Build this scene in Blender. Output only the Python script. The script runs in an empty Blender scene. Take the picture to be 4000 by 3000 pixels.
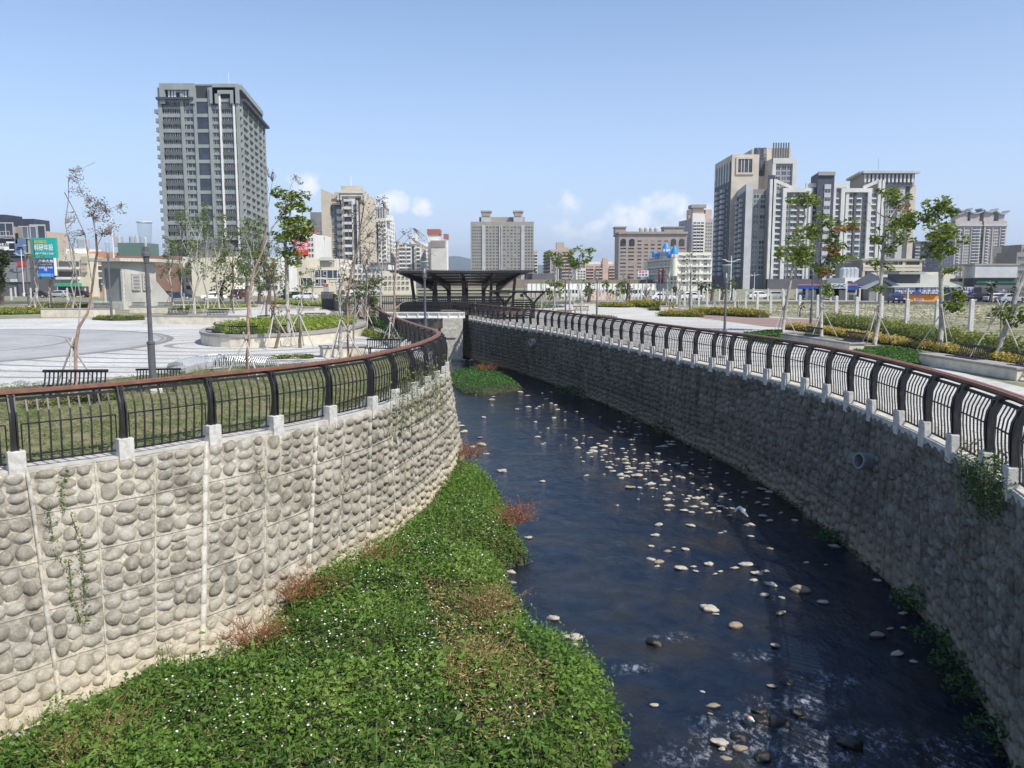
import bpy, bmesh, math, random
import numpy as np
from mathutils import Vector, Matrix, noise as mnoise
R=math.radians
random.seed(7); rng=np.random.default_rng(7)
SC=bpy.context.scene; COL=SC.collection
# ------------------------------------------------ camera, sky, sun, exposure
FPX,YH,HC=3200.0,1100.0,3.3            # focal length and horizon row in photo pixels (4000x3000), eye height
PITCH=math.atan((1500-YH)/FPX)
cd=bpy.data.cameras.new('camera'); cam=bpy.data.objects.new('camera',cd); COL.objects.link(cam)
cam.location=(0,0,HC); cam.rotation_euler=(math.pi/2-PITCH,0,0)
cd.sensor_width=36; cd.lens=36*FPX/4000; cd.clip_end=40000; cd.clip_start=.1
SC.camera=cam
SUN_EL,SUN_AZ=R(50),math.atan2(0.77,-0.64)      # azimuth measured from +Y (view direction) towards +X
W=bpy.data.worlds.new('World'); SC.world=W; W.use_nodes=True
nt=W.node_tree; nt.nodes.clear()
sky=nt.nodes.new('ShaderNodeTexSky'); sky.sky_type='NISHITA'; sky.sun_disc=False
sky.sun_elevation=SUN_EL; sky.sun_rotation=SUN_AZ; sky.air_density=1.0; sky.dust_density=.4; sky.ozone_density=4.0; sky.altitude=50
bg=nt.nodes.new('ShaderNodeBackground'); bg.inputs['Strength'].default_value=0.128
wo=nt.nodes.new('ShaderNodeOutputWorld')
# soft cumulus low over the horizon, laid out by direction on the sky
tcw=nt.nodes.new('ShaderNodeTexCoord'); sep=nt.nodes.new('ShaderNodeSeparateXYZ'); nt.links.new(tcw.outputs['Generated'],sep.inputs[0])
def wmath(op,a,b=None,c=None,clamp=False):
    n=nt.nodes.new('ShaderNodeMath'); n.operation=op; n.use_clamp=clamp
    for k,v in enumerate((a,b,c)):
        if v is None: continue
        if isinstance(v,(int,float)): n.inputs[k].default_value=v
        else: nt.links.new(v,n.inputs[k])
    return n.outputs[0]
def skyblob(x,z,rx,rz):
    a=wmath('DIVIDE',wmath('SUBTRACT',wmath('DIVIDE',sep.outputs[0],sep.outputs[1]),x),rx); b=wmath('DIVIDE',wmath('SUBTRACT',wmath('DIVIDE',sep.outputs[2],sep.outputs[1]),z),rz)
    d=wmath('SQRT',wmath('ADD',wmath('MULTIPLY',a,a),wmath('MULTIPLY',b,b)))
    return wmath('SUBTRACT',1.0,d)
def sp(x,y): return (x-2000)/FPX, (YH-y)/FPX
mx=None
for (x,y,rx,ry,s) in ((1205,770,85,85,.8),(1545,800,62,50,1.5),(1500,825,60,30,.8),(1660,812,45,40,1.4),(2260,800,170,50,.55),(2580,810,95,60,.95),(2480,870,160,80,.6),(2740,830,70,60,.7),(2700,900,160,60,.5),(2350,900,220,60,.4),(1350,860,120,60,.5)):
    a,b=sp(x,y); o=wmath('MULTIPLY',wmath('MAXIMUM',skyblob(a,b,rx*1.25/FPX,ry*1.15/FPX),0.0),s)
    mx=o if mx is None else wmath('MAXIMUM',mx,o)
wn=nt.nodes.new('ShaderNodeTexNoise'); wn.inputs['Scale'].default_value=38; wn.inputs['Detail'].default_value=6; nt.links.new(tcw.outputs['Generated'],wn.inputs['Vector'])
msk=wmath('MULTIPLY',wmath('ADD',wmath('MULTIPLY',mx,.95),wmath('MULTIPLY',wmath('SUBTRACT',wn.outputs[0],.53),3.6)),wmath('GREATER_THAN',sep.outputs[1],0.0))
msk=wmath('MULTIPLY',wmath('MULTIPLY',msk,wmath('MULTIPLY',mx,4.0,clamp=True)),1.1,clamp=True)
msk=wmath('MULTIPLY',msk,.85)
mixw=nt.nodes.new('ShaderNodeMix'); mixw.data_type='RGBA'; nt.links.new(msk,mixw.inputs[0]); 
hz=wmath('POWER',wmath('SUBTRACT',1.0,wmath('MULTIPLY',wmath('MAXIMUM',sep.outputs[2],0.0),1.9),None,True),2.2)
hmix=nt.nodes.new('ShaderNodeMix'); hmix.data_type='RGBA'; nt.links.new(wmath('MULTIPLY',hz,.80),hmix.inputs[0]); nt.links.new(sky.outputs[0],hmix.inputs[6]); hmix.inputs[7].default_value=(4.1,4.9,7.0,1)
nt.links.new(hmix.outputs[2],mixw.inputs[6]); mixw.inputs[7].default_value=(7.2,7.3,7.7,1)
nt.links.new(mixw.outputs[2],bg.inputs[0]); nt.links.new(bg.outputs[0],wo.inputs[0])
sd=bpy.data.lights.new('sun','SUN'); sd.energy=4.0; sd.angle=R(.5); sd.color=(1,.94,.84)
so=bpy.data.objects.new('sun',sd); COL.objects.link(so)
sdir=Vector((math.sin(SUN_AZ)*math.cos(SUN_EL),math.cos(SUN_AZ)*math.cos(SUN_EL),math.sin(SUN_EL)))
so.rotation_euler=sdir.to_track_quat('Z','Y').to_euler(); so.location=(20,-20,40)
SC.view_settings.view_transform='Standard'; SC.view_settings.look='None'; SC.view_settings.exposure=0.42; SC.view_settings.gamma=1
SC.cycles.max_bounces=6; SC.cycles.transparent_max_bounces=8

# ------------------------------------------------ helpers
cp,sp_=math.cos(PITCH),math.sin(PITCH)
def ray(x,y):
    u=-(y-1500)/FPX
    return Vector(((x-2000)/FPX, cp+u*sp_, -sp_+u*cp))
def G(x,y,z=0.0):
    d=ray(x,y); t=(z-HC)/d.z; return Vector((d.x*t,d.y*t,z))
def At(x,y,D):
    d=ray(x,y); t=D/d.y; return Vector((d.x*t,D,HC+d.z*t))
def px(p):
    y=p[1]*cp-(p[2]-HC)*sp_; v=p[1]*sp_+(p[2]-HC)*cp
    return 2000+FPX*p[0]/y, 1500-FPX*v/y
def gd(y): return G(2000,y).y            # ground distance of an image row
MAT={}
def M(name,c,rough=.8,c2=None,ns=3.0,bump=0.0,bs=20.0,metal=0.0,spec=.5,det=6,ramp=(.35,.65),tint=None,trans=0.0):
    if name in MAT: return MAT[name]
    m=bpy.data.materials.new(name); m.use_nodes=True; t=m.node_tree; b=t.nodes['Principled BSDF']
    b.inputs['Roughness'].default_value=rough; b.inputs['Metallic'].default_value=metal; b.inputs['Specular IOR Level'].default_value=spec
    tc=t.nodes.new('ShaderNodeTexCoord')
    col=None
    if c2 is None: c2=tuple(v*.82 for v in c)
    n=t.nodes.new('ShaderNodeTexNoise'); n.inputs['Scale'].default_value=ns; n.inputs['Detail'].default_value=det; t.links.new(tc.outputs['Object'],n.inputs['Vector'])
    r=t.nodes.new('ShaderNodeValToRGB'); r.color_ramp.elements[0].position=ramp[0]; r.color_ramp.elements[1].position=ramp[1]
    r.color_ramp.elements[0].color=(*c2,1); r.color_ramp.elements[1].color=(*c,1); t.links.new(n.outputs[0],r.inputs[0]); col=r.outputs[0]
    if tint:                                   # per-leaf colour
        at=t.nodes.new('ShaderNodeAttribute'); at.attribute_name='tint'
        r2=t.nodes.new('ShaderNodeValToRGB'); r2.color_ramp.interpolation='LINEAR'
        els=r2.color_ramp.elements; els[0].color=(*tint[0],1); els[0].position=0; els[1].color=(*tint[-1],1); els[1].position=1
        for k,cc in enumerate(tint[1:-1]):
            e=els.new((k+1)/(len(tint)-1)); e.color=(*cc,1)
        t.links.new(at.outputs['Fac'],r2.inputs[0])
        mi=t.nodes.new('ShaderNodeMix'); mi.data_type='RGBA'; mi.inputs[0].default_value=.65; t.links.new(col,mi.inputs[6]); t.links.new(r2.outputs[0],mi.inputs[7]); col=mi.outputs[2]
    t.links.new(col,b.inputs['Base Color'])
    if bump:
        n2=t.nodes.new('ShaderNodeTexNoise'); n2.inputs['Scale'].default_value=bs; n2.inputs['Detail'].default_value=5; t.links.new(tc.outputs['Object'],n2.inputs['Vector'])
        bp=t.nodes.new('ShaderNodeBump'); bp.inputs['Strength'].default_value=bump; bp.inputs['Distance'].default_value=.02; t.links.new(n2.outputs[0],bp.inputs['Height']); t.links.new(bp.outputs[0],b.inputs['Normal'])
    if trans:
        tr=t.nodes.new('ShaderNodeBsdfTranslucent'); t.links.new(col,tr.inputs[0]); ms=t.nodes.new('ShaderNodeMixShader'); ms.inputs[0].default_value=trans
        t.links.new(b.outputs[0],ms.inputs[1]); t.links.new(tr.outputs[0],ms.inputs[2]); t.links.new(ms.outputs[0],t.nodes['Material Output'].inputs[0])
    MAT[name]=m; return m
class MB:
    def __init__(s): s.v=[]; s.f=[]; s.mi=[]; s.m=0
    def add(s,vs,fs):
        o=len(s.v); s.v.extend([tuple(v) for v in vs]); s.f.extend([tuple(o+i for i in f) for f in fs]); s.mi.extend([s.m]*len(fs)); return s
    def box(s,a,b,rot=None,org=None):
        vs=[Vector((x,y,z)) for z in (a[2],b[2]) for y in (a[1],b[1]) for x in (a[0],b[0])]
        if rot is not None: vs=[rot@v for v in vs]
        if org is not None: vs=[v+Vector(org) for v in vs]
        return s.add(vs,[(0,2,3,1),(4,5,7,6),(0,1,5,4),(2,6,7,3),(0,4,6,2),(1,3,7,5)])
    def hexa(s,b4,t4):                       # four bottom, four top corners
        return s.add(list(b4)+list(t4),[(3,2,1,0),(4,5,6,7),(0,1,5,4),(1,2,6,5),(2,3,7,6),(3,0,4,7)])
    def quad(s,a,b,c,d): return s.add((a,b,c,d),[(0,1,2,3)])
    def prism(s,poly,z0,z1):
        n=len(poly); vs=[(p[0],p[1],z0) for p in poly]+[(p[0],p[1],z1) for p in poly]
        return s.add(vs,[tuple(range(n-1,-1,-1)),tuple(range(n,2*n))]+[(i,(i+1)%n,n+(i+1)%n,n+i) for i in range(n)])
    def tube(s,pts,rad,k=6,caps=True,sq=False):
        pts=[Vector(p) for p in pts]; n=len(pts)
        if not hasattr(rad,'__len__'): rad=[rad]*n
        vs=[]; up=None
        for i,p in enumerate(pts):
            d=(pts[min(i+1,n-1)]-pts[max(i-1,0)]).normalized()
            if up is None: up=Vector((0,0,1)) if abs(d.z)<.9 else Vector((0,1,0))
            a=d.cross(up); a=a.normalized() if a.length>1e-6 else d.orthogonal().normalized(); b=a.cross(d); up=b
            for j in range(k):
                t=2*math.pi*(j+.5*sq)/k; vs.append(p+(a*math.cos(t)+b*math.sin(t))*rad[i])
        fs=[(i*k+j,i*k+(j+1)%k,(i+1)*k+(j+1)%k,(i+1)*k+j) for i in range(n-1) for j in range(k)]
        if caps: fs+=[tuple(range(k)),tuple((n-1)*k+j for j in range(k-1,-1,-1))]
        return s.add(vs,fs)
    def lathe(s,prof,c=(0,0,0),k=12,caps=True):
        vs=[(c[0]+r*math.cos(2*math.pi*j/k),c[1]+r*math.sin(2*math.pi*j/k),c[2]+z) for r,z in prof for j in range(k)]; n=len(prof)
        fs=[(i*k+j,i*k+(j+1)%k,(i+1)*k+(j+1)%k,(i+1)*k+j) for i in range(n-1) for j in range(k)]
        if caps: fs+=[tuple(range(k-1,-1,-1)),tuple((n-1)*k+j for j in range(k))]
        return s.add(vs,fs)
    def build(s,name,mat,parent=None,smooth=False,world=True,bevel=0):
        me=bpy.data.meshes.new(name); me.from_pydata(s.v,[],s.f)
        for m in (mat if isinstance(mat,(list,tuple)) else [mat]): me.materials.append(m)
        if isinstance(mat,(list,tuple)): me.polygons.foreach_set('material_index',s.mi)
        if smooth: me.polygons.foreach_set('use_smooth',[True]*len(s.f))
        me.update()
        o=bpy.data.objects.new(name,me); COL.objects.link(o)
        if parent:
            o.parent=parent
            if world: o.location=-parent.location
        if bevel:
            b=o.modifiers.new('bevel','BEVEL'); b.width=bevel; b.segments=1; b.limit_method='ANGLE'
        return o
def tag(o,label=None,cat=None,group=None,kind=None):
    if label: o['label']=label
    if cat: o['category']=cat
    if group: o['group']=group
    if kind: o['kind']=kind
    return o
def thing(name,loc,label,cat,group=None):
    o=bpy.data.objects.new(name,None); COL.objects.link(o); o.location=Vector(loc); o.empty_display_size=.2
    return tag(o,label,cat,group)
def dup(o,loc=None,rz=None,scale=None,label=None,parent=None):
    c=o.copy(); COL.objects.link(c)
    if parent: c.parent=parent
    if loc is not None: c.location=loc
    if rz is not None: c.rotation_euler=(0,0,rz)
    if scale is not None: c.scale=(scale,)*3 if not hasattr(scale,'__len__') else scale
    if label: c['label']=label
    for ch in list(CH.get(o.name,[])) : dup(ch,parent=c)
    return c
CH={}
def reg(root):                               # remember children for dup
    CH.setdefault(root.name,[])
    for o in COL.objects:
        if o.parent==root and o not in CH[root.name]: CH[root.name].append(o); 
    for o in CH[root.name]: reg1(o)
    return root
def reg1(o):
    CH.setdefault(o.name,[c for c in COL.objects if c.parent==o])
def frange(a,b,n): return [a+(b-a)*i/(n-1) for i in range(n)]
def resample(pts,step):
    pts=[Vector(p) for p in pts]; L=[0]
    for a,b in zip(pts,pts[1:]): L.append(L[-1]+(b-a).length)
    n=max(2,int(L[-1]/step)+1); out=[]
    for k in range(n):
        t=L[-1]*k/(n-1); i=0
        while i<len(L)-2 and L[i+1]<t: i+=1
        out.append(pts[i].lerp(pts[i+1],(t-L[i])/max(1e-9,L[i+1]-L[i])))
    return out
def smoothp(pts,it=2):
    pts=[Vector(p) for p in pts]
    for _ in range(it):
        pts=[pts[0]]+[ (pts[i-1]+pts[i]*2+pts[i+1])/4 for i in range(1,len(pts)-1)]+[pts[-1]]
    return pts
def inpoly(x,y,poly):
    c=np.zeros(len(x),bool); n=len(poly); j=n-1
    for i in range(n):
        xi,yi=poly[i][0],poly[i][1]; xj,yj=poly[j][0],poly[j][1]
        if yi!=yj: c^=((yi>y)!=(yj>y))&(x<(xj-xi)*(y-yi)/(yj-yi)+xi)
        j=i
    return c
def polydist(x,y,poly):
    d=np.full(len(x),1e9); n=len(poly)
    for i in range(n):
        ax,ay=poly[i][0],poly[i][1]; bx,by=poly[(i+1)%n][0],poly[(i+1)%n][1]
        L=(bx-ax)**2+(by-ay)**2+1e-12; t=np.clip(((x-ax)*(bx-ax)+(y-ay)*(by-ay))/L,0,1)
        d=np.minimum(d,np.hypot(x-ax-t*(bx-ax),y-ay-t*(by-ay)))
    return d
def leafmesh(name,P,size,mat,parent=None,aspect=.5,up=.3,tint=None,droop=0.0,world=True):
    """many small folded leaf faces centred on the points P (n,3)"""
    P=np.asarray(P,float); n=len(P)
    if n==0: P=np.zeros((1,3)); n=1
    sz=np.broadcast_to(np.asarray(size,float),(n,))*rng.uniform(.65,1.35,n)
    d=rng.normal(size=(n,3)); d[:,2]=d[:,2]*.5-droop; d/=np.linalg.norm(d,axis=1)[:,None]
    q=rng.normal(size=(n,3)); q[:,2]+=up*3; s=np.cross(d,q); s/=np.linalg.norm(s,axis=1)[:,None]+1e-9
    nn=np.cross(s,d)
    a=P-d*sz[:,None]*.5; b=P+s*(sz*aspect*.5)[:,None]+nn*(sz*.06)[:,None]; c=P+d*sz[:,None]*.5; e=P-s*(sz*aspect*.5)[:,None]+nn*(sz*.06)[:,None]
    V=np.stack([a,b,c,e],1).reshape(-1,3)
    me=bpy.data.meshes.new(name); me.vertices.add(4*n); me.vertices.foreach_set('co',V.ravel())
    me.loops.add(4*n); me.loops.foreach_set('vertex_index',np.arange(4*n)); me.polygons.add(n); me.polygons.foreach_set('loop_start',np.arange(n)*4); me.polygons.foreach_set('loop_total',np.full(n,4))
    me.update(calc_edges=True)
    at=me.attributes.new('tint','FLOAT','POINT'); tv=rng.uniform(0,1,n) if tint is None else np.clip(np.asarray(tint)+rng.normal(0,.12,n),0,1)
    at.data.foreach_set('value',np.repeat(tv,4)); me.materials.append(mat)
    o=bpy.data.objects.new(name,me); COL.objects.link(o)
    if parent:
        o.parent=parent
        if world: o.location=-parent.location
    return o
# ------------------------------------------------ the channel: wall lines
ZW=-3.45
RTpx=[(1760,1232),(1805,1242),(1880,1256),(2000,1277),(2136,1295),(2271,1322),(2452,1360),(2610,1397),(2769,1430),(3000,1480),(3212,1537),(3298,1573),(3407,1616),(3497,1652),(3601,1704),(3719,1760),(3904,1869)]
RBpx=[(2000,1446),(2172,1507),(2289,1552),(2452,1620),(2588,1688),(2769,1778),(2972,1882),(3290,2118),(3687,2473),(3940,2914)]
RT=[G(*p) for p in RTpx]; RB=[G(x,y,ZW) for x,y in RBpx]
RT=RT+[Vector((7.2,10,0)),Vector((5.6,6,0)),Vector((4.5,2,0)),Vector((4,-12,0))]
RB=[Vector((-4.6,76,ZW)),Vector((-2.6,68,ZW))]+RB+[Vector((6.2,8.6,ZW)),Vector((4.8,5.5,ZW)),Vector((3.7,1.5,ZW)),Vector((3.2,-12,ZW))]
RT=smoothp(resample(RT,1.0),5); RB=smoothp(resample(RB,1.0),5)
LTpx=[(-420,1905),(0,1850),(524,1783),(868,1720),(1108,1683),(1316,1638),(1475,1600),(1633,1534)]
LT=[Vector((-13.5,9.0,0))]+[G(*p) for p in LTpx]+[Vector(p+(0,)) for p in ((-2.65,25.2),(-2.4,28.0),(-2.38,30.5),(-2.75,32.6),(-3.9,36.5),(-5.6,43),(-7.6,51),(-9.6,60),(-11.5,74))]
LBpx=[(-160,2960),(60,2880),(250,2790),(470,2690),(868,2600)]
LB=[Vector((-10.3,7.5,ZW))]+[G(x,y,ZW) for x,y in LBpx]+[Vector(p+(ZW,)) for p in ((-4.3,17.2),(-3.35,20.2),(-2.5,24.2),(-2.0,28),(-1.85,30.8),(-2.3,33.6),(-3.5,38),(-5.2,44),(-7.2,52),(-9.2,61),(-11,74))]
LT=smoothp(resample(LT,.5),3); LB=smoothp(resample(LB,.5),3)
class Wall:
    """ruled battered surface between a top and a bottom line, matched at key pairs"""
    def __init__(s,top,bot,keys,side):
        def cum(p):
            L=[0]
            for a,b in zip(p,p[1:]): L.append(L[-1]+(b-a).length)
            return np.array(L)
        s.T=np.array([tuple(p) for p in top]); s.B=np.array([tuple(p) for p in bot]); s.lt=cum(top); s.lb=cum(bot); s.side=side
        ks=[(0,0)]
        for a,b in keys:
            ks.append((s.near(s.T,s.lt,a),s.near(s.B,s.lb,b)))
        ks.append((s.lt[-1],s.lb[-1])); ks.sort(); s.k=np.array(ks)
    def near(s,P,L,p): return L[np.argmin(np.hypot(P[:,0]-p[0],P[:,1]-p[1]))]
    def top(s,u): return Vector([np.interp(u,s.lt,s.T[:,i]) for i in range(3)])
    def bot(s,u):
        w=np.interp(u,s.k[:,0],s.k[:,1]); return Vector([np.interp(w,s.lb,s.B[:,i]) for i in range(3)])
    def at(s,u,v): return s.top(u).lerp(s.bot(u),v)
    def frame(s,u,v):
        p=s.at(u,v); a=(s.at(u+.2,v)-s.at(u-.2,v)).normalized(); d=(s.bot(u)-s.top(u)).normalized(); n=-a.cross(d)*s.side; n.normalize(); return p,a,d,n
    def inward(s,u):                          # horizontal, away from the river
        a=s.top(u+.3)-s.top(u-.3); a.z=0; a.normalize(); n=Vector((-a.y,a.x,0))*s.side; return a,n
    def upx(s,x,lo=0,hi=None):               # arc length where the top line crosses photo column x
        us=np.arange(lo,hi or s.lt[-1],.05); best=min(us,key=lambda u:abs(px(s.top(u))[0]-x)); return best
WL=Wall(LT,LB,[(G(-420,1905),G(-160,2960,ZW)),(G(108,1842),G(199,2810,ZW)),(G(802,1742),G(861,2600,ZW)),(G(1233,1656),Vector((-4.3,17.2,0))),((-2.8,24.5),(-2.5,24.2)),((-2.38,30.5),(-1.85,30.8)),((-3.9,36.5),(-3.5,38)),((-7.6,51),(-7.2,52))],1)
WR=Wall(RT[::-1],RB[::-1],[(G(2000,1277),G(2000,1446,ZW)),(G(2271,1322),G(2289,1552,ZW)),(G(2610,1397),G(2588,1688,ZW)),(G(3000,1480),G(2972,1882,ZW)),(G(3407,1616),G(3290,2118,ZW)),(G(3601,1704),G(3640,2440,ZW)),(G(3904,1869),G(3900,2850,ZW))],-1)
# ------------------------------------------------ materials of the setting
def stonewall(name,base,dark,pale):
    m=bpy.data.materials.new(name); m.use_nodes=True; t=m.node_tree; b=t.nodes['Principled BSDF']; b.inputs['Roughness'].default_value=.9; b.inputs['Specular IOR Level'].default_value=.25
    tc=t.nodes.new('ShaderNodeTexCoord'); L=t.links.new
    def nz(s,d=6,vec=None):
        n=t.nodes.new('ShaderNodeTexNoise'); n.inputs['Scale'].default_value=s; n.inputs['Detail'].default_value=d; n.inputs['Roughness'].default_value=.65
        L(vec or tc.outputs['Object'],n.inputs['Vector']); return n.outputs[0]
    def rp(f,a,b_,ca=(0,0,0),cb=(1,1,1)):
        r=t.nodes.new('ShaderNodeValToRGB'); r.color_ramp.elements[0].position=a; r.color_ramp.elements[1].position=b_; r.color_ramp.elements[0].color=(*ca,1); r.color_ramp.elements[1].color=(*cb,1); L(f,r.inputs[0]); return r.outputs[0]
    def mx(f,a,b_,bt='MIX'):
        n=t.nodes.new('ShaderNodeMix'); n.data_type='RGBA'; n.blend_type=bt
        if isinstance(f,float): n.inputs[0].default_value=f
        else: L(f,n.inputs[0])
        for k,v in ((6,a),(7,b_)):
            if isinstance(v,tuple): n.inputs[k].default_value=(*v,1)
            else: L(v,n.inputs[k])
        return n.outputs[2]
    mp=t.nodes.new('ShaderNodeMapping'); mp.inputs['Scale'].default_value=(1,1,.18); L(tc.outputs['Object'],mp.inputs[0])
    c=mx(rp(nz(1.1),.42,.60),dark,base)
    c=mx(rp(nz(9,8),.45,.72),c,pale)
    c=mx(rp(nz(2.2,7,mp.outputs[0]),.50,.66),c,tuple(v*.78 for v in dark))
    at3=t.nodes.new('ShaderNodeAttribute'); at3.attribute_name='stone'
    c=mx(at3.outputs['Fac'],c,mx(rp(nz(5,6),.4,.65),tuple(v*.72 for v in dark),tuple(v*k for v,k in zip(base,(.84,.84,.85)))))
    at=t.nodes.new('ShaderNodeAttribute'); at.attribute_name='tone'
    c=mx(at.outputs['Fac'],c,pale)
    at2=t.nodes.new('ShaderNodeAttribute'); at2.attribute_name='low'
    mu=t.nodes.new('ShaderNodeMath'); mu.operation='MULTIPLY'; mu.inputs[1].default_value=.75; L(at2.outputs['Fac'],mu.inputs[0])
    c=mx(mu.outputs[0],c,(min(1,pale[0]*1.12),pale[1]*1.02,pale[2]*.84))
    c=mx(.5,c,mx(rp(nz(38,3),.35,.65),(.6,.6,.6),(1.0,1.0,1.0)),'MULTIPLY')
    L(c,b.inputs['Base Color'])
    bp=t.nodes.new('ShaderNodeBump'); bp.inputs['Strength'].default_value=.7; bp.inputs['Distance'].default_value=.03; L(nz(16,8),bp.inputs['Height']); L(bp.outputs[0],b.inputs['Normal'])
    return m
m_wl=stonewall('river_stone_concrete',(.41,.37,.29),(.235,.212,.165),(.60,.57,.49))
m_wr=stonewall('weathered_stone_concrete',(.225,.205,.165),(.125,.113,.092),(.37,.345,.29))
m_conc=M('concrete',(.58,.56,.5),.85,(.42,.40,.35),4,.3,60)
m_gran=M('granite_block',(.62,.60,.55),.85,(.42,.40,.36),9,.3,70,ramp=(.3,.6))
m_dark=M('dark_painted_steel',(.035,.034,.036),.42,(.022,.02,.02),6,metal=.0,spec=.5)
m_grey=M('grey_painted_steel',(.13,.13,.14),.4,(.10,.10,.11),6,metal=.0)
m_brown=M('brown_composite',(.27,.12,.075),.5,(.19,.08,.05),5,.2,40)
def wall_mesh(Wl,name,mat,u0,u1,pw,ph,label,joints,stone_u,seed,prot=.105,fin=.5):
    rs=random.Random(seed); me=MB(); tone=[]; low=[]; stn=[]
    nu=int((u1-u0)/.5); nv=8
    for i in range(nu):
        a,b=u0+(u1-u0)*i/nu,u0+(u1-u0)*(i+1)/nu
        for j in range(nv):
            va,vb=j/nv,(j+1)/nv; me.add([Wl.at(a,va),Wl.at(b,va),Wl.at(b,vb),Wl.at(a,vb)],[(0,1,2,3)]); tone+= [0]*4; low+=[max(0,(v-.72)*3) for v in (va,va,vb,vb)]
    def bx(u,v,hw,hh,d,tn,ub=None):           # raised strip in wall coordinates
        p,a,dn,n=Wl.frame(u,v); vs=[]
        for dd in (-.01,d):
            for (x,y) in ((-hw,-hh),(hw,-hh),(hw,hh),(-hw,hh)): vs.append(p+a*x+dn*y+n*dd)
        me.add(vs,[(0,1,5,4),(1,2,6,5),(2,3,7,6),(3,0,4,7),(4,5,6,7)]); tone.extend([tn]*8); low.extend([max(0,(v-.72)*3)]*8)
    # unit stone
    bm=bmesh.new(); bmesh.ops.create_icosphere(bm,subdivisions=2,radius=1); SV=[v.co.copy() for v in bm.verts if v.co.z>-.35]; ix={v.index:k for k,v in enumerate([v for v in bm.verts if v.co.z>-.35])}
    SF=[tuple(ix[v.index] for v in f.verts) for f in bm.faces if all(v.index in ix for v in f.verts)]; bm.free()
    su0,su1=stone_u; bs_=[su0]+sorted(j[0] for j in joints if su0+.3<j[0]<su1-.3)+[su1]; pans=[]; pw0=pw
    for A_,B_ in zip(bs_,bs_[1:]):
        k_=max(1,int(round((B_-A_)/pw0))); pans+=[(A_+(B_-A_)*q/k_,(B_-A_)/k_,q==0) for q in range(k_)]
    for us0,pw,isj in pans:
        uc=us0+pw*.5; slope=(Wl.bot(uc)-Wl.top(uc)).length; nr=max(1,int(round(slope/ph))); phh=slope/nr
        # thin panel joints: slightly raised fins
        for k in range(nr*2):
            bx(us0,(k+.5)/(nr*2),.014,phh*.25,.022,fin)
        for r in range(nr):
            for q in range(2): bx(us0+pw*(.25+.5*q),max(.004,r/nr),pw*.25,.012,.018,fin*.7)
            cols=[rs.uniform(.75,1.35) for _ in range(max(2,int(round(pw/.38))))]; tot=sum(cols); x=-pw/2+(.09 if isj else .04)
            for cw in cols:
                w=cw/tot*(pw-(.15 if isj else .08)); y=.03; k=max(2,int(round(phh/(.27*rs.uniform(.8,1.25))))); hs=[rs.uniform(.7,1.4) for _ in range(k)]; ht=sum(hs)
                for h_ in hs:
                    h=h_/ht*(phh-.06); v=(r*phh+y+h/2)/slope; y+=h
                    if v>.985: continue
                    p,a,dn,n=Wl.frame(uc+x+w/2,v); sx,sy=w*.5*rs.uniform(.84,1.03),h*.5*rs.uniform(.84,1.02); sz=min(prot,1.1*min(sx,sy))*rs.uniform(.8,1.35)
                    o=rs.uniform(0,50); ang=rs.uniform(-.3,.3); ca,sa=math.cos(ang),math.sin(ang); tn=max(0,rs.gauss(.08,.16))
                    vs=[]
                    for c in SV:
                        f=1+.3*mnoise.noise(c*1.7+Vector((o,0,0)))+.1*mnoise.noise(c*5+Vector((0,o,0)))
                        cx_,cy_=c.x*ca-c.y*sa,c.x*sa+c.y*ca
                        zz=c.z if c.z<.5 else .5+(c.z-.5)*.7
                        vs.append(p+a*(cx_*sx*f)+dn*(cy_*sy*f)+n*(zz*sz*f*1.15-.01))
                    me.add(vs,SF); stn.append((len(me.v)-len(vs),len(vs),rs.uniform(.05,.6)*(1 if v<.8 else .3))); tone.extend([min(1,tn)]*len(vs)); low.extend([max(0,min(1,(v-.72)*3))]*len(vs))
                x+=w
    for u,hw,t_ in joints:
        for k in range(12): bx(u+rs.uniform(-.01,.01),(k+.5)/12,hw*rs.uniform(.7,1.1),(Wl.bot(u)-Wl.top(u)).length/24+.01,.075+rs.uniform(0,.012),t_)
    th=thing(name,Wl.top((u0+u1)/2),label,'wall')
    o=me.build('wall_face',mat,th,smooth=True)
    sa_=[0.0]*len(me.v)
    for o0,n0,f0 in stn: sa_[o0:o0+n0]=[f0]*n0
    for nm,arr in (('tone',tone),('low',low),('stone',sa_)):
        at=o.data.attributes.new(nm,'FLOAT','POINT'); at.data.foreach_set('value',arr)
    # body behind the face and the coping ledge on top
    cm=MB(); n=int((u1-u0)/.6)
    for i in range(n):
        a,b=u0+(u1-u0)*i/n,u0+(u1-u0)*(i+1)/n; q=[]
        for u in (a,b):
            t=Wl.top(u); _,n_=Wl.inward(u); q.append((t-n_*.03,t+n_*.62))
        z=.03
        cm.hexa([Vector((p.x,p.y,-.12)) for p in (q[0][0],q[1][0],q[1][1],q[0][1])],[Vector((p.x,p.y,z)) for p in (q[0][0],q[1][0],q[1][1],q[0][1])])
    cm.build('coping',m_conc,th)
    return th
UL0,UL1=0.3,WL.lt[-1]-.5; UR0,UR1=.5,WR.lt[-1]-.5
wl=wall_mesh(WL,'retaining_wall',m_wl,UL0,UL1,1.3,.93,'sunlit pale retaining wall set with rounded river stones, left of the stream',[(WL.upx(802,hi=30),.05,.95),(WL.upx(1233,hi=30),.035,.9),(WL.upx(100,hi=20),.03,.5),(WL.upx(1440,hi=30),.03,.5)],(UL0,min(UL1,WL.upx(1700,hi=28)+14)),3)
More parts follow.
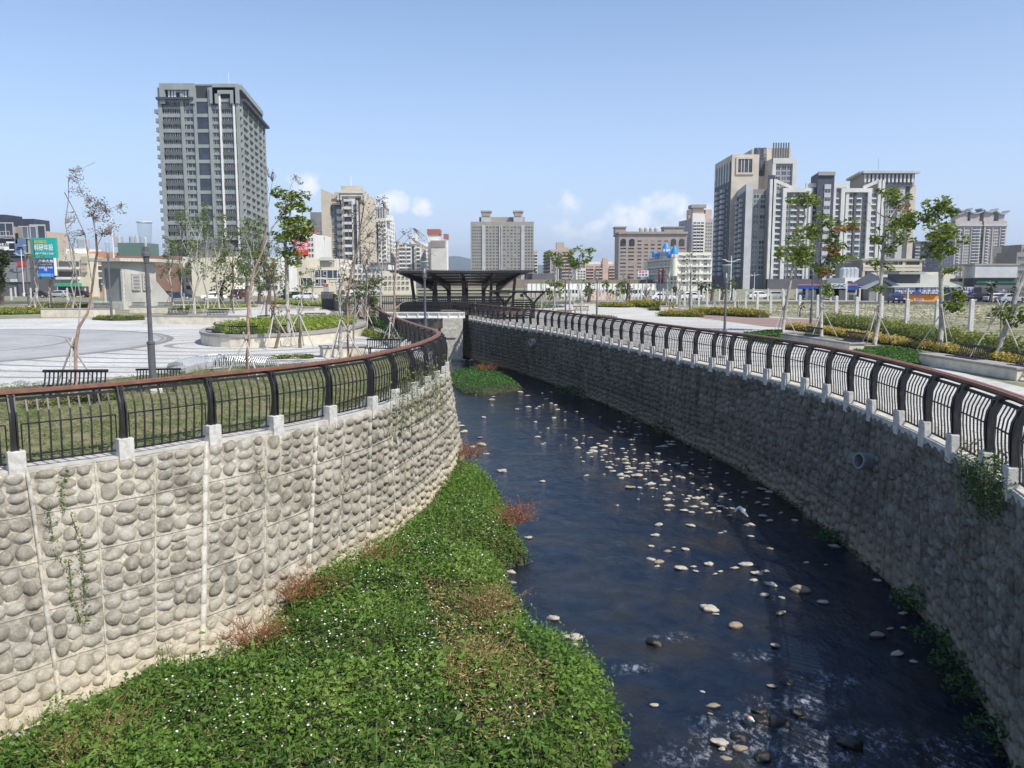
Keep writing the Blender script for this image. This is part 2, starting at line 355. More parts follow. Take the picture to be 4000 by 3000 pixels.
wr=wall_mesh(WR,'retaining_wall',m_wr,UR0,UR1,1.5,.95,'long shaded dark retaining wall of cobbles along the right side of the stream',[(WR.upx(2619),.07,.55),(WR.upx(3395),.03,.35),(WR.upx(2210),.05,.2)],(WR.upx(3990)-3,UR1-1),5,prot=.072,fin=.05)
# ------------------------------------------------ ground: one sheet with the channel cut out of it
gm=MB()
def strip(Wl,sgn):
    us=np.arange(0,Wl.lt[-1],1.5).tolist()+[Wl.lt[-1]]
    pts=[Wl.top(u)+Wl.inward(min(max(u,.4),Wl.lt[-1]-.4))[1]*.3 for u in us]
    for a,b in zip(pts,pts[1:]):
        A=Vector((sgn*6000,a.y,0)); B=Vector((sgn*6000,b.y,0)); gm.quad(*( (a,b,B,A) if True else ()))
    return pts
pl=strip(WL,-1); prr=strip(WR,1)[::-1]
yl0,yl1=pl[0].y,pl[-1].y; yr1,yr0=prr[0].y,prr[-1].y; YE=84
gm.quad(pl[-1],(-6000,yl1,0),(-6000,YE,0),(pl[-1].x,YE,0)); gm.quad(prr[0],(6000,yr1,0),(6000,YE,0),(prr[0].x,YE,0))
gm.quad((-6000,YE,0),(6000,YE,0),(6000,30000,0),(-6000,30000,0))
gm.quad(pl[0],(pl[0].x,-300,0),(-6000,-300,0),(-6000,yl0,0)); gm.quad(prr[-1],(prr[-1].x,-300,0),(6000,-300,0),(6000,yr0,0))
m_ground=M('dry_grass_and_gravel',(.30,.27,.19),.95,(.15,.17,.075),.55,.5,8,det=10,ramp=(.40,.56))
tag(gm.build('ground',m_ground),kind='structure')
# ------------------------------------------------ water
m_water=bpy.data.materials.new('stream_water'); m_water.use_nodes=True
t=m_water.node_tree; b=t.nodes['Principled BSDF']; b.inputs['Roughness'].default_value=.06; b.inputs['IOR'].default_value=1.33
tc=t.nodes.new('ShaderNodeTexCoord')
def wnz(s,d,sc=(1,1,1),r=.55,dist=0):
    mp=t.nodes.new('ShaderNodeMapping'); mp.inputs['Scale'].default_value=sc; t.links.new(tc.outputs['Object'],mp.inputs[0])
    n=t.nodes.new('ShaderNodeTexNoise'); n.inputs['Scale'].default_value=s; n.inputs['Detail'].default_value=d; n.inputs['Roughness'].default_value=r; n.inputs['Distortion'].default_value=dist; t.links.new(mp.outputs[0],n.inputs[0]); return n.outputs[0]
def wr_(f,a,b_,ca,cb):
    r=t.nodes.new('ShaderNodeValToRGB'); r.color_ramp.elements[0].position=a; r.color_ramp.elements[1].position=b_; r.color_ramp.elements[0].color=(*ca,1); r.color_ramp.elements[1].color=(*cb,1); t.links.new(f,r.inputs[0]); return r.outputs[0]
def wmx(f,a,b_):
    n=t.nodes.new('ShaderNodeMix'); n.data_type='RGBA'; t.links.new(f,n.inputs[0])
    for k,v in ((6,a),(7,b_)):
        if isinstance(v,tuple): n.inputs[k].default_value=(*v,1)
        else: t.links.new(v,n.inputs[k])
    return n.outputs[2]
bed=wr_(wnz(.8,6),.45,.75,(.006,.012,.027),(.030,.027,.018))
fa=t.nodes.new('ShaderNodeAttribute'); fa.attribute_name='foam'
fm=t.nodes.new('ShaderNodeMath'); fm.operation='MULTIPLY'; t.links.new(fa.outputs['Fac'],fm.inputs[0]); t.links.new(wr_(wnz(7.5,12,(1,.6,1),.82,.35),.51,.63,(0,0,0),(1,1,1)),fm.inputs[1])
t.links.new(wmx(fm.outputs[0],bed,(.34,.37,.42)),b.inputs['Base Color'])
rm=t.nodes.new('ShaderNodeMath'); rm.operation='MULTIPLY_ADD'; rm.inputs[1].default_value=.5; rm.inputs[2].default_value=.06; t.links.new(fm.outputs[0],rm.inputs[0]); t.links.new(rm.outputs[0],b.inputs['Roughness'])
b1=t.nodes.new('ShaderNodeBump'); b1.inputs['Strength'].default_value=.55; b1.inputs['Distance'].default_value=.10; t.links.new(wnz(2.6,8,(1.0,.65,1),.62,.8),b1.inputs['Height'])
b2=t.nodes.new('ShaderNodeBump'); b2.inputs['Strength'].default_value=.45; b2.inputs['Distance'].default_value=.03; t.links.new(wnz(13,5,(1,.6,1),.6,.5),b2.inputs['Height']); t.links.new(b1.outputs[0],b2.inputs['Normal']); t.links.new(b2.outputs[0],b.inputs['Normal'])
FOAM=[(2960,2830,330,70),(3150,2960,300,80),(3250,2660,160,40),(2480,2610,100,30),(2880,2900,260,80),(3350,2900,300,100),(2620,2490,140,22),(2960,2560,120,25),(3700,2960,200,120),(2700,2950,200,60),(3100,2750,260,50)]
xs=np.arange(-14,13,.12); ys=np.concatenate([np.arange(2,30,.12),np.arange(30,92,.5)])
nx,ny=len(xs),len(ys); wv=[]; fo=[]
for yy in ys:
    for xx in xs:
        z=.022*mnoise.noise(Vector((xx*1.1,yy*.7,0)))
        foam=0
        if yy<24:
            P_=px((xx,yy,ZW)) if yy>5 else (0,9999)
            for fx,fy,rx,ry in FOAM: foam=max(foam,1-math.hypot((P_[0]-fx)/rx,(P_[1]-fy)/ry))
            turb=max(0,min(1,(17-yy)/7)); z+=turb*(.05*mnoise.noise(Vector((xx*2.2,yy*1.5,3)))+.03*mnoise.noise(Vector((xx*5,yy*3.4,9))))
            if yy<5: foam=.6
        wv.append((xx,yy,ZW+z)); fo.append(max(0,min(1,foam*1.6)))
me=bpy.data.meshes.new('water'); me.from_pydata(wv,[],[(j*nx+i,j*nx+i+1,(j+1)*nx+i+1,(j+1)*nx+i) for j in range(ny-1) for i in range(nx-1)])
me.materials.append(m_water); me.polygons.foreach_set('use_smooth',[True]*len(me.polygons)); a_=me.attributes.new('foam','FLOAT','POINT'); a_.data.foreach_set('value',fo)
wo_=bpy.data.objects.new('water',me); COL.objects.link(wo_); tag(wo_,kind='structure')
# river bed under everything
tag(MB().box((-20,-14,-4.6),(16,95,-4.3)).build('riverbed',M('bed_gravel',(.12,.11,.09))),kind='structure')
# ------------------------------------------------ railings
def profile(z):                              # riverward offset of post and balusters at height z
    return float(np.interp(z,[.1,.4,.68,.9,1.08,1.25,1.37],[.02,.04,.075,.08,.045,-.04,-.09]))
def railing(Wl,us,label,side,hz=1.37):
    th=thing('railing',Wl.top(us[len(us)//2]),label,'railing')
    base=.10
    def P(u,z,off): 
        t_=Wl.top(u); _,n=Wl.inward(u); return Vector((t_.x,t_.y,z))+n*(base-off)
    # continuous brown handrail and dark rail
    cu=[]
    for a,b in zip(us,us[1:]): cu+= [a+(b-a)*k/3 for k in range(3)]
    cu.append(us[-1])
    def sweep(off,w,z0,z1,name,mat):
        mb=MB()
        for a,b in zip(cu,cu[1:]):
            q=[]
            for u in (a,b):
                q.append((P(u,0,off+w/2),P(u,0,off-w/2)))
            f=lambda z:[Vector((p.x,p.y,z)) for p in (q[0][0],q[1][0],q[1][1],q[0][1])]
            mb.hexa(f(z0),f(z1))
        o=mb.build(name,mat,th); return o
    sweep(-.24,.075,hz-.02,hz+.035,'handrail',m_brown); sweep(-.155,.075,hz-.025,hz+.03,'handrail',m_brown)
    sweep(-.19,.06,hz-.08,hz-.03,'handrail_bearer',m_dark)
    for i,u in enumerate(us):
        p=Wl.top(u); a,n=Wl.inward(u); rot=Matrix(((a.x,n.x,0),(a.y,n.y,0),(0,0,1)))
        b=MB(); b.box((-.14,-.08,-.2),(.14,.14,.36),rot,(p.x,p.y,0)); 
        b.hexa([Vector((p.x,p.y,0))+rot@Vector(v) for v in ((-.12,.14,0.0),(.12,.14,0.0),(.12,.52,0.0),(-.12,.52,0.0))],[Vector((p.x,p.y,0))+rot@Vector(v) for v in ((-.12,.14,.33),(.12,.14,.33),(.12,.40,.10),(-.12,.40,.10))])
        b.build('granite_block',m_gran,th,bevel=.008)
        m=MB(); zs=[.30,.38,.55,.72,.9,1.05,1.2,hz-.03]; 
        for sx in (-.047,.047):
            for za,zb in zip(zs,zs[1:]):
                wa,wb=[.05+ .028*abs(z-.8)/.55 for z in (za,zb)]
                oa,ob=profile(za),profile(zb)
                L=lambda z,o,w,x:[Vector((p.x,p.y,z))+rot@Vector((x+dx,base-o+dy,0)) for dx,dy in ((-.013,-w),(.013,-w),(.013,w),(-.013,w))]
                m.hexa(L(za,oa,wa,sx),L(zb,ob,wb,sx))
        m.box((-.03,.02,.3),(.03,.12,1.28),rot,(p.x,p.y,0)) if i%1==0 else None
        m.box((-.05,.08,hz-.09),(.05,.40,hz-.045),rot,(p.x,p.y,0))
        m.build('post',m_dark,th)
    for a_,b_ in zip(us,us[1:]):
        m=MB(); L=b_-a_; g=.14; nb=max(4,int(round((L-2*g)/.17)))
        ends=[a_+.07,a_+L*.33,a_+L*.66,b_-.07]
        def bar(z,off,w,h,e=ends):
            for x,y in zip(e,e[1:]):
                q=[P(x,0,off+w/2),P(y,0,off+w/2),P(y,0,off-w/2),P(x,0,off-w/2)]
                m.hexa([Vector((p.x,p.y,z-h/2)) for p in q],[Vector((p.x,p.y,z+h/2)) for p in q])
        bar(hz-.12,-.07,.06,.05); bar(.82,profile(.82)-.03,.022,.025,[a_+.12,a_+L*.33,a_+L*.66,b_-.12]); bar(.13,.0,.03,.035)
        for k in range(nb):
            u=a_+g+(L-2*g)*(k+.5)/nb; zs=[.13,.4,.62,.84,1.04,1.24]
            pts=[P(u,z,profile(z)+.01) for z in zs]; ad,nd=Wl.inward(u)
            for p,q in zip(pts,pts[1:]):
                w,dp=.0145,.011
                m.hexa([p+ad*x*w+nd*y*dp for x,y in ((-1,-1),(1,-1),(1,1),(-1,1))],[q+ad*x*w+nd*y*dp for x,y in ((-1,-1),(1,-1),(1,1),(-1,1))])
        for u in (a_+.12,b_-.12): 
            q=P(u,0,.03); m.box((-.009,-.009,.13),(.009,.009,.82),None,(q.x,q.y,0))
        m.build('baluster_panel',m_dark,th)
    return th
lp=[72,490,836,1086,1296,1457,1547,1619]
usL=[WL.upx(x,lo=3,hi=26) for x in lp]; usL=[usL[0]-3.6,usL[0]-1.8]+usL
while usL[-1]+1.6<WL.lt[-1]-3: usL.append(usL[-1]+1.55)
railing(WL,usL,'curved dark railing with brown handrail on the left wall, granite foot blocks','l')
rpx=[c/2.212+2000 for c in (40,95,155,220,285,340,400,460,515,575,640,710,785,855,935,1022,1115,1215,1325,1445,1575,1730,1880,2030,2200)]+[c/2.212+3000 for c in (150,315,500,690,890,1130,1345,1590,1870,2090)]
usR=sorted(WR.upx(x) for x in rpx)
while usR[-1]+1.5<WR.lt[-1]-1: usR.append(usR[-1]+1.5)
while usR[0]>3.2: usR.insert(0,usR[0]-1.6)
railing(WR,usR,'long dark railing with curved balusters on the shaded right wall','r')
# ------------------------------------------------ vegetated bank at the foot of the left wall
m_leafbank=M('bank_leaves',(.21,.31,.05),.5,(.08,.16,.025),.7,tint=[(.028,.08,.014),(.08,.18,.025),(.17,.31,.045),(.32,.42,.09)],trans=.4,spec=.4)
m_leafdry=M('dry_stalks',(.34,.16,.07),.9,(.22,.10,.05),4,tint=[(.20,.07,.03),(.36,.17,.08),(.48,.30,.15)])
m_straw=M('straw_stalks',(.36,.25,.11),.9,(.22,.16,.06),4,tint=[(.20,.14,.05),(.36,.22,.09),(.50,.36,.18)])
m_flower=M('white_petals',(.85,.84,.80),.6,(.8,.8,.75),5)
m_soil=M('dark_soil',(.06,.055,.03),.95,(.03,.035,.015),3)
BANKpx=[(-700,3000),(0,2895),(110,2865),(250,2800),(400,2700),(600,2590),(868,2575),(940,2530),(1060,2430),(1128,2290),(1250,2245),(1366,2205),(1460,2130),(1590,2040),(1690,1950),(1752,1872),(1762,1800),(1800,1790),(1880,1830),(1945,1900),(1985,1990),(2005,2060),(2075,2150),(1960,2180),(1965,2235),(2060,2370),(2075,2450),(2190,2480),(2350,2590),(2440,2790),(2470,2870),(2400,2920),(2335,3010),(2300,3300),(1500,3700),(-900,3700)]
ZB=-3.12
BP=[G(x,y,ZB) for x,y in BANKpx]
def bankh(x,y,poly,hmax=.5,w=1.1,n=.16):
    d=polydist(x,y,poly); ins=inpoly(x,y,poly); t=np.clip(d/w,0,1)
    nz=np.array([mnoise.noise(Vector((a*.9,b*.9,0)))+.5*mnoise.noise(Vector((a*2.3,b*2.3,5))) for a,b in zip(x,y)])
    return np.where(ins,ZW+.08+hmax*(t*(2-t))+n*nz*t,ZW-.25)
def mound(name,poly,mat,step=.16,**k):
    xs=[p[0] for p in poly]; ys=[p[1] for p in poly]; X=np.arange(min(xs)-.3,max(xs)+.3,step); Y=np.arange(min(ys)-.3,max(ys)+.3,step)
    gx,gy=np.meshgrid(X,Y); h=bankh(gx.ravel(),gy.ravel(),poly,**k)
    nx,ny=len(X),len(Y); me=bpy.data.meshes.new(name); V=np.stack([gx.ravel(),gy.ravel(),h-.08],1)
    me.from_pydata(V.tolist(),[],[(j*nx+i,j*nx+i+1,(j+1)*nx+i+1,(j+1)*nx+i) for j in range(ny-1) for i in range(nx-1) if max(h[j*nx+i],h[j*nx+i+1],h[(j+1)*nx+i],h[(j+1)*nx+i+1])>ZW-.1])
    me.materials.append(mat); o=bpy.data.objects.new(name,me); COL.objects.link(o); return o
tag(mound('river_bank',BP,m_soil),kind='structure')
def samp(poly,n):
    xs=[p[0] for p in poly]; ys=[p[1] for p in poly]; out=np.zeros((0,2))
    while len(out)<n:
        c=np.stack([rng.uniform(min(xs),max(xs),n*2),rng.uniform(min(ys),max(ys),n*2)],1); out=np.concatenate([out,c[inpoly(c[:,0],c[:,1],poly)]])
    return out[:n]
vis=[p for p in BP]
Q=samp(BP,105000); hq=bankh(Q[:,0],Q[:,1],BP)
Q=Q+rng.normal(0,.07,Q.shape)*(rng.uniform(0,1,(len(Q),1))<.5); hq=np.where(hq<ZW,ZW+.12,hq); keep=(Q[:,1]>8.0); Q=Q[keep]; hq=hq[keep]
cl=np.array([mnoise.noise(Vector((a*.55,b*.55,2)))*1.2+mnoise.noise(Vector((a*2.1,b*2.1,7)))*.5 for a,b in Q])
tint=np.clip(.45+cl*.55,0,1)
up=np.abs(rng.normal(0,.09,len(Q)))*(1+2.6*np.clip(cl,0,1))
P3=np.stack([Q[:,0],Q[:,1],hq+up-.02],1)
PX=np.array([px(p) for p in P3])
def near(poly_px): return inpoly(PX[:,0],PX[:,1],poly_px)
brown=near([(1650,2250),(1990,2300),(2030,2500),(2180,2620),(2150,2800),(1900,2900),(1750,2700),(1700,2450)])&(rng.uniform(0,1,len(Q))<.36)
g1=~brown
tag(leafmesh('bank_foliage',P3[g1],rng.choice([.05,.075,.10,.14],len(P3[g1]),p=[.3,.37,.25,.08]),m_leafbank,aspect=.42,up=.5,tint=tint[g1]),'dense green leafy ground cover with brown patches filling the left bank below the wall','ground cover',kind='stuff')
bl_=brown|(rng.uniform(0,1,len(Q))<.035*np.clip(.3-cl,0,1)*3)
tag(leafmesh('dry_undergrowth',P3[bl_]+np.array([0,0,.03]),.10,m_straw,aspect=.16,up=-.3),'dry brown stalks and grass mixed through the left bank plants','dry grass',kind='stuff')
bw=samp(BP,2600); bh_=bankh(bw[:,0],bw[:,1],BP); bc=np.array([mnoise.noise(Vector((a*.8,b*.8,11))) for a,b in bw]); kk=(bc>.12)&(bw[:,1]>8); bw=bw[kk]; bh_=bh_[kk]
wm=MB()
for (a,b),h0 in zip(bw,bh_):
    L=rng.uniform(.25,.6); d=Vector((rng.normal(0,.3),rng.normal(0,.3),1)).normalized(); p=Vector((a,b,h0)); q=p+d*L; s_=Vector((.012,0,0)); wm.add([p-s_,p+s_,q+Vector((rng.normal(0,.06),0,-.03))],[(0,1,2)])
    for _ in range(4):
        e=p.lerp(q,rng.uniform(.4,1)); w_=Vector(rng.normal(0,1,3)).normalized()*rng.uniform(.05,.09); u_=Vector((0,0,1)).cross(w_)*.22; wm.add([e,e+w_*.5+u_,e+w_,e+w_*.5-u_],[(0,1,2,3)])
tag(wm.build('tall_weeds',M('weed_green',(.20,.30,.06),.6,(.10,.17,.03),.8,trans=.3)),'taller leafy weeds sticking up from the left bank','weeds',kind='stuff')
# flowers
fm_=MB(); fc=0
ctr=[(1820,2010,60,60),(1920,2060,70,60),(1880,2230,160,60),(1990,2330,60,90),(1450,2410,180,70),(1250,2500,200,60),(1500,2280,150,60),(1700,2500,200,140),(1300,2800,300,160),(1600,2750,200,200),(900,2780,250,120),(2060,2420,30,60),(2000,2750,120,120),(1830,1840,50,20),(1650,2120,120,60)]
idx=rng.permutation(len(P3))
for i in idx:
    if fc>800: break
    x,y=PX[i]; w=max([0.03]+[1-math.hypot((x-a)/(r1*1.6),(y-b)/(r2*1.6)) for a,b,r1,r2 in ctr])
    if rng.uniform()<max(.004,w*.26):
        p=Vector(P3[i])+Vector((0,0,.07+rng.uniform(0,.06))); s=.015*rng.uniform(.6,1.4); tl=Vector((rng.normal(0,.35),-.25+rng.normal(0,.3),1)).normalized(); a=tl.orthogonal().normalized(); b_=tl.cross(a); r0=rng.uniform(0,6)
        vs=[p]
        for k in range(10):
            rr=s*(1.25 if k%2==0 else .55); vs.append(p+(a*math.cos(r0+k*math.pi/5)+b_*math.sin(r0+k*math.pi/5))*rr+tl*(.006 if k%2==0 else 0))
        fm_.add(vs,[(0,1+k,1+(k+1)%10) for k in range(10)]); fc+=1
tag(fm_.build('small_flowers',m_flower),'tiny white daisy-like flowers dotted over the left bank foliage','flowers',kind='stuff')
# dry reddish brush
def brush(pxy,rpx,label,n=420,h=.55,z=-3.1,green=0):
    m_leafdry=m_straw if ('middle' in label or 'stalks' in label or 'dull' in label or 'wilted' in label) else MAT['dry_stalks']
    c=G(pxy[0],pxy[1],z+.22); D=c.y; rx=rpx[0]/FPX*D*1.15; h=h*1.25; th=thing('dry_shrub',(c.x,c.y,ZW+.2),label,'shrub','dry reddish shrubs along the stream')
    m=MB(); pts=[]
    for k in range(int(n*.25)):
        a=rng.uniform(0,6.28); r=rng.uniform(0,1)**.6; b0=Vector((c.x+math.cos(a)*r*rx*.7,c.y+math.sin(a)*r*rx*1.0,c.z-.15)); d=Vector((rng.normal(0,.35)+math.cos(a)*.4,rng.normal(0,.35)+math.sin(a)*.4,rng.uniform(.4,1))); L=h*rng.uniform(.5,1.1)
        mid=b0+d*L*.5+Vector((rng.normal(0,.04),rng.normal(0,.04),0)); end=b0+d*L+Vector((rng.normal(0,.1),rng.normal(0,.1),-.05))
        m.tube([b0,mid,end],[.006,.005,.003],3,False)
        for _ in range(3): 
            e=mid.lerp(end,rng.uniform(0,1)); m.tube([e,e+Vector(rng.normal(0,.11,3))],[.004,.002],3,False)
        for _ in range(5): pts.append(tuple(b0.lerp(end,rng.uniform(.3,1))+Vector(rng.normal(0,.07,3))))
    m.build('twigs',m_leafdry,th); leafmesh('dry_leaves',pts,.045,m_leafdry,th,aspect=.4)
    return th
for a in (((1200,2305),(75,60),'rust-red dry shrub against the foot of the pale stone wall'),((1000,2500),(60,40),'low brown dry shrub at the wall base beside bare stones'),((1830,1765),(70,50),'large reddish dry shrub where the bank narrows beside the wall corner'),((1900,1436),(50,25),'dry reddish shrub on the far green islet'),((2010,2020),(50,30),'small dry shrub leaning over the water beside white flowers'),((1880,2620),(110,110),'dry brown stalks standing in the middle of the bank foliage'),((1480,2180),(60,30),'dull brown dried stems near the wall foot'),((350,2930),(90,30),'brown wilted stems near the bottom left corner'),((1890,2380),(60,60),'thin dry stalks beside the white flower drift')):
    brush(a[0],a[1],a[2],n=420 if a[1][0]<90 else 560)
# islet
IP=[G(x,y,-3.35) for x,y in [(1745,1440),(1760,1462),(1850,1450),(1950,1462),(2010,1490),(2040,1515),(1980,1530),(1880,1540),(1800,1530),(1765,1500),(1735,1470)]]
tag(mound('islet',IP,m_soil,hmax=.3,w=.8,n=.08),kind='structure')
QI=samp(IP,5200); hi=bankh(QI[:,0],QI[:,1],IP,.3,.8,.08)
m_leafislet=M('islet_leaves',(.06,.19,.03),.55,(.03,.12,.02),1.5,tint=[(.02,.08,.015),(.05,.18,.025),(.13,.30,.05)],trans=.3)
tag(leafmesh('islet_foliage',np.stack([QI[:,0],QI[:,1],hi+np.abs(rng.normal(0,.08,len(QI)))],1),.13,m_leafislet,aspect=.4,up=.4),'bright green water plants covering the far islet in the stream','water plants',kind='stuff')
# weeds at the foot of the right wall, and fringe along it
m_weed=M('weed_leaves',(.07,.15,.03),.55,(.04,.09,.02),2,tint=[(.02,.06,.015),(.05,.13,.025),(.11,.21,.05)],trans=.3)
def clump(c,r,h,n,size,label,mat=None,name='weed_clump',cat='weeds',group=None):
    th=thing(name,c,label,cat,group); mat=mat or m_weed
    a=rng.uniform(0,6.283,n); rr=rng.uniform(0,1,n)**.5*r; z=rng.uniform(0,1,n)**.8*h*(1-.5*rr/r)
    leafmesh('leaves',np.stack([c[0]+np.cos(a)*rr,c[1]+np.sin(a)*rr,c[2]+z],1),size,mat,th,aspect=.35,up=.2)
    return th
for x,y,r,h,n,l in ((3250,2110,.45,.35,170,'green weeds at the shaded wall foot beside a flat oval stone'),(3575,2380,.5,.6,260,'taller green weeds growing from the shaded wall foot'),(3640,2515,.45,.4,180,'leafy weeds at the right wall foot over tumbled stones'),(3720,2620,.4,.4,150,'small green weeds halfway along the dark near wall foot'),(3790,2720,.4,.4,160,'bushy weeds low on the near right wall foot'),(3880,2880,.4,.4,160,'green weeds in the bottom right corner by the rapids'),(2625,1690,.9,.7,260,'dark bush at the right wall foot near the pale wall joint'),(2240,1540,1.0,.6,220,'dark weeds at the far right wall foot'),(1775,1385,1.1,.8,320,'dark green bush in the water at the far end of the right wall')):
    g=G(x,y,ZW+.1); clump(g,r,h,n,.12 if g.y<25 else .2,l)
fr=[]
for k in range(5200):
    u=rng.uniform(2,WR.lt[-1]-14); p=WR.bot(u); _,a,dn,n=WR.frame(u,.97); fr.append(tuple(p+n*rng.uniform(-.05,.22)*rng.uniform(0,1)+Vector((0,0,rng.uniform(0,.28)*max(0,.4+mnoise.noise(Vector((u*.6,0,0))))*1.6))))
tag(leafmesh('wall_foot_moss',fr,.075,M('moss',(.05,.075,.02),.8,(.03,.05,.015),3,tint=[(.02,.035,.012),(.05,.08,.02),(.08,.11,.03)]),aspect=.6),'dark moss and weeds fringing the waterline of the right wall','moss',kind='stuff')
# hanging vines
def vine(name,paths,label,size,mat,dens=70,spread=.05,thick=.006):
    th=thing(name,paths[0][0],label,'vine'); m=MB(); pts=[]
    for p in paths:
        q=resample(p,.06); m.tube(q,thick,4,False)
        for v in q:
            for _ in range(int(max(1,dens*.06))+ (rng.uniform()<.5)): pts.append(tuple(v+Vector(rng.normal(0,spread,3))+Vector((.02,-.03,0))))
    m.build('stems',M('vine_stem',(.16,.15,.06),.8),th); leafmesh('leaves',pts,size,mat,th,aspect=.5); return th
m_vine=M('vine_leaves',(.16,.24,.04),.55,(.08,.15,.03),3,tint=[(.06,.12,.02),(.16,.26,.05),(.32,.34,.07)],trans=.3)
def wallpath(pp):                            # photo polyline projected onto the left wall face
    out=[]
    for x,y in pp:
        best=None
        for u in np.arange(2,26,.12):
            for v in np.arange(0,1,.03):
                q=px(WL.at(u,v)); d=(q[0]-x)**2+(q[1]-y)**2
                if best is None or d<best[0]: best=(d,u,v)
        p,a,dn,n=WL.frame(best[1],best[2]); out.append(p+n*.09)
    return out
vine('climbing_vine',[wallpath([(250,1850),(235,1930),(250,1990)]),wallpath([(185,1990),(200,2120),(230,2220)]),wallpath([(285,2020),(300,2130),(320,2300),(345,2430)]),wallpath([(270,2200),(275,2330),(310,2450)])],'thin yellow-green vine hanging in strands down the pale wall',.055,m_vine,70,.035)
vine('climbing_vine',[wallpath([(990,1810),(1010,1860),(1030,1900)]),wallpath([(1325,1830),(1340,1900),(1330,1960)])],'short sparse vine on the middle of the pale wall',.05,m_vine,26,.03)
vs_=[]
for k in range(34):
    u=WL.upx(rng.uniform(1480,1730),hi=30)+rng.uniform(-.3,3.0); t=WL.top(u); p,a,dn,n=WL.frame(u,.02); L=rng.uniform(.2,1.2); z=rng.uniform(.1,.9)
    vs_.append([t+n*.12+Vector((0,0,z)),t+n*.2+Vector((0,0,z*.4)),p+dn*L*.5+n*.15,p+dn*L+n*.1])
vine('climbing_vine',vs_,'bushy vine tangled over the railing and wall at the left corner',.075,m_vine,26,.07)
vs_=[]
for k in range(30):
    u=WR.upx(rng.uniform(3770,3960))+rng.uniform(-.4,.4); t=WR.top(u); p,a,dn,n=WR.frame(u,.02); L=rng.uniform(.1,.7); z=rng.uniform(0,.55)
    vs_.append([t-n*.1+Vector((0,0,z)),t+n*.12+Vector((0,0,z*.5)),p+dn*L+n*.15])
vine('climbing_vine',vs_,'green creeper with small flowers spilling over the near right wall coping',.07,m_weed,50,.07)
vine('climbing_vine',[[WR.top(WR.upx(1600 if 0 else 3775))+Vector((-.15,0,.75)),WR.at(WR.upx(3775),.05)+Vector((-.15,-.1,0)),WR.at(WR.upx(3760),.45)+Vector((-.2,-.1,0))]],'long bare dry stem hanging down the dark wall',.03,m_leafdry,3,.03,.011)
# drain pipes in the walls
def drain(p,n,r,L,label,mat):
    th=thing('drain_pipe',p,label,'pipe'); n=n.normalized(); a=n.orthogonal().normalized(); b=n.cross(a); k=20; vs=[]
    for d,rr in ((-.3,r),(L,r),(L,r*.8),(-.3,r*.8)):
        for j in range(k): t=2*math.pi*j/k; vs.append(Vector(p)+n*d+(a*math.cos(t)+b*math.sin(t))*rr)
    m=MB(); m.add(vs,[(i*k+j,i*k+(j+1)%k,(i+1)*k+(j+1)%k,(i+1)*k+j) for i in range(3) for j in range(k)]); m.build('pipe_ring',mat,th)
    m=MB(); m.add([Vector(p)+n*.02+(a*math.cos(2*math.pi*j/k)+b*math.sin(2*math.pi*j/k))*r*.8 for j in range(k)],[tuple(range(k))]); m.build('pipe_bore',M('dark_void',(.02,.02,.018)),th)
wp=wallpath([(1545,1710)])[0]; _,a_,d_,n_=WL.frame(WL.upx(1545,hi=26),.25); drain(wp-n_*.1,n_+Vector((.3,-.1,-.1)),.2,.13,'round concrete drain pipe end on the pale left wall',M('old_pipe_concrete',(.34,.31,.25),.9,(.24,.22,.18),6,.4,30))
def rwp(x,y):
    best=None
    for u in np.arange(1,WR.lt[-1]-2,.2):
        for v in np.arange(0,1,.04):
            q=px(WR.at(u,v)); d=(q[0]-x)**2+(q[1]-y)**2
            if best is None or d<best[0]: best=(d,u,v)
    return WR.frame(best[1],best[2])
p,a_,d_,n_=rwp(3402,1795); drain(p,n_+Vector((0,-.35,0)),.2,.4,'grey drain pipe jutting from the near shaded wall',M('grey_pipe_concrete',(.30,.31,.32),.85,(.2,.2,.2),6,.4,30))
p,a_,d_,n_=rwp(2090,1335); drain(p,n_+Vector((0,-.2,0)),.24,.4,'pale drain pipe high on the far right wall',m_conc)
# ------------------------------------------------ river stones
def wet(m):
    t=m.node_tree; b=t.nodes['Principled BSDF']; l=b.inputs['Base Color'].links[0].from_socket; tc=t.nodes.new('ShaderNodeTexCoord'); s=t.nodes.new('ShaderNodeSeparateXYZ'); t.links.new(tc.outputs['Object'],s.inputs[0]); r=t.nodes.new('ShaderNodeValToRGB'); r.color_ramp.elements[0].position=.02; r.color_ramp.elements[1].position=.09; r.color_ramp.elements[0].color=(.22,.20,.17,1); r.color_ramp.elements[1].color=(1,1,1,1); t.links.new(s.outputs[2],r.inputs[0]); x=t.nodes.new('ShaderNodeMix'); x.data_type='RGBA'; x.blend_type='MULTIPLY'; x.inputs[0].default_value=1; t.links.new(l,x.inputs[6]); t.links.new(r.outputs[0],x.inputs[7]); t.links.new(x.outputs[2],b.inputs['Base Color'])
    return m
m_st=[M('pale_river_stone',(.50,.47,.40),.8,(.36,.33,.27),7,.5,25),M('tan_river_stone',(.36,.29,.21),.8,(.24,.2,.15),7,.5,25),M('wet_dark_stone',(.028,.026,.02),.3,(.012,.012,.01),7,.5,25)]
protos=[]; wet(m_st[0]); wet(m_st[1])
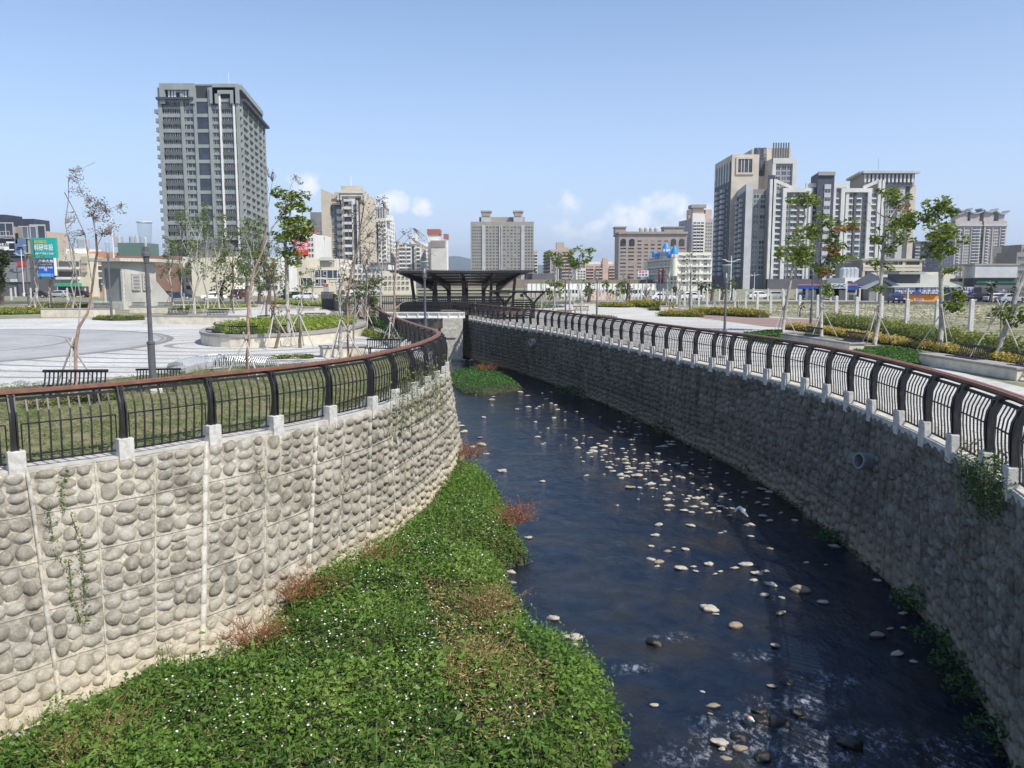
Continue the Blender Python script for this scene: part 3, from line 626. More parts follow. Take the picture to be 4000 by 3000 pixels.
for mi in range(3):
    for k in range(5):
        bm=bmesh.new(); bmesh.ops.create_icosphere(bm,subdivisions=3,radius=1); o=k*7.3+mi
        for v in bm.verts:
            f=1+.42*mnoise.noise(v.co*1.2+Vector((o,0,0)))+.14*mnoise.noise(v.co*3.3+Vector((0,o,0))); v.co=Vector((v.co.x*f*.5,v.co.y*f*.36,max(-.2,v.co.z*f*.23)))
        me=bpy.data.meshes.new('river_stone'); bm.to_mesh(me); bm.free(); me.materials.append(m_st[mi]); me.polygons.foreach_set('use_smooth',[True]*len(me.polygons)); protos.append(me)
A_=(2000,1150,1/2.212); B_=(2400,1800,.7233); C_=(1200,1800,.7233); D_=(1000,1150,1/2.212)
ST=[(A_,'75,848,60;130,878,60;265,855,30;335,848,35;300,905,45;45,995,45;140,975,60;235,970,35;210,988,35;268,955,22;340,943,35;375,958,40;392,1000,50;458,1017,28;558,1015,32;365,1070,48;457,1090,30;607,1077,38;200,1105,38;310,1160,35;246,1193,24;220,1238,75;465,1216,28;620,1223,32;680,1240,50;285,1285,30;262,1296,40;535,1245,35;552,1263,40;610,1290,45;420,1303,20;567,1332,65;745,1293,40;790,1315,90;705,1328,75;707,1360,90;785,1352,55;805,1387,45;927,1103,45;1070,1113,40;1100,1147,40;1070,1212,40;1060,1242,38;1018,1260,48;1175,1215,28;1390,1275,50;1310,1318,80;1255,1378,60;910,1427,50;990,1463,70;1060,1432,60;840,1500,70;870,1532,65;1055,1505,45;1015,1535,60;1100,1528,60;1170,1463,55;1315,1443,50;1435,1410,25;1500,1455,50;1495,1483,75;1545,1370,50;1075,1573,110;985,1570,60;940,1555,60;1325,1603,75;1435,1578,65;1195,1527,30;1235,1527,50;1195,1643,80;1290,1648,40;265,1617,60;1165,1508,55;945,1590,50;700,955,20;820,1450,30;870,1470,28;900,1480,30;960,1430,22;1210,1430,30;1260,1320,40;1370,1300,60;1520,1300,50;1340,1275,45;1400,1300,40;950,1195,50;1000,1190,30;760,1060,28;1010,1100,25;980,1370,40;1055,1375,28;775,1405,30;780,1437,40;1000,1490,55;1290,1570,30;1375,1525,25;1650,1520,30;1710,1505,35;1715,1432,35'),
(B_,'65,15,40;100,42,35;30,80,45;62,85,35;120,83,70;83,148,55;280,108,50;190,130,50;205,150,30;268,133,28;295,178,42;285,210,50;298,245,60;285,268,35;345,87,40;375,270,55;418,280,40;430,250,50;485,238,50;470,203,45;500,155,30;535,258,35;565,275,40;240,348,48;218,405,55;413,352,60;387,480,50;285,490,42;197,535,58;242,552,60;230,572,35;365,582,80;428,573,40;438,597,35;508,560,55;543,613,30;575,598,35;650,580,45;712,563,85;768,612,75;815,600,50;755,647,48;845,673,75;810,727,50;1003,705,105;905,740,40;1130,765,65;730,350,60;735,410,45;840,477,38;835,325,45;805,300,55;900,283,30;975,323,40;705,173,35;620,296,35;595,383,25;1190,465,65;1420,650,50;1035,552,35;1140,562,25;480,140,30;515,152,40;590,182,45;440,205,50;510,283,45;578,250,50;640,260,45;700,262,30;320,140,25;215,60,40;180,30,30;150,15,40;240,10,45;700,60,25;795,155,50;840,170,50;775,228,40;815,240,40;825,205,30;320,468,25;200,463,40;1560,825,50'),
(C_,'1050,57,60;1270,113,38;1195,415,50;1110,658,40;2135,1248,30;1875,1320,50'),
(D_,'2035,915,60;2050,887,40;1970,1065,50;1750,1108,45;1770,1140,80;1795,1192,80;1870,1320,60;1730,1225,40;1990,1380,70;1935,1240,50;2200,745,40;1905,868,30;2005,852,40;2055,850,30;2110,680,60;1850,670,50;1765,690,50;1800,570,50;1860,575,60;1930,560,40;1840,545,30;1680,430,40;1715,435,30;2040,960,25')]
SP=[(B_,515,803,100,'long flat pale stone above the small ripples in midstream',0),(B_,547,830,42,'small rounded stone just below the long flat one',0),(B_,655,895,80,'egg-shaped tan stone tilted in the middle of the stream',1),(B_,897,825,60,'squat reddish-brown stone in the shaded water',1),(B_,873,1000,60,'pointed grey stone alone in the middle of the rapids',0),(B_,1418,945,95,'largest tan boulder near the shaded wall foot',1),(B_,1490,908,45,'small tan stone behind the largest boulder by the wall',1),(B_,1560,905,35,'pale-tipped stone nearest the weeds at the right wall',0),(B_,1523,1047,75,'smooth oval grey stone near the right wall weeds',0),(B_,1620,1087,45,'small oval stone right of the smooth grey one',0),(B_,530,1325,70,'flat tan stone left of the floating bottle',1),(B_,517,1367,30,'little tan pebble under the flat tan stone',1),(B_,565,1522,98,'flat oval pale stone at the bottom centre of the stream',0),(B_,580,1557,38,'small pale stone tucked under the flat oval one',0),(B_,675,1558,78,'rounded grey-tan stone beside the flat oval one',1),(B_,670,1495,80,'dark rough stone above the two pale ones at bottom',2),(B_,850,1218,50,'brown stone next to a dark wet boulder',1),(B_,930,1205,75,'wet black boulder right of a brown stone',2),(B_,1270,1535,120,'large black boulder in the white foam',2),(B_,790,1415,95,'wet black boulder just right of the bottle',2),(B_,885,1420,115,'biggest wet black boulder behind the bottle cluster',2),(B_,985,1365,80,'rounded black boulder right of the bottle cluster',2),(B_,800,1610,85,'dark stone at the very bottom edge of the stream',2),(B_,780,1360,75,'olive-dark boulder above the bottle',2),(B_,600,1610,60,'flat brownish stone at the bottom edge',1),(C_,1100,605,60,'pale stone tucked against the bank by white flowers',0),(C_,1328,855,80,'lone flat white stone in the open water near the bank',0),(C_,1432,960,115,'largest white boulder at the tip of the green bank',0),(C_,1448,993,40,'small grey stone under the largest white boulder',0),(D_,1955,1303,95,'big pale boulder beside the reddish dry shrub',0),(D_,2125,1530,90,'pale pointed rock standing off the bank below the wall corner',0),(C_,1875,985,90,'submerged olive-dark boulder in the ripples',2),(C_,0,0,0,'',0)]
SP=[s for s in SP if s[3]]+[((0,0,1),880,2578,34,'rounded stone resting at the pale wall foot behind the bank plants',0),((0,0,1),850,2585,18,'pebble lying at the wall foot joint',0),((0,0,1),90,2875,60,'grey stone at the wall foot in the bottom left corner',0),((0,0,1),255,2795,42,'pale stone between the wall foot and the plants at left',0)]
nsp=0
def stone(t,x,y,w,label,mi,group=None):
    global nsp
    X,Y=t[0]+x*t[2],t[1]+y*t[2]; wp_=w*t[2]; z=ZW+(.1 if X<1000 else 0); g=G(X,Y,z); s=wp_/FPX*math.hypot(g.y,HC-z)*1.0
    o=bpy.data.objects.new('river_stone',protos[mi*5+nsp%5]); COL.objects.link(o); o.location=g+Vector((0,0,.03*s)); o.scale=(s*.97,s*random.uniform(.7,1.1),s*random.uniform(.5,1.0)); o.rotation_euler=(random.uniform(-.12,.12),random.uniform(-.12,.12),random.uniform(-.5,.5)); nsp+=1
    if mi==2: o.scale=(s,s*1.1,s*1.25)
    tag(o,label,'stone',group)
for t,ss in ST:
    for q in ss.split(';'):
        x,y,w=map(float,q.split(',')); X,Y=t[0]+x*t[2],t[1]+y*t[2]
        if X>2990 and Y>1900: l,g='grey stone in the shaded water under the right wall','grey stones in the shaded water'
        elif X<2000: l,g='pale stone lying in shallow water close to the left bank','stones near the left bank'
        elif Y<1640: l,g='small pale stone breaking the far stretch of the stream','pale stones in the far stream'
        elif Y<1990: l,g='pale stone in the dense midstream cluster','pale stones of the midstream cluster'
        else: l,g='pale oval stone in open water below the midstream cluster','pale stones below the cluster'
        stone(t,x,y,w,l,(1 if random.random()<.12 else 0),g)
rq=random.Random(21)
for _ in range(95):
    t=rq.random(); X=2330+t*560+rq.gauss(0,70); Y=1740+t*260+rq.gauss(0,55)
    if 2150<X<2990 and Y<2110: stone((0,0,1),X,Y,rq.uniform(9,24),'small grey stone scattered through the midstream cluster',0,'small stones of the midstream cluster')
for t,x,y,w,l,mi in SP: stone(t,x,y,w,l,mi)
# bottle wedged between the boulders
g=G(2926,2806,ZW+.12); bt=thing('bottle',g,'white plastic bottle with an orange and blue label stuck among black boulders','bottle')
rot=Matrix.Rotation(R(100),3,'X')@Matrix.Identity(3); rot=Matrix.Rotation(R(14),3,'Z')@Matrix.Rotation(R(78),3,'X')
def lat(prof,mat,nm):
    m=MB(); m.lathe(prof,k=14); m.v=[tuple(rot@Vector(v)+g) for v in m.v]; m.build(nm,mat,bt,smooth=True)
lat([(.0,-.11),(.035,-.11),(.04,-.1),(.04,.06),(.025,.1),(.015,.12)],M('white_plastic',(.75,.76,.72),.4),'body')
lat([(.0415,-.03),(.0415,.035)],M('orange_label',(.65,.16,.06),.5),'label'); lat([(.0415,-.075),(.0415,-.03)],M('blue_label',(.18,.25,.35),.5),'label'); lat([(.016,.115),(.016,.14),(0,.14)],M('cap',(.6,.6,.6),.4),'cap')
# egret: hunched, preening on the stones
g=G(2893,2028,ZW+.02); eg=thing('egret',g,'white egret hunched over with its head tucked down among midstream stones','bird')
bm=bmesh.new(); sk=bm.verts.layers.skin.verify()
nodes=[((.16,0,.10),.03),((.10,0,.20),.055),((.03,0,.30),.075),((-.04,0,.34),.065),((-.09,0,.33),.04),((-.13,0,.28),.026),((-.15,0,.235),.024),((-.175,0,.225),.026),((-.20,0,.215),.012)]
vs=[bm.verts.new(c) for c,_ in nodes]
for v,(c,r_) in zip(vs,nodes): v[sk].radius=(r_,r_*.85); v[sk].use_root=(v==vs[2])
for a,b in zip(vs,vs[1:]): bm.edges.new((a,b))
me=bpy.data.meshes.new('body'); bm.to_mesh(me); bm.free(); me.materials.append(M('white_feathers',(.82,.83,.84),.8,(.7,.72,.75),30))
o=bpy.data.objects.new('body',me); COL.objects.link(o); o.parent=eg; o.modifiers.new('skin','SKIN'); sb=o.modifiers.new('sub','SUBSURF'); sb.levels=sb.render_levels=2
m=MB(); m.tube([g+Vector((-.20,0,.215)),g+Vector((-.25,0,.185)),g+Vector((-.29,0,.16))],[.011,.008,.002],6); m.build('beak',M('beak_horn',(.12,.10,.05),.4),eg)
m=MB(); 
for s in (-1,1): m.tube([g+Vector((.04,.03*s,.26)),g+Vector((.05,.03*s,.13)),g+Vector((.03,.03*s,-.02))],[.008,.006,.006],5)
m.build('legs',M('black_skin',(.02,.02,.02),.6),eg)
for s in (-1,1):
    m=MB(); m.hexa([g+Vector(v) for v in ((-.03,.05*s,.27),(.10,.05*s,.16),(.20,.02*s,.07),(.02,.06*s,.22))],[g+Vector(v) for v in ((-.02,.055*s,.37),(.11,.055*s,.25),(.21,.022*s,.09),(.04,.075*s,.30))]); m.build('wing',MAT['white_feathers'],eg)
# ------------------------------------------------ paving, lawns and paths
def paving(name,ca,cb,rings,seed_dark=.5,sc=1.0,mort=(.30,.29,.27)):
    m=bpy.data.materials.new(name); m.use_nodes=True; t=m.node_tree; b=t.nodes['Principled BSDF']; b.inputs['Roughness'].default_value=.8; L=t.links.new
    tc=t.nodes.new('ShaderNodeTexCoord')
    br=t.nodes.new('ShaderNodeTexBrick'); br.inputs['Scale'].default_value=sc; br.inputs['Color1'].default_value=(*ca,1); br.inputs['Color2'].default_value=(*cb,1); br.inputs['Mortar'].default_value=(*mort,1); br.inputs['Mortar Size'].default_value=.012; br.inputs['Brick Width'].default_value=.6; br.inputs['Row Height'].default_value=.3; L(tc.outputs['Object'],br.inputs[0])
    mp=t.nodes.new('ShaderNodeMapping'); mp.inputs['Scale'].default_value=(.9,1.3,1); L(tc.outputs['Object'],mp.inputs[0])
    n=t.nodes.new('ShaderNodeTexNoise'); n.inputs['Scale'].default_value=3.2; n.inputs['Detail'].default_value=9; n.inputs['Roughness'].default_value=.75; L(mp.outputs[0],n.inputs[0])
    r=t.nodes.new('ShaderNodeValToRGB'); r.color_ramp.elements[0].position=.57; r.color_ramp.elements[1].position=.62; r.color_ramp.elements[0].color=(1,1,1,1); r.color_ramp.elements[1].color=(seed_dark,seed_dark,seed_dark*.92,1); L(n.outputs[0],r.inputs[0])
    mx=t.nodes.new('ShaderNodeMix'); mx.data_type='RGBA'; mx.blend_type='MULTIPLY'; mx.inputs[0].default_value=1; L(br.outputs[0],mx.inputs[6]); L(r.outputs[0],mx.inputs[7]); col=mx.outputs[2]
    n2=t.nodes.new('ShaderNodeTexNoise'); n2.inputs['Scale'].default_value=.25; n2.inputs['Detail'].default_value=4; L(tc.outputs['Object'],n2.inputs[0])
    r2=t.nodes.new('ShaderNodeValToRGB'); r2.color_ramp.elements[0].position=.35; r2.color_ramp.elements[1].position=.65; r2.color_ramp.elements[0].color=(.82,.81,.79,1); r2.color_ramp.elements[1].color=(1,1,1,1); L(n2.outputs[0],r2.inputs[0])
    mx=t.nodes.new('ShaderNodeMix'); mx.data_type='RGBA'; mx.blend_type='MULTIPLY'; mx.inputs[0].default_value=1; L(col,mx.inputs[6]); L(r2.outputs[0],mx.inputs[7]); col=mx.outputs[2]
    sx=t.nodes.new('ShaderNodeSeparateXYZ'); L(tc.outputs['Object'],sx.inputs[0])
    def mt(op,a,bb=None,c=None):
        q=t.nodes.new('ShaderNodeMath'); q.operation=op
        for k,v in enumerate((a,bb,c)):
            if v is None: continue
            if isinstance(v,(int,float)): q.inputs[k].default_value=v
            else: L(v,q.inputs[k])
        return q.outputs[0]
    for (cx,cy,sxk,r0,sp_,wd,rmax,rmin,colr) in rings:
        dx=mt('MULTIPLY',mt('SUBTRACT',sx.outputs[0],cx),sxk); dy=mt('SUBTRACT',sx.outputs[1],cy)
        d=mt('SQRT',mt('ADD',mt('MULTIPLY',dx,dx),mt('MULTIPLY',dy,dy)))
        band=mt('LESS_THAN',mt('MODULO',mt('ADD',mt('SUBTRACT',d,r0),100*sp_),sp_),wd)
        msk=mt('MULTIPLY',mt('MULTIPLY',band,mt('LESS_THAN',d,rmax)),mt('GREATER_THAN',d,rmin))
        mx=t.nodes.new('ShaderNodeMix'); mx.data_type='RGBA'; L(msk,mx.inputs[0]); L(col,mx.inputs[6]); mx.inputs[7].default_value=(*colr,1); col=mx.outputs[2]
    L(col,b.inputs['Base Color']); return m
def sheet(name,poly,z,mat,kind='structure',label=None,cat=None):
    from mathutils.geometry import tessellate_polygon
    pts=[Vector((p[0],p[1],z)) for p in poly]; tr=tessellate_polygon([pts]); me=bpy.data.meshes.new(name); me.from_pydata([tuple(p) for p in pts],[],[tuple(t) for t in tr]); me.materials.append(mat); me.update()
    bm=bmesh.new(); bm.from_mesh(me); bmesh.ops.recalc_face_normals(bm,faces=bm.faces)
    for f in bm.faces:
        if f.normal.z<0: f.normal_flip()
    bm.to_mesh(me); bm.free()
    o=bpy.data.objects.new(name,me); COL.objects.link(o); return tag(o,label,cat,kind=kind)
def P2(l): return [G(*p) for p in l]
m_paveL=paving('granite_paving_left',(.68,.665,.63),(.60,.585,.55),[(-14.5,43,.8,.8,1.75,.36,16.5,1,(.25,.245,.235))],.38)
m_paveR=paving('granite_paving_right',(.64,.62,.57),(.58,.56,.51),[(17,52,.8,.6,2.0,.34,22,2,(.27,.265,.25))],.42)
m_disc=paving('grey_paving_disc',(.46,.46,.46),(.40,.40,.40),[(-34,42,1,0,4.9,.35,14.9,5,(.24,.24,.24))],.6,.8)
m_red=paving('red_brick_path',(.34,.22,.185),(.29,.19,.16),[],.75,2.5)
m_lawn=M('lawn_soil',(.22,.19,.10),.95,(.10,.13,.04),1.4,.4,20,ramp=(.42,.6))
plpoly=P2([(-1800,1490),(0,1515),(300,1497),(551,1468),(768,1446),(1000,1430),(1250,1415),(1420,1388),(1560,1352),(1575,1335),(1420,1300),(1290,1262),(1330,1212),(1000,1206),(700,1238),(380,1240),(0,1247),(-1800,1256)])
sheet('plaza_left',plpoly,.010,m_paveL)
sheet('plaza_disc',[(-34+15*math.cos(t*math.pi/40),42+15*math.sin(t*math.pi/40)) for t in range(80)],.016,m_disc)
ring=[( -34+15.4*math.cos(t*math.pi/40),42+15.4*math.sin(t*math.pi/40)) for t in range(80)]; sheet('plaza_disc_edge',ring,.013,M('dark_granite_band',(.24,.235,.225),.8))
us=np.arange(1,WL.lt[-1]-1,1.0); edge=[WL.top(u)+WL.inward(u)[1]*.6 for u in us]
sheet('lawn_left',[(p.x,p.y) for p in edge]+[(-30,72),(-30,14),(-16,9)],.004,m_lawn)
us=np.arange(1,WR.lt[-1]-1,1.0); edge=[WR.top(u)+WR.inward(u)[1]*.6 for u in us]
outer=P2([(1935,1228),(2060,1200),(2250,1178),(2450,1176),(2700,1208),(3000,1236),(3320,1254),(3400,1272),(3050,1300),(3040,1330),(3350,1372),(3420,1390),(3600,1420),(4000,1515),(4700,1700)])
sheet('plaza_right',[(p.x,p.y) for p in edge[::-1]][:len(edge)-0][::1]and ([(p.x,p.y) for p in edge]+[(p.x,p.y) for p in outer]),.010,m_paveR)
sheet('path_red',P2([(2425,1181),(2600,1197),(2750,1220),(3000,1241),(3290,1253),(3390,1272),(3270,1292),(3000,1277),(2740,1243),(2560,1213),(2400,1186)]),.020,m_red)
sheet('path_red',P2([(3560,1346),(3800,1385),(4200,1455),(4500,1560),(4500,1600),(4200,1485),(3800,1400),(3560,1356)]),.020,m_red)
sheet('path_red',P2([(-400,1180),(500,1176),(1100,1190),(1060,1210),(800,1205),(560,1200)]),.022,M('pale_path',(.55,.50,.45),.9))
sheet('lawn_right',P2([(2900,1305),(3060,1298),(3060,1350),(2990,1345),(2905,1330)]),.024,m_lawn)
sheet('lawn_right',P2([(3320,1385),(3330,1360),(3620,1340),(4300,1480),(4300,1520),(3600,1400),(3640,1445),(3500,1420)]),.024,m_lawn)
sheet('waste_ground',P2([(2750,1170),(5200,1180),(5200,1285),(3900,1255),(3300,1228),(2750,1200)]),.006,M('pale_gravel_waste',(.46,.41,.33),.95,(.17,.18,.09),.30,.6,6,det=14,ramp=(.40,.56)))
sheet('waste_ground',P2([(-1500,1168),(420,1166),(430,1200),(-1500,1215)]),.006,M('weedy_ground',(.30,.27,.17),.95,(.13,.15,.06),.4,.5,6,det=10,ramp=(.4,.6)))
# far road with markings
m_asph=M('asphalt',(.085,.085,.085),.9,(.06,.06,.06),2)
sheet('road',[(-500,122),(500,118),(500,133),(-500,140)],.03,m_asph)
mk=MB()
for k in range(-40,41): mk.quad((k*9,127.5,.036),(k*9+4,127.5,.036),(k*9+4,127.8,.036),(k*9,127.8,.036))
tag(mk.build('road_markings',M('road_paint',(.75,.75,.72),.7)),kind='structure')
# ------------------------------------------------ grass and hedges
def scatter(name,poly,n,zmax,size,mat,label,cat,kind='stuff',pw=1.0,group=None,thin=.3,aspect=.3,up=.15,lo=0.0):
    q=samp(poly,n); z=lo+rng.uniform(0,1,n)**pw*zmax
    if thin:
        v=np.array([mnoise.noise(Vector((a*.7,b*.7,3))) for a,b in q]); kp=v>-thin; q=q[kp]; z=z[kp]*(1+v[kp])
        tn=np.clip(.5+v[kp],0,1)
    else: tn=None
    o=leafmesh(name,np.stack([q[:,0],q[:,1],z],1),size,mat,aspect=aspect,up=up,tint=tn); return tag(o,label,cat,group,kind)
m_grass=M('grass_blades',(.16,.18,.05),.7,(.10,.14,.03),2,tint=[(.09,.14,.03),(.20,.23,.06),(.36,.33,.14),(.46,.40,.22)],trans=.3)
m_ggreen=M('fresh_grass',(.08,.18,.03),.6,(.05,.12,.02),2,tint=[(.03,.09,.015),(.07,.17,.03),(.14,.25,.05)],trans=.3)
lg=[(p.x,p.y) for p in [WL.top(u)+WL.inward(u)[1]*.45 for u in np.arange(3,36,1.)]]+[(p.x,p.y) for p in P2([(1560,1350),(1420,1388),(1250,1415),(1000,1430),(768,1446),(551,1468),(300,1497),(-600,1510)])]
scatter('lawn_grass',lg,42000,.09,.10,m_grass,'dry patchy grass between the left railing and the plaza','grass',thin=.45,aspect=.16,up=.0)
def hedge(pts,width,h,n,size,mat,label,cat='hedge',name='hedge',group=None,z0=.02,world=False):
    P_=[G(*p) if not world else Vector(p) for p in pts]; q=resample(P_,.4) if len(P_)>1 else P_; th=thing(name,q[len(q)//2],label,cat,group)
    A=[];Z=[]
    k=rng.integers(0,len(q),n); a=rng.uniform(0,6.283,n); r=rng.uniform(0,1,n)**.5; dx=np.cos(a)*r*width/2; dy=np.sin(a)*r*width/2
    X=np.array([q[i].x for i in k])+dx; Y=np.array([q[i].y for i in k])+dy
    nz=np.array([mnoise.noise(Vector((x*1.3,y*1.3,1)))+.6*mnoise.noise(Vector((x*3.4,y*3.4,1))) for x,y in zip(X,Y)])
    zz=z0+h*(1-.55*r**3)*(1+.35*nz)*rng.uniform(.1,1,n)**.6
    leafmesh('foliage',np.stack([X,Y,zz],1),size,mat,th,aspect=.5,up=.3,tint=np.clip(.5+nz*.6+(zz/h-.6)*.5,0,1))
    m=MB(); 
    for i in range(0,len(q),2): m.lathe([(width*.42,z0-.01),(width*.4,z0+h*.35),(width*.15,z0+h*.6)],(q[i].x,q[i].y,0),7)
    m.build('dark_core',m_soil,th); return th  # low dark mound fills the hedge under its leaves
m_hyel=M('yellow_hedge_leaves',(.30,.27,.03),.55,(.13,.17,.03),1.5,tint=[(.06,.11,.02),(.18,.22,.03),(.42,.34,.04),(.55,.42,.05)],trans=.3)
m_hgold=M('golden_leaves',(.45,.33,.06),.55,(.22,.22,.05),1.5,tint=[(.10,.15,.03),(.36,.28,.06),(.62,.44,.09),(.68,.52,.18)],trans=.3)
m_hgrn=M('hedge_leaves',(.13,.17,.03),.55,(.08,.11,.02),1.5,tint=[(.06,.10,.02),(.17,.22,.035),(.33,.34,.055)],trans=.35)
m_lime=M('lime_leaves',(.38,.44,.05),.55,(.20,.30,.03),2,tint=[(.12,.22,.03),(.30,.38,.05),(.50,.52,.08)],trans=.35)
m_flow=M('mixed_flowers',(.22,.24,.05),.6,(.14,.20,.04),2,tint=[(.10,.22,.03),(.20,.34,.04),(.28,.36,.05),(.45,.16,.06)],trans=.3)
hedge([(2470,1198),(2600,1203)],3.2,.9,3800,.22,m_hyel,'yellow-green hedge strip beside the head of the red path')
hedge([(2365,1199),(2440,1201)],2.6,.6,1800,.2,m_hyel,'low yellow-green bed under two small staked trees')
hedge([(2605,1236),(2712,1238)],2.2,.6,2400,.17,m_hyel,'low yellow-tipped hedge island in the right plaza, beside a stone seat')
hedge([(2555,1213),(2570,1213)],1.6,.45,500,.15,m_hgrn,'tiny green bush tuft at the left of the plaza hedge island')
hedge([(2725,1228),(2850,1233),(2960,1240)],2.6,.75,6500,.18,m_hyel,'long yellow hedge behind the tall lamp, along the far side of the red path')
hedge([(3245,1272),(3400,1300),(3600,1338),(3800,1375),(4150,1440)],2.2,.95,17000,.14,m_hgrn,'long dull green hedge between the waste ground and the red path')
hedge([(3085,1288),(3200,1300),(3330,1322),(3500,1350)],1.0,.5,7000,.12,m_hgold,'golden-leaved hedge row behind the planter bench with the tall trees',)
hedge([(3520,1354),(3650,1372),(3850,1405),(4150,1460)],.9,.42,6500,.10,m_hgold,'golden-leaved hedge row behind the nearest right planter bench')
scatter('lawn_grass',P2([(2905,1306),(3055,1300),(3055,1348),(2990,1343),(2915,1328)]),6000,.22,.16,m_ggreen,'fresh green grass by the end of the right planter','grass',thin=.5)
scatter('lawn_grass',P2([(3330,1378),(3370,1362),(3600,1380),(3620,1410),(3585,1430),(3480,1420)]),9000,.2,.13,m_ggreen,'fresh green grass between the two right planters','grass',thin=.5)
scatter('lawn_grass',P2([(2800,1180),(5000,1200),(5000,1410),(3900,1335),(3300,1256),(2800,1205)]),30000,.18,.24,m_grass,'tufts of weeds over the pale waste ground','weeds',thin=.05)
hedge([(-100,1228),(60,1225),(150,1222)],7,.55,7000,.22,m_flow,'orange and green flower bed at the far left edge of the plaza')
hedge([(180,1200),(300,1203),(400,1200)],5,.5,4200,.22,m_flow,'strip of flowers and shrubs left of the grey pump house')
hedge([(410,1249),(470,1252),(540,1249)],2.4,.4,2400,.15,m_hgrn,'dark green low bush bed at the foot of the second lamp')
hedge([(690,1204),(800,1202),(930,1200)],6,.35,4500,.22,m_lime,'bright green low planting in front of the parked cars')
hedge([(1080,1186),(1170,1190),(1265,1198)],3.5,.6,3800,.2,m_lime,'yellow-green hedge left of the black ramp wall')
hedge([(1290,1275),(1370,1290),(1440,1310),(1505,1330)],1.1,.3,4200,.13,m_hgrn,'creeping green hedge edging the path beside the left railing')
hedge([(1000,1258),(1070,1262),(1120,1255)],3,.35,1800,.16,m_hgrn,'dark green ground planting behind the oval planter')
hedge([(1450,1262),(1500,1290),(1560,1325),(1600,1350)],.8,.7,2600,.12,m_ggreen,'green grassy shrubs along the inner side of the left railing')
hedge([(640,1508),(720,1500),(800,1490)],.9,.3,2600,.08,m_hgrn,'dark low shrubs on the left lawn beside the nearest lamp footing')
hedge([(150,1590),(290,1572),(420,1560)],.8,.22,2400,.07,m_grass,'dull scrubby weeds round the base of the nearest bare tree')
hedge([(880,1425),(960,1418)],1.0,.25,1200,.1,m_ggreen,'low green bush beside the curved white slatted seat')
hedge([(1015,1405),(1090,1402),(1200,1400)],.7,.16,1200,.09,m_hgrn,'thin green ground planting in front of the oval planter')
hedge([(2025,1205),(2090,1203),(2150,1200)],5,.35,1600,.2,m_ggreen,'green lawn mound behind the small flat canopy')
hedge([(2310,1240),(2345,1243),(2390,1246)],1.2,.3,800,.12,m_ggreen,'low weeds against the foot of the slim lamp on the right plaza')
# ------------------------------------------------ planters
m_pl=M('cream_rendered_concrete',(.70,.63,.49),.9,(.52,.48,.40),2,.3,40)
m_cap=M('grey_brown_stone_cap',(.36,.33,.30),.85,(.28,.26,.24),5,.3,50)
def planter(p0,p1,wd,h,label,hh=.08):
    a,b=G(*p0),G(*p1); d=(b-a).normalized(); n=Vector((-d.y,d.x,0)); n=n if n.y>0 or abs(n.y)<.3 and n.x>0 else -n
    th=thing('planter_bench',(a+b)/2,label,'planter'); q=[a,b,b+n*wd,a+n*wd]; m=MB(); m.hexa([v for v in q],[Vector((v.x,v.y,h-hh)) for v in q]); m.build('base',m_pl,th,bevel=.02)
    e=.05; q=[a-d*e-n*e,b+d*e-n*e,b+d*e+n*(wd+e),a-d*e+n*(wd+e)]; m=MB(); m.hexa([Vector((v.x,v.y,h-hh)) for v in q],[Vector((v.x,v.y,h)) for v in q]); m.build('stone_cap',m_cap,th,bevel=.015)
    return a,b,n,wd,h
def pbench(pl,t,label,s=1.0):
    a,b,n,wd,h=pl; p=a.lerp(b,t)+n*wd*.72; o=dup(bp_,(p.x,p.y,h-.42*s),math.atan2(-n.x,n.y),s,label); return o
# bench: curved black slats on a rail
m_bench=M('black_cast_iron',(.022,.022,.024),.45,(.015,.015,.015),5)
def bench_proto():
    th=thing('bench',(0,0,0),'x','bench'); L=1.6
    m=MB(); m.tube([(-L/2,.30,.80),(L/2,.30,.80)],.038,8); m.build('top_rail',m_bench,th,world=False)
    m=MB(); m.box((-L/2,-.22,.40),(L/2,-.17,.44)); m.build('front_rail',m_bench,th,world=False)
    for k in range(15):
        x=-L/2+.06+(L-.12)*k/14; m=MB(); pts=[Vector((x,-.2,.44)),Vector((x,-.05,.41)),Vector((x,.1,.41)),Vector((x,.2,.47)),Vector((x,.26,.62)),Vector((x,.30,.80))]
        for a,b in zip(pts,pts[1:]): m.hexa([a+Vector(v) for v in ((-.02,0,-.012),(.02,0,-.012),(.02,0,.012),(-.02,0,.012))],[b+Vector(v) for v in ((-.02,0,-.012),(.02,0,-.012),(.02,0,.012),(-.02,0,.012))])
        m.build('slat',m_bench,th,world=False)
    for s in (-1,1):
        for y0,h0 in ((-.18,.42),(.18,.46)):
            m=MB(); m.box((s*L*.38-.025,y0,0),(s*L*.38+.025,y0+.06,h0)); m.build('leg',m_bench,th,world=False)
    return reg(th)
bp_=bench_proto(); bused=False
def bench(x,y,z,rz,label,s=1.0,group=None):
    global bused
    g=G(x,y,z) if z<.9 else G(x,y,z)
    o=bp_ if not bused else dup(bp_); bused=True; o.location=g; o.rotation_euler=(0,0,rz); o.scale=(s,s,s); o['label']=label
    if group: o['group']=group
bench(282,1577,0,R(4),'nearest black slatted bench facing away, left of the tall lamp',1.08)
bench(615,1530,0,R(9),'black slatted bench standing behind the nearest tall lamp',.82)
bench(1495,1395,0,R(-2),'black slatted bench beside the stone block near the left railing corner',.95)
q=planter((160,1240),(432,1240),.9,.85,'cream planter wall with two small benches left of the pump house'); pbench(q,.15,'small black bench at the left end of the far left planter wall',1.0); pbench(q,.82,'small black bench at the pump house end of the far left planter',1.0)
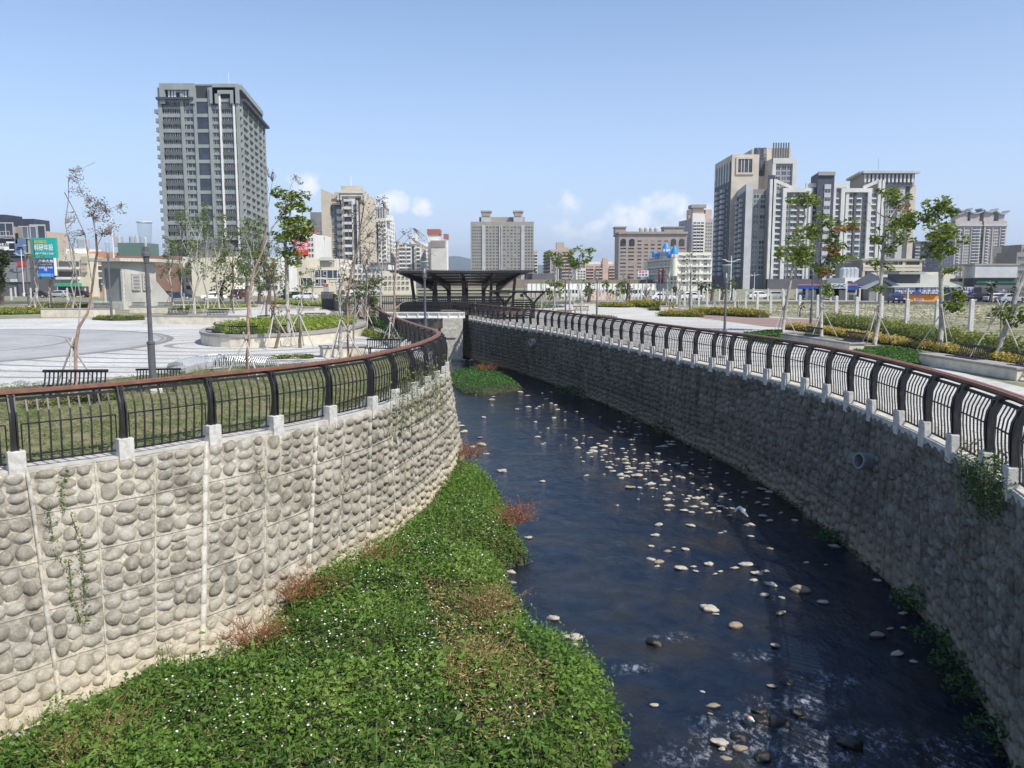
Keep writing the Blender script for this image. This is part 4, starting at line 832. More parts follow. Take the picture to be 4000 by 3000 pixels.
q=planter((505,1224),(680,1224),.9,.75,'cream planter wall in front of the pump house ramp'); pbench(q,.13,'small bench under the pump house wall, left of two',.9); pbench(q,.72,'small bench at the foot of the sloping pump house ramp',.9)
q=planter((566,1266),(940,1270),1.0,.72,'long cream planter wall across the middle of the left plaza'); pbench(q,.28,'black bench on the long cream planter, nearer the tall lamp',1.15); pbench(q,.70,'black bench on the long cream planter, nearer the oval bed',1.15)
planter((1262,1398),(1432,1392),.8,.5,'low stone block seat next to the bench by the railing corner')
planter((1065,1212),(1230,1214),1.0,.45,'low cream kerb wall in front of the yellow-green hedge')
planter((1268,1256),(1335,1273),1.2,.6,'short curved cream planter beside the black ramp wall')
q=planter((3316,1376),(3047,1331),.75,.44,'grey-sided planter bench with two black benches beside the tall trees'); pbench(q,.70,'black bench at the far end of the planter under the tall trees',1.1); pbench(q,.14,'black bench at the near end of the planter under the tall trees',1.1)
q=planter((3968,1489),(3588,1423),.75,.46,'nearest grey-sided planter bench at the right edge'); pbench(q,.62,'black bench set on the nearest right planter wall',1.15); pbench(q,.04,'black bench cut by the right edge of the picture',.95)
q=planter((2240,1197),(2343,1197),1.0,.5,'grey-topped planter seat in the middle of the far right plaza'); pbench(q,.3,'small dark bench on the grey-topped planter seat of the far right plaza',.9)
bench(2270,1228,0,0,'long dark bench in front of the small canopy trees on the right plaza',1.0)
planter((2580,1215),(2625,1215),.8,.6,'small grey stone seat beside the hedge island'); planter((2175,1225),(2235,1226),.8,.4,'pale low block near two lamps on the right plaza')
# oval planter: cream wall, stone cap, lime planting and benches
OC=Vector((-13.6,50.5,0)); oa,ob=4.3,9.5
def ell(s,k,n=48): return [(OC.x+(oa+s)*math.cos(2*math.pi*i/n),OC.y+(ob+s)*math.sin(2*math.pi*i/n)) for i in range(n)]
cl_=G(814,1352).x; 
th=thing('oval_planter',OC,'large oval cream planter filled with lime green plants and ringed by black benches','planter')
m=MB(); m.prism(ell(0,0),0,.52); m.build('base',m_pl,th); 
m=MB(); o_,i_=ell(.06,0),ell(-.6,0); n=48
m.add([(p[0],p[1],z) for z in (.52,.66) for p in o_+i_],[(i,(i+1)%n,2*n+(i+1)%n,2*n+i) for i in range(n)]+[(2*n+i,2*n+(i+1)%n,3*n+(i+1)%n,3*n+i) for i in range(n)]+[(3*n+i,3*n+(i+1)%n,n+(i+1)%n,n+i) for i in range(n)]); m.build('stone_cap',m_cap,th)
ip=ell(-.65,0); ob_=sheet('planting_soil',ip,.53,m_soil,None); ob_.parent=th; ob_.location=-th.location
q=samp(ip,9000); tn=rng.uniform(0,1,9000); leafmesh('lime_foliage',np.stack([q[:,0],q[:,1],.6+rng.uniform(0,.42,9000)],1),.20,m_lime,th,aspect=.22,up=-.1,tint=tn)
for k,(aa,l) in enumerate(((215,'black bench at the left rim of the oval planter'),(240,'second black bench along the near rim of the oval planter'),(268,'black bench in the middle of the oval planter near rim'),(300,'black bench towards the right end of the oval planter rim'),(150,'black bench on the far left rim of the oval planter'),(100,'black bench at the back rim of the oval planter'),(60,'black bench at the back right rim of the oval planter'))):
    t=R(aa); o=dup(bp_,(OC.x+(oa-.5)*math.cos(t),OC.y+(ob-.5)*math.sin(t),.28),math.atan2((ob)*math.cos(t),-(oa)*math.sin(t))+math.pi*0,.95,l); 
# white slatted curved seat
cs=[G(690,1462),G(730,1448),G(790,1436),G(860,1432),G(930,1432),G(1010,1436),G(1060,1440)]
th=thing('curved_seat',cs[3],'white slatted metal seat curving in an arch along the grass edge','seat')
q=resample(smoothp(resample(cs,.3),3),.115)
for i,p in enumerate(q):
    a=(q[min(i+1,len(q)-1)]-q[max(i-1,0)]).normalized(); n=Vector((-a.y,a.x,0)); m=MB(); pp=[p-n*.32,p-n*.36+Vector((0,0,.25)),p-n*.22+Vector((0,0,.42)),p+Vector((0,0,.46)),p+n*.25+Vector((0,0,.40)),p+n*.36+Vector((0,0,.22)),p+n*.34]
    m.tube(pp,.022,5); m.build('hoop',M('white_galvanised_steel',(.62,.63,.64),.4,(.5,.5,.5),8,metal=.3),th)
m=MB(); m.tube([p+Vector((0,0,.48)) for p in q],.03,6); m.build('spine',MAT['white_galvanised_steel'],th)
# ------------------------------------------------ lamps
m_glass=bpy.data.materials.new('lamp_glass'); m_glass.use_nodes=True; t=m_glass.node_tree; t.nodes.clear(); o_=t.nodes.new('ShaderNodeOutputMaterial'); mxs=t.nodes.new('ShaderNodeMixShader'); tb=t.nodes.new('ShaderNodeBsdfTransparent'); tb.inputs[0].default_value=(.86,.88,.88,1); gb=t.nodes.new('ShaderNodeBsdfPrincipled'); gb.inputs['Roughness'].default_value=.08; gb.inputs['Base Color'].default_value=(.7,.73,.74,1)
mxs.inputs[0].default_value=.07; t.links.new(tb.outputs[0],mxs.inputs[1]); t.links.new(gb.outputs[0],mxs.inputs[2]); t.links.new(mxs.outputs[0],o_.inputs[0])
def lamp_proto():
    th=thing('street_lamp',(0,0,0),'x','lamp')
    def lt(nm,prof,mat,k=14,cp_=True): m=MB(); m.lathe(prof,k=k,caps=cp_); m.build(nm,mat,th,smooth=False,world=False)
    lt('footing',[(.26,0),(.26,.12),(.2,.16)],m_conc,4); lt('lower_pole',[(.10,.16),(.10,1.35),(.115,1.36),(.115,1.42),(.07,1.44)],m_grey); lt('pole',[(.065,1.44),(.055,3.55)],m_grey)
    lt('collar',[(.055,3.55),(.07,3.56),(.085,3.72),(.12,3.74),(.12,3.82),(.085,3.86),(.085,4.0)],m_grey); lt('glass_shade',[(.11,3.78),(.17,4.25),(.195,4.62),(.2,4.64)],m_glass,16,False)
    m=MB(); m.lathe([(.2,4.63),(.215,4.64),(.215,4.66),(.2,4.67),(.19,4.65),(.2,4.63)],k=16,caps=False); m.build('rim',M('clear_rim',(.62,.65,.66),.3),th,world=False)
    lt('bulb',[(.03,4.0),(.045,4.1),(.04,4.22),(.015,4.26)],M('frosted_bulb',(.7,.7,.68),.5),8)
    return reg(th)
lpz=lamp_proto(); first=True
for x,yb,yt,l in ((600,1534,871,'nearest tall grey lamp with a clear conical shade, on the left lawn'),(437,1252,948,'grey lamp standing in the bush bed before the pump house'),(113,1203,960,'lamp at the far left among staked trees and flowers'),(1662,1336,1022,'grey lamp rising behind the left railing before the pergola'),(2209,1229,1070,'lamp between bare trees on the right plaza'),(2331,1238,1066,'slim lamp left of the white hedge kerb on the right plaza'),(2577,1204,1052,'lamp in front of the blue-coned white building'),(2694,1217,1040,'lamp beside the hedge island, before the white building'),(2827,1400,1035,'tall lamp right of centre with a clear shade, before the beige tower'),(3166,1280,1027,'dark slim lamp among the tall trees on the right'),(1053,1180,1060,'distant lamp by the yellow-green hedge')):
    g=G(x,yb); H=HC+(YH-yt)/FPX*g.y; s=H/4.67; o=lpz if first else dup(lpz); first=False; o.location=g; o.scale=(min(s,1.05),min(s,1.05),s); o['label']=l
# tall white road lights
def rl_proto():
    th=thing('road_light',(0,0,0),'x','street light'); m=MB(); m.lathe([(.35,0),(.35,.6),(.13,.7),(.09,9.4),(.05,10)],k=8); m.build('pole',M('white_painted_pole',(.72,.74,.76),.5),th,world=False)
    for s in (-1,1):
        m=MB(); m.tube([(0,0,8.6),(s*.7,0,8.7),(s*1.5,0,9.1)],[.06,.09,.07],6); m.build('lamp_arm',MAT['white_painted_pole'],th,world=False); m=MB(); m.box((s*1.3-.35,-.15,9.05),(s*1.3+.35,.15,9.17)); m.build('lamp_head',MAT['white_painted_pole'],th,world=False)
    return reg(th)
rp_=rl_proto(); first=True
for x,yb,yt,l in ((455,1185,850,'double-armed white road light behind the pump house roof'),(95,1157,975,'white road light in front of the billboards at far left'),(2852,1170,1000,'white road light left of the beige tower base'),(3340,1140,1060,'thin road light before the petrol station sign'),(3862,1172,1095,'thin road light right of the leafy tree, before the dark shops'),(3462,1160,1080,'thin road light beside the grey shed'),(2945,1150,1065,'small road light before the grey facade'),(1320,1160,1010,'white pole behind the bare pink-trunked trees'),(2180,1150,1030,'thin white pole left of the pink apartment block'),(2920,1150,1070,'traffic pole next to a small green street sign')):
    g=G(x,yb); H=HC+(YH-yt)/FPX*g.y; o=rp_ if first else dup(rp_); first=False; o.location=g; s=H/10; o.scale=(min(1,s*1.3),)*2+(s,); o['label']=l
# ------------------------------------------------ concrete fence posts
def post_proto():
    m=MB(); m.hexa([(-.13,-.13,-.2),(.13,-.13,-.2),(.13,.13,-.2),(-.13,.13,-.2)],[(-.12,-.12,2.05),(.12,-.12,2.05),(.12,.12,2.05),(-.12,.12,2.05)]); m.hexa([(-.12,-.12,2.05),(.12,-.12,2.05),(.12,.12,2.05),(-.12,.12,2.05)],[(-.03,-.03,2.11),(.03,-.03,2.11),(.03,.03,2.11),(-.03,.03,2.11)])
    for z in (.5,1.05,1.6): m.box((-.03,-.135,z),(.03,.135,z+.05))
    o=m.build('concrete_post',M('pale_concrete_post',(.66,.64,.60),.9,(.5,.49,.46),5,.3,40)); return o
pp_=post_proto(); tag(pp_,'x','post','concrete fence posts of the waste ground'); first=True; rr=random.Random(4)
posts=[(3009,1226),(3122,1233),(3192,1242),(3264,1251),(3344,1256),(3441,1242),(3540,1273),(3656,1282),(3790,1292),(2674,1192),(2644,1192),(2701,1192),(2729,1195),(2762,1199),(2870,1205),(2912,1208),(2957,1213),(2624,1183),(2602,1180),(2590,1178),(3059,1206),(2560,1175),(2540,1175)]
for x,y in posts+[(2300+k*34,1168) for k in range(8)]+[(2750+k*61+rr.uniform(-9,9),1176+rr.uniform(-3,3)) for k in range(22)]+[(45,1172),(62,1160),(122,1166),(145,1166),(195,1162),(228,1156),(265,1172),(335,1162),(388,1162),(508,1150)]+[(2180+k*13,1172) for k in range(26)]:
    o=pp_ if first else dup(pp_); first=False; o.location=G(x,y); o.rotation_euler=(0,0,rr.uniform(-.1,.1)); o.scale=(1,1,rr.uniform(.94,1.04))
    o['label']='tall pale concrete post at the edge of the right waste ground' if 2990<x and y>1215 else ('pale concrete post beyond the hedges of the right plaza' if x>2500 else ('white concrete post of the far left field edge' if x<600 else 'slim white post in the distant row before the orange wall'))
    o['group']='tall posts of the right field' if (2990<x and y>1215) else ('posts behind the right hedges' if x>2500 else ('posts of the far left field' if x<600 else 'distant row of slim posts'))
# ------------------------------------------------ footbridge, pergola and canopy at the far end
DB=72.0
def X(x,D,y=1140): return At(x,y,D).x
def Zp(y,D): return At(2000,y,D).z
th=thing('footbridge',(X(1670,DB),DB,0),'footbridge with a white girder and dark slatted parapet crossing the far end of the stream','bridge')
x0,x1=X(1490,DB),X(1815,DB)
m=MB(); zt,zb=Zp(1219,DB),Zp(1243,DB); m.box((x0,DB,zb),(x1,DB+.35,zt)); m.box((x0,DB-.12,zt-.1),(x1,DB,zt)); m.box((x0,DB-.12,zb),(x1,DB,zb+.08))
for k in range(8): xx=x0+(x1-x0)*(k+.5)/8; m.box((xx-.05,DB-.1,zb+.08),(xx+.05,DB,zt-.1))
m.build('girder',M('white_painted_steel',(.78,.78,.75),.5,(.68,.67,.62),3),th)
m=MB(); m.box((x0-3,DB+.35,zt-.25),(X(2060,DB),DB+5.5,zt+.02)); m.build('deck',M('deck_boards',(.22,.16,.12),.8),th)
def slatfence(nm,xa,xb,D,z0,z1,parent,step=.16,w=.045):
    m=MB(); x=xa
    while x<xb: m.box((x-w/2,D-.02,z0+.04),(x+w/2,D+.02,z1-.05)); x+=step
    m.box((xa,D-.05,z1-.05),(xb,D+.05,z1+.02)); m.box((xa,D-.035,z0),(xb,D+.035,z0+.06)); m.box((xa,D-.03,(z0+z1)/2),(xb,D+.03,(z0+z1)/2+.05)); return m.build(nm,m_dark,parent)
slatfence('parapet',X(1545,DB),X(1960,DB),DB+.1,zt+.03,Zp(1165,DB),th); slatfence('parapet',X(1500,DB),X(2000,DB),DB+5.4,zt+.03,Zp(1160,DB),th)
m=MB(); m.box((X(1560,DB),DB+.2,zt+.05),(X(1720,DB),DB+.26,Zp(1180,DB))); m.build('dark_panel',m_dark,th)
# concrete abutment under the bridge
th=thing('abutment_wall',(-8,82,0),'stained pale concrete abutment wall under the footbridge','wall')
m=MB(); 
for k in range(3): m.box((-18,80.5+k*.35,ZW-.4+k*1.3),(-3.0,84,ZW-.4+(k+1)*1.3+(.25 if k==2 else 0)))
m.build('wall_face',m_wl,th)
m=MB(); m.box((X(1728,71.3),71.3,ZW-.4),(X(1806,71.3),71.9,zb-.02)); m.box((X(1722,71.3),71.2,ZW+1.9),(X(1780,71.3),71.95,ZW+2.7)); m.build('pier_face',m_conc,th)
m_slat=M('grey_brown_slats',(.17,.15,.14),.7,(.11,.10,.09),1)
# pergola
DP=78.0; zr=Zp(1056,DP); xa,xb=X(1513,DP),X(2092,DP)
th=thing('pergola',((xa+xb)/2,DP+4,0),'large dark pergola with an upswept slatted roof beyond the footbridge','pergola')
def _rz(t,s): return zr-.02-(1.25*t**1.35)-.35*max(0,abs(s-.5)*2-.75)   # t: front to back
rx0,rx1=X(1640,DP),X(1965,DP)
n=64
for i in range(n):
    s=i/(n-1); xf=xa+(xb-xa)*s; xr=rx0+(rx1-rx0)*s*1.0
    m=MB(); 
    if i%1==0:
        for a,b in ((0,.34),(.34,.67),(.67,1)):
            A=Vector((xf+(xr-xf)*a,DP+8*a,zr-1.25*a**1.3)); B=Vector((xf+(xr-xf)*b,DP+8*b,zr-1.25*b**1.3)); q=[(-.045,0),(.045,0),(.045,0),(-.045,0)]
            m.hexa([A+Vector((-.04,0,-.04)),A+Vector((.04,0,-.04)),B+Vector((.04,0,-.04)),B+Vector((-.04,0,-.04))],[A+Vector((-.045,0,.06)),A+Vector((.045,0,.06)),B+Vector((.045,0,.06)),B+Vector((-.045,0,.06))])
        m.build('roof_slat',m_slat,th)
for a in (0.0,.2,.4,.6,.8,1.0):
    A=Vector((xa+(rx0-xa)*a,DP+8*a,zr-1.25*a**1.3-.14)); B=Vector((xb+(rx1-xb)*a,DP+8*a,zr-1.25*a**1.3-.14)); m=MB(); m.box((A.x+.3,A.y-.05,A.z-.08),(B.x-.3,A.y+.05,A.z+.07)); m.build('purlin',m_dark,th)
for s in (.08,.27,.5,.73,.92):
    xf=xa+(xb-xa)*s; xr=rx0+(rx1-rx0)*s; m=MB()
    P_=[Vector((xf+(xr-xf)*a,DP+8*a,zr-1.25*a**1.3-.25-.15*a)) for a in (0.06,.3,.55,.8,1)]; P_.append(Vector((xr,DP+8.2,zr-1.9))); P_.append(Vector((xr,DP+8.2,.5)))
    for a,b,wa,wb in zip(P_,P_[1:],(.10,.2,.28,.35,.4,.4),(.2,.28,.35,.4,.4,.3)): m.hexa([a+Vector((-.14,0,-wa)),a+Vector((.14,0,-wa)),b+Vector((.14,0,-wb)),b+Vector((-.14,0,-wb))],[a+Vector((-.14,0,wa)),a+Vector((.14,0,wa)),b+Vector((.14,0,wb)),b+Vector((-.14,0,wb))]) if abs(a.z-b.z)<1.2 and b.y-a.y>.5 else None
    m.box((xr-.2,DP+7.9,0),(xr+.2,DP+8.4,zr-1.4)); m.build('rib_column',m_dark,th)
    m=MB(); xm=xf+(xr-xf)*.45; m.hexa([(xm-.14,DP+3.4,0),(xm+.14,DP+3.4,0),(xm+.14,DP+3.8,0),(xm-.14,DP+3.8,0)],[(xm-.14+(xf-xm)*.3,DP+2.8,zr-.7),(xm+.14+(xf-xm)*.3,DP+2.8,zr-.7),(xm+.14+(xf-xm)*.3,DP+3.2,zr-.7),(xm-.14+(xf-xm)*.3,DP+3.2,zr-.7)]); m.build('leaning_post',m_dark,th)
for z in (.9,1.25,1.6,1.95,2.3): m=MB(); m.box((X(1590,DP),DP+8.6,z),(X(1990,DP),DP+8.66,z+.13)); m.build('screen_rail',m_dark,th)
for k,(a,b) in enumerate(((1600,1735),(1745,1845),(1855,1950))):
    m=MB(); m.box((X(a,DP),DP+3,.45),(X(b,DP),DP+3.12,1.35)); m.box((X(a,DP),DP+2.4,.8),(X(b,DP),DP+3,.88)); m.build('seat_wall',M('dark_timber',(.06,.05,.05),.7),th)
# small flat canopy
DC=74.0; cx0,cx1=X(1908,DC),X(2132,DC); zc=Zp(1138,DC)
th=thing('canopy',((cx0+cx1)/2,DC,0),'small flat dark canopy on branching columns beside the pergola','canopy')
m=MB(); m.box((cx0,DC-1.3,zc-.03),(cx1,DC+1.3,zc+.05)); m.box((cx0+.2,DC-.06,zc-.14),(cx1-.2,DC+.06,zc-.03)); m.build('roof',m_dark,th)
for x in (1973,2084):
    xx=X(x,DC); m=MB(); m.box((xx-.14,DC-.14,0),(xx+.14,DC+.14,1.5))
    for s in (-1,1):
        for q_ in (-1,1): m.tube([(xx,DC,1.3),(xx+s*.35,DC+.3*q_,1.75),(xx+s*1.0,DC+.9*q_,zc-.05)],[.11,.09,.05],6)
    m.build('branching_column',m_dark,th)
for x0_,x1_,l in ((2005,2080,'dark slatted screen under the small canopy'),(1912,1965,'black slatted screen at the left of the small canopy')):
    t2=thing('slatted_screen',(X((x0_+x1_)/2,DC),DC+1.5,0),l,'screen')
    for k in range(8): m=MB(); m.box((X(x0_,DC),DC+1.5,.15+k*.2),(X(x1_,DC),DC+1.54,.27+k*.2)); m.build('slat',m_dark,t2)
    for xx in (x0_,x1_): m=MB(); m.box((X(xx,DC)-.04,DC+1.45,0),(X(xx,DC)+.04,DC+1.6,1.8)); m.build('upright',m_dark,t2)
# black ramp wall left of the bridge
th=thing('ramp_wall',G(1300,1215),'black steel ramp parapet beside the left end of the footbridge','wall')
a=G(1257,1207); b=G(1302,1208); c=G(1360,1232)
def vwall(p,q,z0,z1,nm,t_=.12,za=None):
    d=(q-p).normalized(); n=Vector((-d.y,d.x,0))*t_; m=MB(); zz=za if za else z1
    m.hexa([Vector((v.x,v.y,z0)) for v in (p,q,q+n,p+n)],[Vector((p.x,p.y,zz)),Vector((q.x,q.y,z1)),Vector((q.x+n.x,q.y+n.y,z1)),Vector((p.x+n.x,p.y+n.y,zz))]); return m.build(nm,m_dark,th)
vwall(a,b,0,1.25,'panel'); vwall(b+Vector((0,0,0)),c,0,1.5,'panel',.12,1.9)
p,q=a,b; m=MB()
for k in range(16): v=p.lerp(q,k/15); m.box((v.x-.03,v.y-.03,1.25),(v.x+.03,v.y+.03,2.0))
m.box((a.x,a.y-.05,2.0),(b.x,a.y+.05,2.08)); m.build('slats',m_dark,th)
th=thing('parapet_fence',(X(1340,76),76,0),'dark slatted fence running left from the footbridge behind the bare trees','fence')
slatfence('slat_panel',X(1340,76),X(1545,76),76,.6,1.95,th,.2)
# ------------------------------------------------ trees
barkp=M('pink_grey_bark',(.40,.27,.20),.85,(.26,.19,.15),6,.5,30); barkw=M('pale_bark',(.46,.43,.38),.85,(.27,.25,.22),7,.5,30); barkd=M('dark_bark',(.16,.13,.10),.9,(.10,.08,.06),7,.5,30)
barkg=M('grey_branch_bark',(.36,.32,.28),.85,(.24,.21,.18),6)
lf_br=M('dry_brown_leaves',(.10,.085,.07),.8,(.06,.05,.045),5,tint=[(.04,.035,.03),(.09,.075,.06),(.17,.145,.12)],trans=.1)
lf_gr=M('broad_green_leaves',(.15,.23,.03),.5,(.07,.13,.02),1.6,tint=[(.03,.07,.012),(.10,.17,.02),(.24,.30,.035),(.42,.42,.06)],trans=.35)
lf_rd=M('red_tinged_leaves',(.32,.17,.05),.5,(.20,.16,.03),2,tint=[(.12,.14,.03),(.30,.16,.05),(.45,.14,.06)],trans=.35)
lf_ft=M('feathery_green_leaves',(.16,.22,.06),.6,(.09,.13,.035),2,tint=[(.05,.08,.02),(.13,.19,.045),(.26,.31,.09)],trans=.3)
lf_dk=M('dark_tree_leaves',(.06,.085,.025),.6,(.035,.05,.015),1,tint=[(.02,.03,.01),(.05,.075,.02),(.11,.13,.04)],trans=.2)
PLANT=M('pale_stake_wood',(.52,.49,.44),.85,(.40,.37,.33),8)
def tree(label,tr,trunk,limbs,blobs,base_y,bark,leaf,lsz,dens=1.0,twig=.6,stake=None,cat='tree',name='tree',red=None,aspect=.45,hollow=.55,seed=None):
    """trunk and limbs are polylines (x,y,r) in a crop's pixels, laid at the tree's own ground distance"""
    ox,oy,k=tr; f=lambda p:(ox+p[0]*k,oy+p[1]*k); X0,_=f(trunk[0]); g=G(X0,base_y); D=g.y; th=thing(name,g,label,cat); rs=random.Random(seed or int(X0*7+base_y))
    def w3(p,dy=0): x,y=f(p); q=At(x,y,D+dy); return q
    tp=[w3(p) for p in trunk]; tp[0]=g+Vector((0,0,-.1)); sc=k/FPX*D
    # wander in depth so the stem is a real 3-D curve
    off=0; T=[]
    for i,p in enumerate(tp):
        T.append(p+Vector((0,off,0))); off+=rs.uniform(-.12,.12)
    rad=[max(.012,p[2]*sc*(.82 if bark is barkp else 1.15)) for p in trunk]
    m=MB(); m.tube(T,rad,7); m.build('trunk',bark,th,smooth=True)
    limb_pts=[]; m=MB()
    for L in limbs:
        s0=w3(L[0]); j=min(range(len(T)),key=lambda i:(T[i].xz-s0.xz).length); dy=T[j].y-D; sl=rs.uniform(-.6,.6); q=[]
        for i,p in enumerate(L): q.append(w3(p)+Vector((0,dy+sl*i/max(1,len(L)-1)*1.2,0)))
        m.tube(q,[max(.006,p[2]*sc*(.75 if bark is barkp else 1)) for p in L],5); limb_pts+=q
    allp=T[1:]+limb_pts; V=[];TT=[]
    lt=[];LV={}
    for b in blobs:
        x,y,rx,ry=b[:4]; mt=b[4] if len(b)>4 else 0; c=w3((x,y)); near_=min(allp,key=lambda p:(p.xz-c.xz).length); c.y=near_.y+rs.uniform(-.3,.3); RX,RZ=[v*(1.58 if leaf is lf_gr else 1) for v in (rx*sc,ry*sc)]; RY=(RX+RZ)/2
        nb=int(dens*RX*RZ/(lsz*lsz)*(28 if leaf in (lf_gr,lf_rd) else 24 if leaf is lf_ft else 11))+6
        # twigs from the nearest wood into the blob
        for _ in range(int(3+twig*6)):
            e=c+Vector((rs.gauss(0,.5)*RX,rs.gauss(0,.5)*RY,rs.gauss(0,.5)*RZ)); mid=near_.lerp(e,.55)+Vector((rs.gauss(0,.05),0,rs.gauss(0,.05)))
            m.tube([near_,mid,e],[.011,.007,.003],4,False)
        subs=max(2,int(3+nb/30)); cs=[c+Vector((rs.uniform(-1,1)*RX*.75,rs.uniform(-1,1)*RY*.75,rs.uniform(-1,1)*RZ*.7)) for _ in range(subs)]
        for _ in range(nb):
            if leaf is lf_br:
                v=Vector((rs.uniform(-1,1),rs.uniform(-1,1),rs.uniform(-1,1))); LV.setdefault(mt,[]).append((c.x+v.x*RX,c.y+v.y*RY,c.z+v.z*RZ)); continue
            q=rs.choice(cs); v=Vector((rs.gauss(0,1),rs.gauss(0,1),rs.gauss(0,.8))).normalized()*rs.uniform(.3,1)**.5; rr=.5
            p=q+Vector((v.x*RX*rr,v.y*RY*rr,v.z*RZ*rr)); (LV.setdefault(mt,[])).append(tuple(p)); 
    if m.v: m.build('branches',barkg if bark is barkp else bark,th,smooth=True)
    for mt,P_ in LV.items():
        leafmesh('crown',P_,lsz,(leaf if mt==0 else lf_rd),th,aspect=aspect,up=.3)
    if stake:
        stakes(g,stake,label)
    return th
def stakes(g,h,label,n=3,r=.028):
    label=' '.join(label.split()[:10])
    th=thing('tree_stake',g,'wooden support poles tied round the '+label,'tree support'); a0=rng.uniform(0,6.28)
    for k in range(n):
        a=a0+k*2*math.pi/n; d=Vector((math.cos(a),math.sin(a),0)); m=MB(); m.tube([g+d*h*.52,g-d*.09*h+Vector((0,0,h*1.12))],r,6); m.build('pole',PLANT,th)
    m=MB(); m.tube([g+Vector((.05,0,h*.93)),g+Vector((0,.05,h*.97))],.07,8); m.build('binding',M('rope',(.25,.2,.14)),th)
C4=(3000,600,1/2.212); C2=(1000,600,1/2.212); C1=(0,600,1/2.212); C3=(2000,600,1/2.212); C5=(3300,1000,.3165)
S=lambda t:'tree '+t
tree('slender pale-trunked tree with two green crowns at the left of the right-hand row',C4,[(125,1540,13),(150,1330,12),(190,1090,11),(215,940,10),(280,700,7),(310,550,7),(300,480,6)],[[(300,480,6),(350,455,5)],[(215,940,8),(330,800,5)]],[(280,420,75,38),(310,400,60,35),(200,860,80,55),(290,890,80,65),(320,770,80,55),(150,840,45,35)],1297,barkw,lf_gr,.27,1.1,stake=None)
stakes(G(3056,1297),1.6,'slender tree at the left of the right-hand row')
tree('tree with red and green leaf clusters second in the right-hand row',C4,[(460,1580,15),(460,1230,12),(455,1050,10),(430,880,8),(400,740,7),(370,660,6)],[[(455,1080,7),(560,980,5),(700,930,3)],[(455,1000,7),(540,800,5),(620,640,3)],[(370,660,5),(330,620,3)]],[(450,580,70,50),(340,650,60,35),(400,700,50,45),(640,610,85,35),(640,640,70,30,1),(570,780,80,40),(520,850,65,35,1),(600,920,105,35),(480,970,65,45),(480,1040,55,40,1),(480,1180,55,45),(540,700,40,30)],1314,barkw,lf_gr,.25,1.0)
stakes(G(3208,1316),1.75,'red and green tree second in the right-hand row')
tree('tallest pale-trunked tree with open green crown before the grey tower',C4,[(915,1655,19),(950,1420,15),(970,1120,14),(985,900,13),(1000,750,11),(1010,560,8),(1000,420,5)],[[(1000,790,6),(1100,770,5),(1190,765,3)],[(970,1090,6),(920,1010,5),(900,960,3)],[(1005,620,6),(1120,480,4),(1190,400,3)],[(1010,560,5),(930,480,3),(890,380,2)],[(990,800,5),(920,600,3),(880,560,2)],[(985,880,6),(920,760,3)]],[(1090,350,95,38),(1180,390,65,42),(1215,455,35,32,1),(1230,540,60,50,1),(1100,620,55,35),(1060,690,75,42),(1150,740,55,45),(930,740,55,35),(1040,850,45,35),(1050,970,40,30),(895,960,45,40),(940,1170,40,26),(1080,560,50,30)],1347,barkw,lf_gr,.24,.9)
stakes(G(3414,1349),1.9,'tallest tree of the right-hand row')
tree('mottled-trunk tree with dense olive green crown and a tuft low on its stem',C4,[(1485,1700,21),(1490,1400,18),(1490,1100,17),(1480,850,14),(1480,740,12),(1460,600,9),(1430,520,7)],[[(1480,880,8),(1390,790,6),(1330,700,4)],[(1460,610,7),(1360,560,5),(1260,540,4)],[(1490,1230,6),(1580,1200,4)],[(1490,1090,6),(1560,1010,4)]],[(1450,450,90,45),(1490,500,60,45),(1420,540,65,45),(1300,560,85,50),(1230,590,60,35),(1400,670,85,55),(1540,680,80,55),(1500,780,105,55),(1450,850,75,45),(1570,830,50,35),(1570,1010,55,28),(1600,1190,65,50),(1600,1290,80,50),(1560,1320,50,40)],1368,barkw,lf_gr,.23,1.15)
stakes(G(3672,1372),2.0,'mottled-trunk tree on the right')
tree('leaning thick-trunked tree cut off at the right edge',C5,[(1850,1300,27),(1950,950,26),(2040,640,25),(2120,400,24),(2190,240,22),(2290,90,20),(2420,-120,16)],[[(2100,420,10),(2130,240,8),(2210,120,5)]],[(2000,690,130,60),(2110,720,90,60),(1930,740,70,45),(2060,800,70,45),(2130,550,28,22),(1870,690,60,35)],1410,barkw,lf_gr,.17,.9)
stakes(G(3895,1412),2.3,'leaning tree at the right edge')
tree('tall speckled-trunk tree with clumped green crown left of the beige apartment tower',C2,[(285,1640,13),(270,1250,14),(260,950,15),(250,780,12),(290,560,8),(300,420,6)],[[(260,900,6),(340,790,4),(400,720,3)],[(270,640,5),(380,600,4),(440,580,2)],[(255,800,5),(220,720,3)]],[(250,350,80,42),(350,400,75,50),(400,450,45,40),(300,470,75,42),(260,590,80,38),(380,600,90,48),(440,640,60,40),(260,680,80,42),(350,680,80,35),(240,740,60,35),(340,770,60,38),(320,830,60,48),(330,920,40,40)],1347,barkw,lf_gr,.26,1.15)
stakes(G(1129,1349),1.9,'tall speckled-trunk tree near the oval planter')
tree('thin tree with two dark green crown tufts right of the pergola',C3,[(355,1360,7),(365,1250,7),(375,1080,8),(350,900,6)],[[(375,1000,4),(400,920,3)]],[(365,900,42,32),(375,950,40,35),(385,1150,55,38),(365,1170,40,30),(375,1225,35,25)],1212,barkw,lf_gr,.40,1.0)
stakes(G(2160,1213),2.2,'thin tree right of the pergola')
